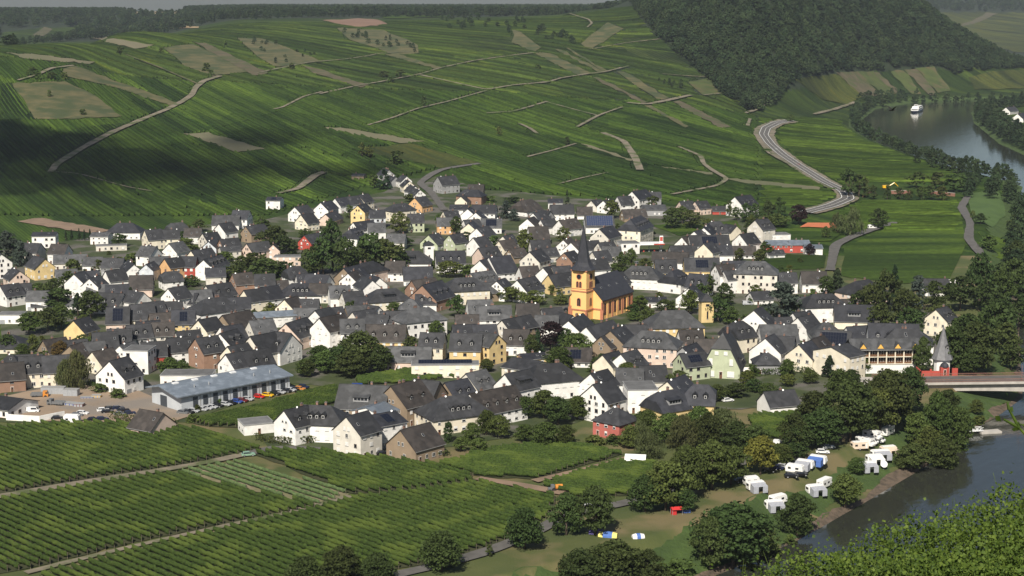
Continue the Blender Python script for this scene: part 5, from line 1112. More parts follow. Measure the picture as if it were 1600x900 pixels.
TN = {'b': ('broadleaf_tree', 'green broadleaf tree'), 'd': ('broadleaf_tree', 'dark green broadleaf tree'), 'y': ('broadleaf_tree', 'yellowish green tree'), 'w': ('willow_tree', 'pale drooping willow tree'), 'p': ('copper_beech', 'dark purple copper beech'),
      'c': ('spruce_tree', 'dark pointed spruce tree'), 's': ('cedar_tree', 'blue grey cedar tree'), 'k': ('cypress_tree', 'slim columnar cypress'), 'l': ('broadleaf_tree', 'light green broadleaf tree'), 'g': ('golden_shrub', 'golden yellow shrub'), 'u': ('bush', 'green bush'), 'v': ('bush', 'light green bush')}
def tree_at(p, kind, wd, h, var=None, px=None, py=None, where=None):
    D = p[1]; lod = 0 if D < 640 and h > 5 else (1 if D < 1050 else 2)
    rr = random.Random(int(p[0] * 31 + p[1] * 17)); var = rr.randrange(4) if var is None else var
    cm, tm = make_tree(kind, var, lod)
    root = empty(TN[kind][0], (p[0], p[1], p[2] - .1), rr.uniform(0, 6.28))
    c = put('crown', cm, root, scale=(wd, wd * rr.uniform(.88, 1.12), h))
    if kind not in 'uv': put('trunk', tm, root, scale=(h * .9, h * .9, h))
    if px is None: px, py = project(Vector((p[0], p[1], p[2] + h / 2)))
    TREES.append(dict(o=root, px=px, py=py, kind=kind, h=h, wd=wd, where=where)); return root
def tree(kind, px, top, base, wpx):
    p = ground(px, base); D = p.y; s = FPX / D
    tree_at(p, kind, max(1.2, wpx / s * 0.86), max(1.5, (base - top) / s * 0.95), px=px, py=(top + base) / 2)
TL = '''
d 690 822 893 84;d 535 846 918 90;d 478 862 925 80;d 590 858 918 70;d 820 786 858 76;b 765 848 870 15;d 885 763 836 66;d 930 752 836 80;d 957 836 922 120;d 905 850 930 80;d 1010 850 925 70
d 1145 776 884 150;d 1110 800 890 80;d 1185 795 878 70;d 1245 763 838 74;b 1040 712 798 94;d 1008 735 800 66;d 1068 760 800 50
b 1072 688 778 78;b 1112 678 765 84;b 1142 690 757 76;y 1188 675 742 66;b 1217 690 728 50;d 1245 690 716 44;w 1066 640 704 60;w 1014 668 716 56;b 1046 642 694 64;b 1092 630 686 60;w 1128 632 694 84;d 1152 655 704 66;d 1180 660 712 60;b 985 660 700 40;d 1105 640 700 60
d 1328 588 690 110;d 1386 572 672 104;d 1420 568 646 66;d 1286 632 700 84;d 1352 610 682 90;d 1272 606 664 66;b 1312 572 626 56;d 1240 640 704 56;d 1246 656 706 56;b 1375 600 676 70;d 1405 595 660 60
b 1320 735 794 62;b 1338 712 742 34;b 1432 636 704 48;b 1462 604 694 56;b 1496 630 704 62;d 1472 678 738 66;d 1424 688 738 66;b 1525 622 648 28;d 1480 604 664 48;b 1450 660 720 50;u 1205 845 868 44;u 1235 835 850 24;u 1170 870 892 40;u 1060 870 900 60;u 1030 880 905 60;v 1500 690 706 30;v 1530 648 664 28;
d 1530 390 474 56;b 1562 418 484 56;d 1582 398 466 56;d 1500 428 486 66;d 1552 466 546 76;d 1512 486 566 86;d 1441 522 586 36;d 1486 506 584 80;d 1524 498 580 88;d 1562 462 536 66;d 1592 468 516 46;d 1580 533 578 54;d 1412 446 506 56;d 1382 416 494 56;c 1396 408 482 36;s 1432 426 484 50;d 1360 438 504 46;d 1462 436 486 56;d 1376 468 520 46;d 1422 476 526 56;d 1342 452 498 46;c 1307 416 464 42;d 1290 428 464 30;d 1540 440 490 60;d 1570 500 560 60;d 1512 545 586 50;d 1600 440 490 60;d 1470 470 520 60;d 1400 500 540 50;b 1545 366 394 36;d 1590 372 420 50;d 1600 330 368 70;d 1565 408 440 40
s 1222 436 502 84;s 12 358 414 66;s 32 372 416 40;b 110 420 462 44;d 85 432 474 50;u 115 403 422 28;u 140 400 422 30;c 103 358 376 8;c 112 357 376 8;c 124 355 376 8;c 132 357 376 8;c 141 356 376 8;u 155 405 425 30;u 190 400 420 30;u 210 395 412 30
b 45 486 524 46;d 75 478 518 56;b 96 472 514 46;d 142 450 498 56;c 122 455 494 34;c 205 446 480 24;b 62 440 470 46;d 92 448 484 66;b 130 520 550 44;g 95 530 564 30;b 52 520 552 24;v 62 548 568 30;w 122 540 608 54;w 102 556 608 36;u 20 555 575 50;b 35 535 560 30;u 75 545 562 30;d 12 520 550 40;u 160 598 612 40;u 185 606 622 30
b 266 556 588 46;b 285 560 588 30;u 308 630 644 12;u 344 622 634 12;u 425 611 618 9;u 300 645 660 24
d 430 350 398 66;d 442 366 404 56;d 400 392 428 56;d 378 398 428 46;d 416 402 434 66;d 446 406 434 50;u 292 372 392 36;b 300 428 448 36;b 350 392 412 40
d 520 338 424 46;d 542 370 434 58;d 505 366 430 58;d 580 360 424 68;d 602 370 424 68;d 562 386 426 68;d 490 382 430 50;d 622 390 424 50;b 625 328 365 36;b 546 319 342 20;c 600 262 296 34;d 585 272 294 26;u 655 298 312 24;u 640 302 316 24;b 712 336 368 26;u 666 374 390 14;u 650 392 402 40
s 790 312 342 34;s 803 324 346 28;u 730 362 377 30;b 740 382 398 30;u 772 368 386 24;d 800 306 318 40;u 765 306 316 30
b 820 356 398 36;b 832 382 402 26;l 700 406 434 56;l 732 412 432 46;b 680 405 420 20;b 880 352 378 24;b 775 412 434 26;c 826 400 418 10;b 845 403 420 36;b 800 446 472 56;l 832 452 476 56;d 715 458 497 36;b 866 442 462 28;b 876 456 477 30;b 898 470 490 30;b 788 440 462 30
l 540 434 454 22;b 552 468 489 30;b 615 470 492 30;d 562 514 580 94;d 532 536 584 66;d 592 536 584 56;b 510 542 584 46;b 500 536 578 46;d 550 545 590 70;b 660 498 524 34;b 682 498 528 34;d 480 560 590 30
p 860 500 548 54;c 840 510 558 30;d 882 510 548 46;b 872 540 578 64;b 902 516 564 56;b 945 528 555 36;b 980 538 555 30;d 830 520 560 30
l 1076 450 492 30;b 1030 454 478 20;b 1010 476 508 36;b 1040 466 486 40;b 1000 460 480 30;b 990 486 502 30
b 960 556 588 30;l 1027 553 572 18;b 882 566 598 30;b 850 606 654 56;b 820 616 654 46;d 872 616 664 56;b 902 616 656 46;u 930 560 582 30;b 780 646 684 46;b 760 636 680 36;k 700 655 692 18;b 737 656 694 36;b 747 682 708 46;b 852 656 698 56;b 884 660 696 46;d 1000 640 678 40;b 1012 636 684 46;u 960 678 694 36;w 1000 650 700 40;u 930 678 694 40;b 820 660 690 40;l 760 620 650 30;b 720 680 706 30
b 970 391 428 32;b 986 386 422 26;b 960 410 428 24
c 886 296 322 12;b 955 311 342 32;d 1020 304 328 26;b 1050 322 358 42;d 1080 326 358 42;b 1066 320 350 30;b 1105 340 360 30
d 1140 311 338 20;d 1165 316 348 26;d 1180 316 348 26;d 1200 311 344 26;k 1219 304 338 20;p 1248 318 351 38;b 1216 332 354 46;b 1196 336 358 36;p 1265 379 400 20;b 1155 386 408 20;b 1186 388 411 26;b 1196 376 403 26;d 1172 342 378 34;b 1150 322 345 20
d 1326 261 308 38;d 1342 270 308 36;d 1352 276 308 20;d 1365 288 312 20;d 1386 288 312 22;w 1330 320 368 54;w 1308 330 364 36;d 1372 324 358 34;b 1432 268 294 44;b 1440 290 314 30;d 1406 292 312 22;b 1472 290 314 30;b 1420 294 313 18;d 1455 288 312 26;d 1462 268 296 44;d 1490 270 300 50;b 1520 328 342 12;d 1532 332 350 22;b 1290 352 372 20
s 1116 406 452 24;b 1106 426 464 34;d 1132 440 478 40;b 1080 452 488 30;d 1122 460 504 46;b 1142 476 508 36;b 1170 490 510 40;b 1095 440 470 30;d 1195 480 505 40;b 1240 470 500 36
b 1246 541 578 34;c 1296 552 590 38;b 1352 556 583 28;d 1150 596 622 46;b 1120 598 628 40;b 1200 596 616 40;d 1178 590 612 40;b 1265 575 600 36;b 1230 582 604 36;d 1330 575 605 40
d 662 149 168 16;b 566 222 246 22;b 578 226 248 20;u 620 236 258 34;b 780 197 213 14;d 887 213 227 16;b 77 140 152 10;u 130 170 180 10;d 187 70 86 16;u 252 74 82 10;u 352 62 76 10;u 455 98 108 12;u 610 118 130 14;d 625 108 122 20;d 600 110 122 22;b 1235 178 192 16;u 840 100 108 10;u 330 108 118 12;u 322 98 112 14;u 60 112 124 16;d 80 112 124 20;u 100 112 124 16;d 50 104 118 22
'''
for ln in TL.replace('\n', ';').split(';'):
    a = ln.split()
    if len(a) == 5: tree(a[0], *[float(v) for v in a[1:]])
# garden shrubs between the houses
_hx = np.array([(h['o'].location.x, h['o'].location.y, max(h['L'], h['w'])) for h in HOUSES]); _c = 0
while _c < 110:
    px_, py_ = RNG.uniform(0, 1300), RNG.uniform(330, 640)
    if not in_poly(np.array([[px_, py_]]), [(0,430),(170,372),(420,345),(600,300),(690,282),(770,302),(1000,316),(1180,332),(1262,410),(1330,470),(1340,560),(1160,610),(960,620),(700,600),(560,590),(480,590),(300,560),(0,580)])[0]: continue
    p_ = groundN([(px_, py_)])[0]
    if (np.hypot(_hx[:, 0] - p_[0], _hx[:, 1] - p_[1]) < _hx[:, 2] * .62 + 1).any(): continue
    k_ = 'uuvbdl'[RNG.integers(6)]; h_ = RNG.uniform(2.2, 4.5) if k_ in 'uv' else RNG.uniform(4.5, 8); tree_at(p_, k_, h_ * RNG.uniform(.9, 1.3), h_); _c += 1
# hedgerow of trees along the left ridge, scrub on the dry slopes
BELT = {}
def tree_line(line, step, hlo, hhi, kinds, where, jit=3.0):
    q = smooth_line(groundN(np.array(densify(line, 6, False))), step)
    for p in q:
        x, y = p[0] + RNG.normal(0, jit), p[1] + RNG.normal(0, jit); h = RNG.uniform(hlo, hhi)
        BELT.setdefault(where, []).append((x, y, H(x, y)))
tree_line([(-10,73),(50,70),(100,64),(150,54),(200,44),(240,36)], 12, 12, 17, 'db', 'on the left ridge line')
tree_line([(240,34),(300,28),(360,29),(420,31)], 14, 12, 17, 'db', 'on the crest above the golden field')
tree_line([(420,30),(500,27),(580,27)], 20, 11, 16, 'db', 'on the plateau edge by the ploughed field', 8)
SCRUB = {}
def scrub(poly, n, hlo, hhi, kinds, where):
    P = np.array(poly, float); c = 0
    while c < n:
        q = np.array([[RNG.uniform(P[:, 0].min(), P[:, 0].max()), RNG.uniform(P[:, 1].min(), P[:, 1].max())]])
        if not in_poly(q, poly)[0]: continue
        p = groundN(q)[0]; SCRUB.setdefault((where, hlo, hhi), []).append(tuple(p)); c += 1
scrub([(385,62),(440,70),(505,92),(490,98),(430,100)], 18, 4, 7.5, 'ud', 'on the ochre slope')
scrub([(530,48),(590,56),(650,74),(650,86),(600,78),(560,66)], 26, 5, 9, 'ud', 'on the scrubby slope below the ploughed field')
scrub([(680,30),(720,28),(790,32),(800,52),(750,50),(690,44)], 22, 7, 12, 'db', 'on the wooded knoll of the plateau')
scrub([(800,28),(850,44),(905,68),(890,74),(845,60),(800,44)], 26, 6, 11, 'db', 'in the wooded gully below the plateau')
scrub([(1015,118),(1060,128),(1085,146),(1060,142),(1030,130)], 10, 4, 7, 'ud', 'in the bushy strip below the terraces')
# river trees
def bank_trees(P, off, step, hlo, hhi, where, kinds='dbb'):
    q = smooth_line(np.column_stack([np.array(P, float), np.zeros(len(P))]), step); d = np.gradient(q, axis=0); d /= np.hypot(d[:, 0], d[:, 1])[:, None]
    for p, t in zip(q, d):
        o = off + RNG.normal(0, 2.0); x, y = p[0] - t[1] * o, p[1] + t[0] * o; h = RNG.uniform(hlo, hhi)
        BELT.setdefault(where, []).append((x, y, H(x, y)))
UP = [p for p in LBANK if 1180 < p[1] < 2375 and p[0] < 1000]; UP0, UP1, UP2 = [(360, 1170)] + UP[:3], UP[2:7], UP[6:]
bank_trees(UP0, 8, 11, 10, 15, 'on the near bank of the upper river')
bank_trees(UP0[:3], 36, 15, 8, 12, 'in the third row behind the near bank of the upper river'); bank_trees(UP0, 21, 13, 10, 15, 'behind the near bank of the upper river')
bank_trees(UP1, 9, 13, 10, 15, 'along the left bank of the upper river')
bank_trees(UP2, 9, 15, 10, 15, 'under the spur on the far river bank')
bank_trees(UP2, 24, 20, 8, 12, 'in the second row under the spur')
RB = [p for p in RBANK if 1300 < p[1] < 2290 and p[0] < 850][::-1]
bank_trees(RB, -9, 13, 11, 16, 'on the right bank of the upper river'); bank_trees(RB, -24, 15, 11, 16, 'in the second row on the right river bank')
bank_trees([(600, 2150), (640, 2230), (700, 2262), (900, 2280)], -40, 18, 11, 16, 'behind the right bank at the river bend')
bank_trees([(262, 850), (330, 1060), (360, 1160)], 3, 14, 10, 16, 'along the riverside lane at the right edge')

# ------------------------------------------------------------------ woods as one mass each
def wood(name, pts, label, hlo, hhi, seed):
    """crowns on points: one object, instanced by nodes"""
    protos = bpy.data.collections.new(name + '_crowns')
    for v in range(4):
        cm = make_tree('d' if v % 2 else 'b', v, 2)[0].copy(); cm.materials.clear(); cm.materials.append(M['leaf_wood'])
        o = bpy.data.objects.new('crown_form', cm); o.scale = (.9, .9, 1); protos.objects.link(o)
    me = bpy.data.meshes.new(name); me.from_pydata([tuple(p) for p in pts], [], []); o = put(name, me)
    ng = bpy.data.node_groups.new(name, 'GeometryNodeTree'); ng.interface.new_socket('Geometry', in_out='INPUT', socket_type='NodeSocketGeometry'); ng.interface.new_socket('Geometry', in_out='OUTPUT', socket_type='NodeSocketGeometry')
    N = ng.nodes; L = ng.links; gi = N.new('NodeGroupInput'); go = N.new('NodeGroupOutput')
    ip = N.new('GeometryNodeInstanceOnPoints'); ci = N.new('GeometryNodeCollectionInfo'); ci.inputs[0].default_value = protos; ci.inputs['Separate Children'].default_value = True; ci.inputs['Reset Children'].default_value = True
    ip.inputs['Pick Instance'].default_value = True
    rs = N.new('FunctionNodeRandomValue'); rs.data_type = 'FLOAT_VECTOR'; rs.inputs[0].default_value = (hlo * .8, hlo * .8, hlo); rs.inputs[1].default_value = (hhi * .8, hhi * .8, hhi); rs.inputs['Seed'].default_value = seed
    rt = N.new('FunctionNodeRandomValue'); rt.data_type = 'FLOAT_VECTOR'; rt.inputs[0].default_value = (0, 0, 0); rt.inputs[1].default_value = (0, 0, 6.28)
    L.new(gi.outputs[0], ip.inputs['Points']); L.new(ci.outputs[0], ip.inputs['Instance']); L.new(rs.outputs[0], ip.inputs['Scale']); L.new(rt.outputs[0], ip.inputs['Rotation']); L.new(ip.outputs[0], go.inputs[0])
    md = o.modifiers.new('crowns', 'NODES'); md.node_group = ng
    return tag(o, label, None, None, 'stuff')
material('leaf_wood', (.042,.066,.027), (.017,.031,.014), .035, .8, rnd=.32, hue=.02, detail=5, trans=.08, spec=.1, coord='World')
def wood_pts(x0, x1, y0, y1, n, keep):
    x = RNG.uniform(x0, x1, n); y = RNG.uniform(y0, y1, n); z = heights(x, y); pz = z - CAMZ
    d = y * cp - pz * sp; px = 800 + FPX * x / d; py = 450 - FPX * (y * sp + pz * cp) / d
    k = keep(px, py, x, y, z); return np.stack([x, y, z - .5], 1)[k]
edge_x = [985, 1005, 1030, 1062, 1085, 1105, 1130, 1160, 1185]; edge_y = [2, 30, 60, 88, 108, 125, 148, 168, 185]
low_x = [1180, 1200, 1240, 1300, 1360, 1420, 1470, 1490, 1540, 1600, 1800]; low_y = [176, 172, 128, 113, 111, 108, 105, 118, 109, 107, 107]
def keep_spur(px, py, x, y, z):
    left = px > np.interp(py, edge_y, edge_x); low = (py < np.interp(px, low_x, low_y)) | (px < 1180)
    return left & low & (y < 3500) & (y > 1850) & (py > -120) & (z > 8)
wood('spur_wood', wood_pts(120, 1150, 1850, 3300, 34000, keep_spur), 'dense dark wood covering the big spur above the river', 7, 19, 3)
def keep_plat(px, py, x, y, z): return (y > 3150) & ~in_poly(np.stack([px, py], 1), [(188,14),(292,18),(286,26),(196,24)]) & ~((px > 1380) & (py > 18)) & ~in_poly(np.stack([px, py], 1), [(0,44),(130,42),(110,60),(0,70)])
wood('plateau_wood', wood_pts(-2200, 2300, 3100, 6800, 26000, keep_plat), 'far blue green woods along the plateau horizon', 15, 22, 5)

for wh, pts in BELT.items(): wood('tree_belt', np.array(pts), 'belt of trees ' + wh, *((8, 14) if 'near bank' in wh else (9, 17)), 11)
for (wh, a, b_), pts in SCRUB.items(): wood('scrub_bushes', np.array(pts), 'scattered bushes ' + wh, a, b_, 12)
# ------------------------------------------------------------------ vehicles, camp, boats and small things
PAINT = {'black': (.012,.012,.014), 'dark blue': (.015,.02,.05), 'silver': (.42,.43,.44), 'white': (.75,.75,.74), 'red': (.5,.02,.015), 'yellow': (.72,.42,.02), 'blue': (.03,.07,.28), 'dark red': (.14,.015,.015), 'grey': (.14,.145,.15), 'green': (.22,.35,.25), 'orange': (.55,.22,.04)}
for k, c in PAINT.items(): material('paint_' + k.replace(' ', '_'), c, tuple(v * .9 for v in c), 2, .25, spec=.5)
def car_meshes(col, kind):
    key = ('car', col, kind)
    if key in TREEME: return TREEME[key]
    pm = M['paint_' + col.replace(' ', '_')]
    if kind == 'car':
        side = [(-2.1,.35),(2.1,.35),(2.15,.62),(1.95,.82),(.95,.92),(-1.75,.95),(-2.12,.85)]; cab = [(-1.9,.93),(1.0,.90),(.35,1.42),(-1.35,1.46)]; win = [(-1.72,.98),(.80,.96),(.28,1.37),(-1.28,1.40)]; w, wr, wx = .86, .32, 1.3
    else:                                              # van
        side = [(-2.4,.4),(2.4,.4),(2.45,.85),(2.1,1.1),(-2.4,1.1)]; cab = [(-2.4,1.1),(2.1,1.1),(1.45,1.95),(-2.35,2.05)]; win = [(-.3,1.25),(1.85,1.2),(1.4,1.8),(-.3,1.85)]; w, wr, wx = .95, .35, 1.55
    b = MB(); b.prism(side, -w, w, 0); n = len(cab)
    vs = [(x, -w + (.04 if i < 2 else .2), z) for i, (x, z) in enumerate(cab)] + [(x, w - (.04 if i < 2 else .2), z) for i, (x, z) in enumerate(cab)]
    b.add(vs, [(0,1,2,3),(7,6,5,4)] + [(i, i+4, (i+1) % 4 + 4, (i+1) % 4) for i in range(4)], 0); bm_ = b.me('body', [pm])
    g = MB()
    for s in (-1, 1):
        ys = [s*(w - .02), s*(w - .02), s*(w - .165), s*(w - .165)]; g.add([(x, y, z) for (x, z), y in zip(win, ys)] + [(x, y - s*.05, z) for (x, z), y in zip(win, ys)], [(0,1,2,3),(7,6,5,4),(0,4,5,1),(1,5,6,2),(2,6,7,3),(3,7,4,0)])
    (x1, z1), (x2, z2) = cab[1], cab[2]; g.add([(x1 - .02, -w + .15, z1 + .05), (x1 - .02, w - .15, z1 + .05), (x2 + .06, w - .28, z2 - .06), (x2 + .06, -w + .28, z2 - .06)], [(0,1,2,3)])
    (x1, z1), (x2, z2) = cab[0], cab[3]; g.add([(x1 - .01, -w + .15, z1 + .08), (x1 - .01, w - .15, z1 + .08), (x2 - .05, w - .28, z2 - .08), (x2 - .05, -w + .28, z2 - .08)], [(3,2,1,0)]); gm = g.me('glazing', [M['glass']])
    wm2 = MB().cyl((0, -.1, 0), (0, .1, 0), wr, wr, 12, 0).cyl((0, -.115, 0), (0, .115, 0), wr*.6, wr*.6, 10, 1).me('wheel', [M['rubber'], M['metal_grey']])
    TREEME[key] = (bm_, gm, wm2, w, wr, wx); return TREEME[key]
MOVERS = []
def car(px, py, col, rz, kind='car', where=None, on_river=False):
    p = ground(px, py); bm_, gm, wm2, w, wr, wx = car_meshes(col, kind)
    o = empty('parked_car' if kind == 'car' else 'parked_van', (p.x, p.y, p.z + .12), rz); put('body', bm_, o); put('glazing', gm, o)
    for x in (-wx, wx):
        for s in (-1, 1): put('wheel', wm2, o, (x, s * (w - .08), wr))
    MOVERS.append(dict(o=o, px=px, py=py, desc=f'{col} {kind}', cat=kind, where=where)); return o
hr_ = ang + 1.15
for x, y, c in [(440,778,'grey'),(492,772,'black'),(552,760,'silver'),(640,744,'silver'),(690,732,'silver'),(740,720,'silver'),(800,706,'black'),(880,692,'silver'),(932,678,'black'),(1000,664,'blue'),(1056,652,'dark red'),(1115,638,'silver'),(1230,612,'red'),(1322,597,'yellow'),(1395,580,'black'),(1450,566,'silver'),(1512,550,'black'),(1556,542,'silver'),(1600,532,'black')]:
    car(220 + x*.15, 530 + y*.15 + .5, c, math.atan2(d.y, d.x) * 0 + .9 - 1.25, 'car', 'before the grey hall')
for x, y, c, r, k in [(1075,690,'white',.3,'car'),(1120,706,'black',.4,'car'),(1150,672,'black',.3,'car'),(1230,668,'dark blue',.5,'car'),(1285,692,'black',.4,'car'),(1250,730,'grey',.2,'car'),(1350,722,'dark blue',.3,'car'),(858,722,'white',-.15,'car'),(800,742,'grey',0,'car'),(975,788,'black',.6,'car'),(1065,782,'dark blue',.5,'car'),(600,772,'black',.2,'car'),(335,700,'white',.1,'van'),(240,690,'white',.2,'van')]:
    car(x*.15, 540 + y*.15, c, r, k, 'in the building yard')
for x, y, c, r, k in [(515,568,'black',.1,'car'),(592,556,'black',.2,'car'),(395,500,'dark blue',-.5,'car'),(447,492,'silver',-.5,'car'),(545,446,'black',-.4,'car'),(775,368,'white',-.1,'car'),(822,328,'silver',.2,'car'),(332,520,'black',-.3,'car'),(100,610,'black',.2,'car'),(1175,286,'white',-.6,'van'),(1232,272,'white',-.6,'van')]:
    car(1140 + x*.1875, 640 + y*.1875, c, r, k, 'on the campsite')
for px, py, c, r, k, wh in [(1319,305,'black',2.4,'car','on the main road bend'),(1327,312,'dark blue',.7,'car','on the main road bend'),(1247,259,'red',2.2,'car','high on the main road'),(1212,235,'white',2.1,'car','high on the main road'),(598,711,'black',.4,'car','beside the stone barn'),(388,713,'green',.3,'car','on the vineyard path'),(996,413,'grey',.8,'car','in the street near the petrol station'),(1168,477,'silver',.1,'van','below the beige villa'),(888,486,'black',.2,'car','left of the church tower'),(664,324,'black',1.2,'car','on the steep upper street'),(925,790,'silver',.2,'van','beside the tunnel tent'),(1137,628,'white',.4,'car','right of the yellow mansard house'),(468,610,'orange',-.4,'car','behind the grey hall'),(474,607,'dark blue',-.4,'car','behind the grey hall'),(560,608,'blue',.1,'van','under the big dark tree behind the vineyard'),(1340,578,'white',.3,'car','below the hotel')]:
    car(px, py, c, r, k, wh)
material('caravan_white', (.78,.77,.74), (.7,.69,.66), 2, .4); material('caravan_beige', (.66,.54,.42), (.58,.48,.38), 2, .5)
material('cloth_blue', (.08,.16,.42), (.06,.12,.34), 2, .8); material('cloth_grey', (.36,.37,.40), (.28,.29,.32), 2, .8); material('cloth_red', (.5,.03,.03), (.4,.025,.025), 2, .8); material('cloth_yellow', (.75,.66,.2), (.65,.56,.16), 2, .8); material('cloth_purple', (.12,.10,.28), (.1,.08,.24), 2, .8)
def caravan(px, py, rz, label, col='caravan_white', L=5.2, awn=None, cabin=False, Hc=2.6):
    p = ground(px, py); o = empty('motorhome' if cabin else 'caravan', (p.x, p.y, p.z + .1), rz, label, 'motorhome' if cabin else 'caravan'); h = L / 2
    pr = [(-h, .5), (h, .5), (h + .12, 1.1), (h - .15, Hc - .25), (h - .5, Hc), (-h + .45, Hc), (-h, Hc - .3), (-h - .08, 1.2)]
    if cabin: pr = [(-h, .5), (h + .9, .5), (h + .95, 1.05), (h + .35, 1.25), (h - .05, 1.85), (h + .35, 2.1), (h + .3, Hc + .15), (-h, Hc + .2)]
    MB().prism(pr, -1.12, 1.12).obj('body', [M[col]], o); MB().box(-h + .3, h - .4, -.9, .9, Hc + (.2 if cabin else .02), Hc + (.3 if cabin else .1)).obj('roof_panel', [M['dish']], o)
    for x, w_ in ((-h*.55, .9), (h*.35, 1.0)):
        for s in (-1, 1): MB().box(x - w_/2, x + w_/2, s*1.13 - .02, s*1.13 + .02, 1.35, 1.95).obj('window', [M['glass']], o)
    MB().box(-h - .12, -h - .02, -.7, .7, 1.5, 2.1).obj('rear_window', [M['glass']], o); MB().box(h*.75 - .3, h*.75 + .3, -1.15, -1.11, .6, 2.3).obj('door', [M['white_frame']], o)
    wm2 = car_meshes('white', 'car')[2]
    for x in ((-.2,) if not cabin else (-h*.6, h*.75)):
        for s in (-1, 1): put('wheel', wm2, o, (x, s*1.02, .32))
    if awn:
        a = MB(); a.prismx([(-1.12, 2.45), (-1.12, 2.52), (-3.6, 2.0), (-3.6, 1.93)], -h*.9, h*.8, 0); a.box(-h*.9, -h*.86, -3.6, -1.15, .05, 2.0, 0); a.box(h*.76, h*.8, -3.6, -1.15, .05, 2.0, 0); a.box(-h*.9, -h*.3, -3.62, -3.58, .05, 1.95, 0); a.box(h*.2, h*.8, -3.62, -3.58, .05, 1.95, 0); a.obj('awning', [M[awn]], o)
    return o
cx2 = lambda x, y: (1140 + x*.1875, 640 + y*.1875)
for x, y, r, lb, kw in [(735,455,-.5,'white caravan with light blue awning behind the grey awning',dict(awn='cloth_blue')),(628,492,-.5,'white caravan with grey awning tent, middle of the camp lane row',dict(awn='cloth_grey')),(545,530,-.5,'white caravan beside the black car',dict()),(1320,212,-2.2,'white motorhome standing alone near the big trees',dict(cabin=True)),(1080,335,.2,'cream caravan at the left end of the motorhome row',dict(col='caravan_beige')),(1120,296,-.7,'white motorhome in the row behind the cream caravan',dict(cabin=True)),(1178,250,-.7,'rear white motorhome of the row under the trees',dict(cabin=True)),(1320,372,.3,'beige caravan with awning next to the riverside bushes',dict(col='caravan_beige',awn='caravan_beige')),(1255,405,.2,'white caravan with grey awning roof near the riverside',dict(awn='cloth_grey',L=6)),(1205,445,.2,'white caravan in the middle of the riverside group',dict(awn='caravan_white')),(1150,505,.2,'front white caravan of the riverside group beside the white dish',dict(awn='cloth_grey')),(785,652,.9,'tall white motorhome half hidden by the riverside tree',dict(cabin=True)),(712,700,.3,'white caravan with dark awning before the tall motorhome',dict(awn='cloth_grey')),(400,785,.6,'white caravan behind the round dark riverside tree',dict()),(370,832,.2,'white caravan with pale awning left of the round dark tree',dict(awn='cloth_grey')),(218,672,.3,'white caravan with blue grey awning on the dry grass',dict(awn='cloth_grey')),(180,632,.3,'white caravan partly under the left camp trees',dict(L=4.4)),(390,330,1.3,'white caravan half hidden behind the yellowish tree',dict(L=4.4))]:
    caravan(*cx2(x, y), r, lb, **kw)
caravan(1363, 358, .2, 'white caravan parked by the willow at the vineyard lane'); caravan(1491, 446, .1, 'white motorhome among dark trees right of the village', cabin=True)
caravan(113, 662, -.1, 'white box trailer at the edge of the building yard', Hc=3.0)
p = ground(*cx2(1285, 505)); dd = empty('satellite_dish', (p.x, p.y, p.z), 0, 'large round white satellite dish beside the riverside caravans', 'satellite dish')
put('dish', DISH, dd, (0, 0, 1.9), 0, (2.6, 2.6, 2.6)); MB().cyl((0, .2, 0), (0, .2, 1.7), .05, .05, 6).obj('mast', [M['metal_grey']], dd)
def tunnel_tent(px, py, rz, mats, label, L=5, r=1.35):
    p = ground(px, py); o = empty('tent', (p.x, p.y, p.z), rz, label, 'tent'); n = len(mats)
    for i, mt in enumerate(mats):
        m = MB(); a, b2 = -L/2 + i*L/n, -L/2 + (i+1)*L/n; f = lambda x: r * (1 - .25 * (2*x/L)**2)
        pa = [(a, f(a)*math.cos(math.pi*k/8), f(a)*math.sin(math.pi*k/8)) for k in range(9)]; pb = [(b2, f(b2)*math.cos(math.pi*k/8), f(b2)*math.sin(math.pi*k/8)) for k in range(9)]
        fs = [(k, k+1, k+10, k+9) for k in range(8)]
        if i == 0: fs.append(tuple(range(8, -1, -1)))
        if i == n-1: fs.append(tuple(range(9, 18)))
        m.add(pa + pb, fs); m.obj('panel', [M[mt]], o)
    return o
tunnel_tent(950, 838, -.25, ['cloth_yellow', 'cloth_blue', 'cloth_blue', 'cloth_yellow'], 'yellow and blue tunnel tent at the bottom of the meadow')
tunnel_tent(997, 840, .2, ['caravan_white', 'cloth_blue', 'caravan_white'], 'small white and blue dome tent on the meadow', 3.2, 1.2)
tunnel_tent(931, 833, -.2, ['cloth_purple', 'cloth_purple'], 'purple tent top beside the tunnel tent', 3.4, 1.6)
tunnel_tent(1071, 800, .1, ['cloth_blue', 'cloth_blue'], 'small blue tent beside the red canopy', 2.6, 1.1)
p = ground(1057, 803); o = empty('red_canopy', (p.x, p.y, p.z), .2, 'red market canopy under the big camp tree', 'canopy'); o.scale = (.7, .7, .7)
m = MB(); m.prismx([(-1.7, 2.1), (1.7, 2.1), (0, 3.0)], -2.2, 2.2); m.obj('roof', [M['cloth_red']], o); MB().box(-2.1, -.3, -1.2, .6, 0, 1.4).obj('counter', [M['cloth_red']], o)
for x in (-2, 2):
    for y in (-1.5, 1.5): MB().box(x-.05, x+.05, y-.05, y+.05, 0, 2.1).obj('pole', [M['metal_grey']], o)
p = ground(993, 724); o = empty('field_tent', (p.x, p.y, p.z), -.15, 'white field tent with curved roof at the vineyard edge', 'tent')
m = MB(); m.prismx([(-3, 0.9), (3, 0.9), (3, 1.3), (1.6, 2.5), (0, 2.9), (-1.6, 2.5), (-3, 1.3)], -3.2, 3.2); m.obj('cover', [M['caravan_white']], o)
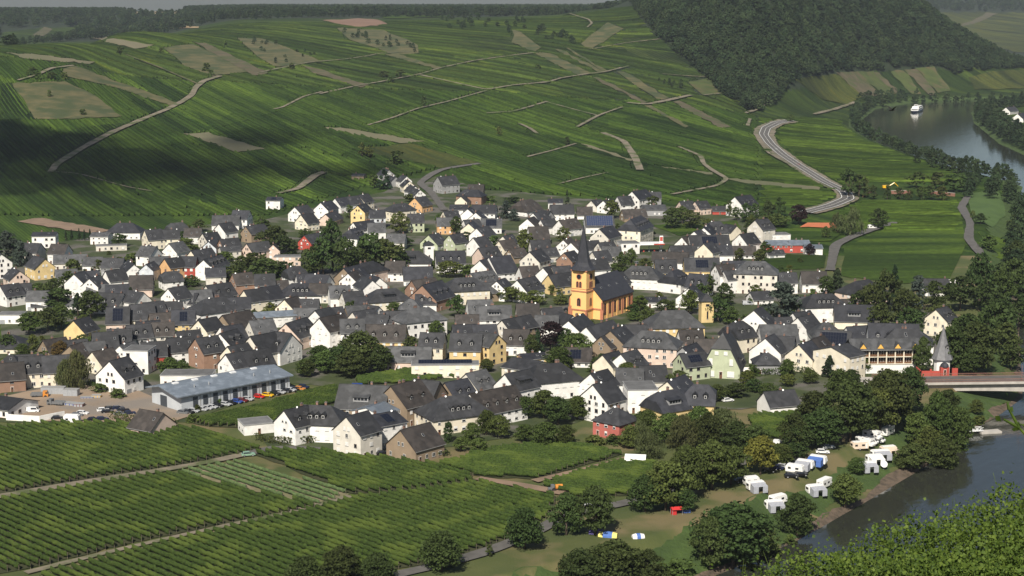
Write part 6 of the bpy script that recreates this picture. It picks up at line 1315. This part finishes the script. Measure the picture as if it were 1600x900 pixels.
for x in (-3.1, 0, 3.1):
    for y in (-2.8, 2.8): MB().box(x-.06, x+.06, y-.06, y+.06, -.1, .95).obj('pole', [M['metal_grey']], o)
# orange grape sprayer on the track
p = ground(866, 768); o = empty('sprayer_tractor', (p.x, p.y, p.z), .2, 'narrow tractor with orange tank on the reddish track', 'tractor')
MB().box(-1.8, 0, -.6, .6, .6, 1.2).box(-1.0, 0, -.55, .55, 1.2, 2.1).obj('body', [M['paint_grey']], o); MB().cyl((.3, 0, 1.4), (2.4, 0, 1.4), .75, .75, 12).obj('tank', [M['paint_orange']], o)
for x, r in ((-1.4, .45), (-.2, .65), (1.6, .5)):
    for s in (-1, 1): MB().cyl((x, s*.6, r), (x, s*.85, r), r, r, 12).obj('wheel', [M['rubber']], o)
# building yard goods
def crate(name, px, py, rz, size, mat, label, cat, n=3):
    p = ground(px, py); o = empty(name, (p.x, p.y, p.z), rz, label, cat); x, y, z = size
    MB().box(-x, x, -y, y, .1, z).obj('body', [M[mat]], o)
    for i in range(n): xx = -x + (i + .5) * 2*x/n; MB().box(xx - x/n*.8, xx + x/n*.8, -y - .06, -y, .3, z - .15).obj('panel', [M['metal_grey']], o)
    MB().box(-x - .08, x + .08, -y - .08, y + .08, z, z + .1).obj('lid', [M['gutter']], o)
crate('site_cabin', 84, 616, -.05, (4.2, 1.4, 2.7), 'metal_grey', 'long pale grey site cabin in the building yard', 'cabin', 4)
crate('site_cabin', 112, 619, -.1, (2.6, 1.4, 2.6), 'metal_grey', 'short grey site container beside the long cabin', 'container', 3)
crate('form_stack', 112, 634, -.35, (4.6, 1.3, 1.1), 'paint_blue', 'blue stack of formwork panels in the yard', 'stack', 6)
crate('form_stack', 124, 636, -.1, (1.6, 1.2, 1.3), 'paint_dark_red', 'dark red skip at the end of the blue stack', 'skip', 3)
crate('material_pile', 151, 622, 0, (1.6, 1.0, 1.1), 'paint_yellow', 'yellow machine parts piled in the yard', 'machine', 3)
crate('material_pile', 136, 623, .1, (2.2, .9, .7), 'paint_blue', 'low blue pallets beside the yellow machine', 'pallets', 4)
def lorry(px, py, rz, col, label):
    p = ground(px, py); o = empty('lorry', (p.x, p.y, p.z), rz, label, 'lorry')
    MB().box(-3, 1.2, -1.1, 1.1, .8, 1.3).box(-3, 1.1, -1.1, -1.0, 1.3, 1.8).box(-3, 1.1, 1.0, 1.1, 1.3, 1.8).obj('flatbed', [M['paint_grey']], o); MB().prism([(1.3, .5), (3.1, .5), (3.1, 1.5), (2.7, 2.4), (1.3, 2.4)], -1.05, 1.05).obj('cab', [M['paint_' + col]], o)
    MB().box(2.2, 2.95, -1.08, 1.08, 1.55, 2.1).obj('glazing', [M['glass']], o)
    for x in (-2, -.9, 2.2):
        for s in (-1, 1): MB().cyl((x, s*.8, .5), (x, s*1.1, .5), .5, .5, 12).obj('wheel', [M['rubber']], o)
lorry(88, 634, 2.9, 'grey', 'grey flatbed lorry beside the blue stack'); lorry(62, 621, .1, 'orange', 'orange and blue lorry behind the long cabin')
p0, p1 = ground(10, 657), ground(62, 660); p2 = ground(101, 652)
o = empty('yard_wall', (0, 0, 0), 0, 'low white wall round the left corner of the yard', 'wall')
for a, b2 in ((p0, p1), (p1, p2)):
    dv = (b2 - a); L_ = math.hypot(dv.x, dv.y); MB().box(0, L_, -.15, .15, -.5, 2.2).obj('wall_panel', [M['wall_W']], o, loc=a, rz=math.atan2(dv.y, dv.x))
# hedges
def hedge(line, w_, h_, label):
    q = smooth_line(groundN(np.array(densify(line, 8, False))), 3.0); o = empty('hedge', (0, 0, 0), 0, label, 'hedge')
    P = []
    for a, b2 in zip(q[:-1], q[1:]):
        n = 130; t = RNG.random(n)[:, None]; c = a + (b2 - a) * t; P.append(np.column_stack([c + RNG.normal(0, w_*.28, (n, 2)), heights(c[:, 0], c[:, 1]) + h_ * RNG.random(n) ** .6]))
    C = np.concatenate(P); put('foliage', npmesh('foliage', crown_cards(C, .45, RNG), np.arange(4*len(C)).reshape(-1, 4), M['leaf_green']), o)
hedge([(398,688),(420,694),(450,698),(490,692)], 2.2, 2.6, 'clipped hedge in front of the white house with the flags')
hedge([(175,656),(215,664),(262,669),(275,668)], 2.5, 3.0, 'dark hedge in front of the low peach house')
hedge([(136,604),(160,608),(188,618)], 2, 2.2, 'hedge in front of the white chalet house'); hedge([(634,716),(665,718),(700,712)], 1.8, 1.8, 'low hedge in front of the stone barn')
hedge([(1140,588),(1180,588),(1230,584),(1290,584)], 3, 2.6, 'green hedge along the terrace right of the green mansard house')
hedge([(508,272),(540,276),(570,281)], 3, 2.5, 'dark hedge beside the pale ramp track')
# flags
def flag(px, py, cols, label):
    p = ground(px, py); o = empty('flagpole', (p.x, p.y, p.z), -.2, label, 'flag'); MB().cyl((0, 0, 0), (0, 0, 7), .06, .04, 6).obj('pole', [M['dish']], o)
    for i, c in enumerate(cols): MB().box(.06, 1.9, -.02, .02, 6.9 - (i+1)*1.2/len(cols), 6.9 - i*1.2/len(cols)).obj('stripe', [M['paint_' + c]], o)
flag(457, 690, ['blue'], 'flagpole with plain blue flag by the hedge'); flag(461, 691, ['black', 'red', 'yellow'], 'flagpole with black red gold flag by the hedge')
# river ship
p = ground(1432, 173, 0); d_ = ray(1432, 174); tt = (-7 - CAMZ) / d_.z; sx_, sy_ = d_.x * tt, d_.y * tt
sh = empty('river_ship', (sx_, sy_, -7), math.atan2(-.9, -.35), 'white passenger ship heading this way on the upper river', 'ship')
hull = MB(); st = [(-30, 4.6), (-26, 5.2), (15, 5.2), (24, 3.8), (30, .3)]; v = []; f = []
for x, w_ in st: v += [(x, -w_*.85, -.6), (x, w_*.85, -.6), (x, w_, 2.0), (x, -w_, 2.0)]
for i in range(len(st) - 1): b0 = 4*i; f += [(b0, b0+4, b0+7, b0+3)[::-1], (b0+1, b0+2, b0+6, b0+5)[::-1], (b0+3, b0+7, b0+6, b0+2)[::-1], (b0, b0+1, b0+5, b0+4)[::-1]]
f += [(0, 3, 2, 1)[::-1]]; hull.add(v, f); hull.obj('hull', [M['paint_dark_blue']], sh)
MB().box(-27, 18, -4.7, 4.7, 2.0, 4.6).obj('lower_deck', [M['caravan_white']], sh); MB().box(-24, 12, -4.2, 4.2, 4.6, 6.8).obj('upper_deck', [M['caravan_white']], sh); MB().box(2, 8, -2.2, 2.2, 6.8, 9).obj('wheelhouse', [M['caravan_white']], sh)
for z in (2.9, 5.3):
    for s in (-1, 1): MB().box(-23, 11, s*4.72 - .03 if z < 4 else s*4.22 - .03, s*4.72 + .03 if z < 4 else s*4.22 + .03, z, z + 1).obj('window_band', [M['glass']], sh)
MB().box(18.0, 18.06, -4, 4, 2.8, 3.8).obj('front_window', [M['glass']], sh); MB().box(8.0, 8.05, -1.9, 1.9, 7.6, 8.6).obj('bridge_window', [M['glass']], sh)
# landing stage
p = ground(1524, 680); o = empty('landing_stage', (p.x, p.y, -7), .2, 'grey landing stage with white truss gangway at the river bank', 'jetty')
MB().box(1.5, 9, -1.6, 1.6, -.3, .7).obj('pontoon', [M['concrete']], o)
m = MB()
for s in (-1, 1):
    for z in (1.0, 2.1): m.box(-8, 2.5, s*.8 - .06, s*.8 + .06, z - .06, z + .06)
    for i in range(7): m.cyl((-8 + i*1.5, s*.8, 1.0), (-7.2 + i*1.5, s*.8, 2.1), .05, .05, 5); m.cyl((-7.2 + i*1.5, s*.8, 2.1), (-6.5 + i*1.5, s*.8, 1.0), .05, .05, 5)
m.box(-8, 2.5, -.75, .75, .92, 1.0); m.obj('gangway', [M['dish']], o)
# tennis courts and cemetery walls
material('clay', (.50,.16,.07), (.42,.13,.06), .3, .9); material('wall_rust', (.24,.12,.085), (.18,.09,.065), .6, .9)
patch('tennis_court', [(1248,357),(1265,350),(1302,350),(1306,358)], 'clay', 2.5, 'orange clay tennis courts behind the red hall')
for a, b2, lb in (((1348, 308), (1362, 300), 'left brick wall of the riverside cemetery'), ((1392, 303), (1424, 303), 'middle brick wall of the riverside cemetery'), ((1450, 303), (1492, 307), 'right brick wall of the riverside cemetery')):
    A2, B2 = ground(*a), ground(*b2); dv = B2 - A2; L_ = math.hypot(dv.x, dv.y); o = empty('cemetery_wall', A2, math.atan2(dv.y, dv.x), lb, 'wall'); MB().box(0, L_, -.3, .3, -1, 2.4).obj('wall', [M['wall_rust']], o); MB().box(-.1, L_ + .1, -.4, .4, 2.4, 2.6).obj('coping', [M['concrete']], o)
p = ground(1385, 296); o = empty('excavator', (p.x, p.y, p.z), .1, 'yellow excavator behind the cemetery wall', 'excavator')
MB().box(-3, 2, -1.4, 1.4, 1.2, 3.2).obj('body', [M['paint_yellow']], o); MB().box(-2.6, 2.4, -1.6, 1.6, 0, 1.1).obj('tracks', [M['rubber']], o); MB().cyl((2, 0, 2.6), (6, 0, 5.0), .35, .3, 6).cyl((6, 0, 5.0), (9, 0, 2.2), .3, .2, 6).obj('arm', [M['paint_yellow']], o)
# terrace awnings by the pavilion
for px, py, lb in ((1185, 584, 'white awning left of the dark pavilion roof'), (1218, 582, 'white awning right of the dark pavilion roof'), (1163, 588, 'slanted white awning beside the green mansard house')):
    p = ground(px, py); o = empty('terrace_awning', (p.x, p.y, p.z), -.1, lb, 'awning'); m = MB(); m.add([(-2.2, -1.6, 2.3), (2.2, -1.6, 2.3), (2.2, 1.4, 3.1), (-2.2, 1.4, 3.1), (-2.2, -1.6, 2.4), (2.2, -1.6, 2.4), (2.2, 1.4, 3.2), (-2.2, 1.4, 3.2)], [(3,2,1,0),(4,5,6,7),(0,1,5,4),(1,2,6,5),(2,3,7,6),(3,0,4,7)]); m.obj('cloth', [M['awning']], o)
    for x in (-2, 2): MB().cyl((x, -1.4, 0), (x, -1.4, 2.35), .05, .05, 6).obj('post', [M['metal_grey']], o)
# a walker on the bridge
def person(p, rz, label):
    V = [(0,0,.95),(0,0,1.15),(0,0,1.42),(0,0,1.52),(0,0.02,1.66),(0,.01,1.74), (.1,0,.9),(.12,.06,.5),(.12,-.02,.08),(.12,.14,.04), (-.1,0,.9),(-.12,-.1,.5),(-.12,-.22,.1),(-.12,-.08,.04), (.19,0,1.40),(.25,-.05,1.12),(.24,.04,.88),(.24,.07,.78), (-.19,0,1.40),(-.25,.06,1.12),(-.24,.14,.90),(-.24,.17,.80)]
    E = [(0,1),(1,2),(2,3),(3,4),(4,5),(0,6),(6,7),(7,8),(8,9),(0,10),(10,11),(11,12),(12,13),(2,14),(14,15),(15,16),(16,17),(2,18),(18,19),(19,20),(20,21)]
    R = [.15,.14,.15,.06,.10,.07,.09,.065,.045,.04,.09,.065,.045,.04,.06,.045,.035,.035,.06,.045,.035,.035]
    me = bpy.data.meshes.new('person'); me.from_pydata(V, E, []); me.materials.append(M['paint_dark_blue']); o = put('person', me, None, p, rz)
    md = o.modifiers.new('skin', 'SKIN'); o.modifiers.new('smooth', 'SUBSURF').levels = 1
    for i, r in enumerate(R): me.skin_vertices[0].data[i].radius = (r, r * .85)
    me.skin_vertices[0].data[0].use_root = True
    return tag(o, label, 'person')
person((150, by(150) + 1.2, ZD + .03), 1.4, 'person in dark clothes walking on the bridge beside the tower')
# a bird crossing the view
bp_ = Vector((0, 0, CAMZ)) + ray(1393, 172) * 160; o = empty('bird', bp_, .6, 'dark bird flying in front of the river bank trees', 'bird')
m = MB(); prof = [(-.02, -.45), (.05, -.3), (.10, -.05), (.09, .15), (.05, .28), (.06, .36), (.02, .46)]; n = 8
vs = []; fs = []
for r, x in prof: vs += [(x, max(.005, r) * math.cos(2*math.pi*i/n), max(.005, r) * math.sin(2*math.pi*i/n)) for i in range(n)]
for k in range(len(prof) - 1): fs += [(k*n+i, k*n+(i+1) % n, (k+1)*n+(i+1) % n, (k+1)*n+i) for i in range(n)]
m.add(vs, fs)
for s in (-1, 1): m.add([(.2, s*.06, .03), (-.12, s*.06, .02), (-.05, s*.4, .28), (-.3, s*.75, .38), (.0, s*.72, .42), (.16, s*.4, .3)], [(0, 1, 2, 5), (5, 2, 3, 4)])
m.add([(-.4, -.04, 0), (-.4, .04, 0), (-.68, .12, 0), (-.68, -.12, 0)], [(0, 1, 2, 3)]); m.obj('body', [M['rubber']], o)

# ------------------------------------------------------------------ labels: look first, then the nearest landmark
LMK = [('church', 925, 460), ('grey hall', 345, 610), ('bridge tower', 1471, 560), ('loggia hotel', 1385, 555), ('green mansard house', 1128, 560), ('brick red cube house', 948, 655), ('long red hall', 1235, 385), ('white school tower', 670, 398), ('blue solar roof', 935, 350), ('tall cream house', 985, 352), ('orange house', 692, 358), ('beige villa', 1170, 440), ('yellow square tower', 1103, 485), ('stone barn', 650, 688), ('building yard', 90, 632), ('red gabled house', 476, 378), ('petrol station', 1016, 384), ('white chalet house', 195, 580), ('walled vineyard', 640, 590), ('hedged white house', 460, 665), ('steep upper street', 672, 300), ('pale ramp track', 490, 280), ('bare brown plot', 95, 352), ('white field tent', 993, 720), ('campsite lane', 1110, 752), ('riverside caravans', 1370, 715), ('road bridge', 1530, 600), ('main road bend', 1320, 308), ('riverside lane', 1512, 360), ('tennis courts', 1275, 352), ('lone slope tree', 662, 158), ('upper fallow slope', 110, 155), ('tunnel tent', 950, 838), ('largest front vineyard', 500, 850)]
ORD = ['nearest', 'second nearest', 'third nearest', 'fourth nearest', 'fifth nearest', 'sixth nearest', 'seventh nearest', 'eighth nearest', 'ninth nearest', 'tenth nearest', 'eleventh nearest', 'twelfth nearest', 'thirteenth nearest', 'fourteenth nearest', 'fifteenth nearest'] + [f'{i}th nearest' for i in range(16, 60)]
def relate(px, py):
    n, x, y = min(LMK, key=lambda l: math.hypot(l[1] - px, (l[2] - py) * 1.7)); dx, dy = px - x, (py - y) * 1.7
    r = ('left of' if dx < 0 else 'right of') if abs(dx) > 1.15 * abs(dy) else ('in front of' if dy > 0 else 'behind')
    return n, r, math.hypot(dx, dy)
def label_all(items, descf, cat, group):
    bins = {}
    for it in items:
        n, r, ds = relate(it['px'], it['py']); bins.setdefault((descf(it), r, n), []).append((ds, it))
    for (dsc, r, n), lst in bins.items():
        lst.sort(key=lambda t: t[0])
        for i, (ds, it) in enumerate(lst):
            it['o']['label'] = f'{dsc} {r} the {n}' if len(lst) == 1 else f'{dsc}, {ORD[i]} {r} {n}'
            it['o']['category'] = cat(it) if callable(cat) else cat
            if group: it['o']['group'] = group(it) if callable(group) else group
def hdesc(h):
    f = h['flags']; rf_ = 'flat' if 'f' in f else 'hipped' if 'h' in f else 'half-hipped' if 'q' in f else 'low' if 'l' in f else ''
    ex = ' and solar panels' if 's' in f else ' and dormers' if 'm' in f else ''
    if 'f' in f: return f"{h['wall']} flat roofed building{ex.replace(' and', ' with')}"
    return f"{h['wall']} house with {(rf_ + ' ') if rf_ else ''}{h['roof']} roof{ex}"
for h in HOUSES:
    if 'own' in h: h['o']['label'] = h['own']; h['o']['category'] = 'house'; h['o']['group'] = 'village houses'
label_all([h for h in HOUSES if 'own' not in h], hdesc, 'house', 'village houses')
def tdesc(t):
    a = 'small' if t['h'] < 6 else 'tall' if t['h'] > 14 else 'mid-size'
    return f"{a} {TN[t['kind']][1]}"
for wh in sorted({t['where'] for t in TREES if t['where']}):
    sub = sorted([t for t in TREES if t['where'] == wh], key=lambda t: t['px'])
    for i, t in enumerate(sub): t['o']['label'] = f"{ORD[i].replace('nearest', '').strip() or 'first'} tree from the left {wh}"; t['o']['category'] = 'tree'; t['o']['group'] = 'trees ' + wh
label_all([t for t in TREES if not t['where']], tdesc, lambda t: 'bush' if t['kind'] in 'uvg' else 'tree', lambda t: 'bushes' if t['kind'] in 'uvg' else 'village and riverside trees')
seen = {}
for c in MOVERS: seen.setdefault((c['desc'], c['where']), []).append(c)
for (dsc, wh), lst in seen.items():
    lst.sort(key=lambda c: c['px'])
    for i, c in enumerate(lst):
        nm = ORD[i].replace('nearest', '').strip() or 'first'
        c['o']['label'] = f'{dsc} parked {wh}' if len(lst) == 1 else f'{nm} {dsc} from the left parked {wh}'
        if 'road' in wh and 'main' in wh: c['o']['label'] = c['o']['label'].replace('parked', 'driving')
        c['o']['category'] = c['cat']; c['o']['group'] = 'cars and vans ' + wh

# ------------------------------------------------------------------ the cloud whose shadow lies on the left slope
def cloudmat(name, tr):
    m = bpy.data.materials.new(name); m.use_nodes = True; N = m.node_tree.nodes; b = N['Principled BSDF']; b.inputs['Base Color'].default_value = (.85, .85, .86, 1); b.inputs['Roughness'].default_value = 1
    t_ = N.new('ShaderNodeBsdfTransparent'); x = N.new('ShaderNodeMixShader'); x.inputs[0].default_value = tr; m.node_tree.links.new(b.outputs[0], x.inputs[1]); m.node_tree.links.new(t_.outputs[0], x.inputs[2]); m.node_tree.links.new(x.outputs[0], N['Material Output'].inputs[0]); return m
CLM = [cloudmat('cloud_core', .62), cloudmat('cloud_wisp', .90)]
def cloud(cx, cy, cz, lobes, label):
    P = []; 
    V, F, MI = [], [], []
    for (lx, ly, r, fl) in lobes:
        bm = bmesh.new(); bmesh.ops.create_icosphere(bm, subdivisions=3 if r > 60 else 2, radius=1.0); b0 = len(V)
        for v_ in bm.verts:
            n_ = 1 + .12 * math.sin(5*v_.co.x + lx) + .10 * math.sin(7*v_.co.y + ly) + .08 * math.sin(11*v_.co.z + r)
            V.append((lx + v_.co.x*r*n_, ly + v_.co.y*r*n_*1.15, v_.co.z*r*fl*n_))
        MI += [0 if r > 60 else 1] * len(bm.faces); F += [[b0 + v_.index for v_ in f_.verts] for f_ in bm.faces]; bm.free()
    o = put('cloud', mesh('cloud', V, F, CLM, MI, smooth=True), loc=(cx, cy, cz)); return tag(o, label, 'cloud')
def shadow_of(px, py, alt):
    g_ = ground(px, py); k = alt / math.tan(SUN_EL); return g_.x + SUN_DIR.x * k, g_.y + SUN_DIR.y * k
X_, Y_ = shadow_of(35, 245, 850)
rr = random.Random(5); lobes = [(-260, 60, 150, .4), (-120, 20, 130, .4), (0, -30, 110, .4), (70, -40, 75, .4), (-60, 70, 90, .4), (-330, -60, 140, .4), (-180, -90, 90, .4), (130, -50, 50, .4), (-420, 40, 160, .4), (-20, 60, 60, .4)]
lobes += [(rr.uniform(-320, 200), rr.uniform(-170, 150), rr.uniform(16, 55), .5) for _ in range(105)]
cloud(X_, Y_, 850, lobes, 'flat cumulus cloud drifting over the left slope, shading the vines')
X_, Y_ = shadow_of(385, 267, 850); cloud(X_, Y_, 860, [(rr.uniform(-95, 110), rr.uniform(-30, 30), rr.uniform(10, 34), .6) for _ in range(45)], 'small cloud scrap beside the larger cloud')
# ------------------------------------------------------------------ haze
hm = bpy.data.materials.new('haze'); hm.use_nodes = True; N = hm.node_tree.nodes; N.remove(N['Principled BSDF']); pv = N.new('ShaderNodeVolumePrincipled')
pv.inputs['Color'].default_value = (.80, .88, 1.0, 1); pv.inputs['Density'].default_value = 0.000042; pv.inputs['Anisotropy'].default_value = 0.2
hm.node_tree.links.new(pv.outputs[0], N['Material Output'].inputs['Volume'])
zt = 225.0
hb = MB().box(-9600, 9600, -300, 9600, -14, zt).obj('haze', [hm]); tag(hb, 'thin bluish summer haze over the valley', None, None, 'stuff')

# recentre: every thing's Empty stands at the foot of the thing
bpy.context.view_layer.update()
for o in list(COL.objects):
    if o.type == 'EMPTY' and o.parent is None and o.location.length < 1e-6 and o.children:
        pts = [c.matrix_basis @ Vector(b) for c in o.children for b in c.bound_box]
        c0 = Vector(((min(p.x for p in pts) + max(p.x for p in pts)) / 2, (min(p.y for p in pts) + max(p.y for p in pts)) / 2, min(p.z for p in pts)))
        o.location = c0
        for c in o.children: c.location = c.location - c0
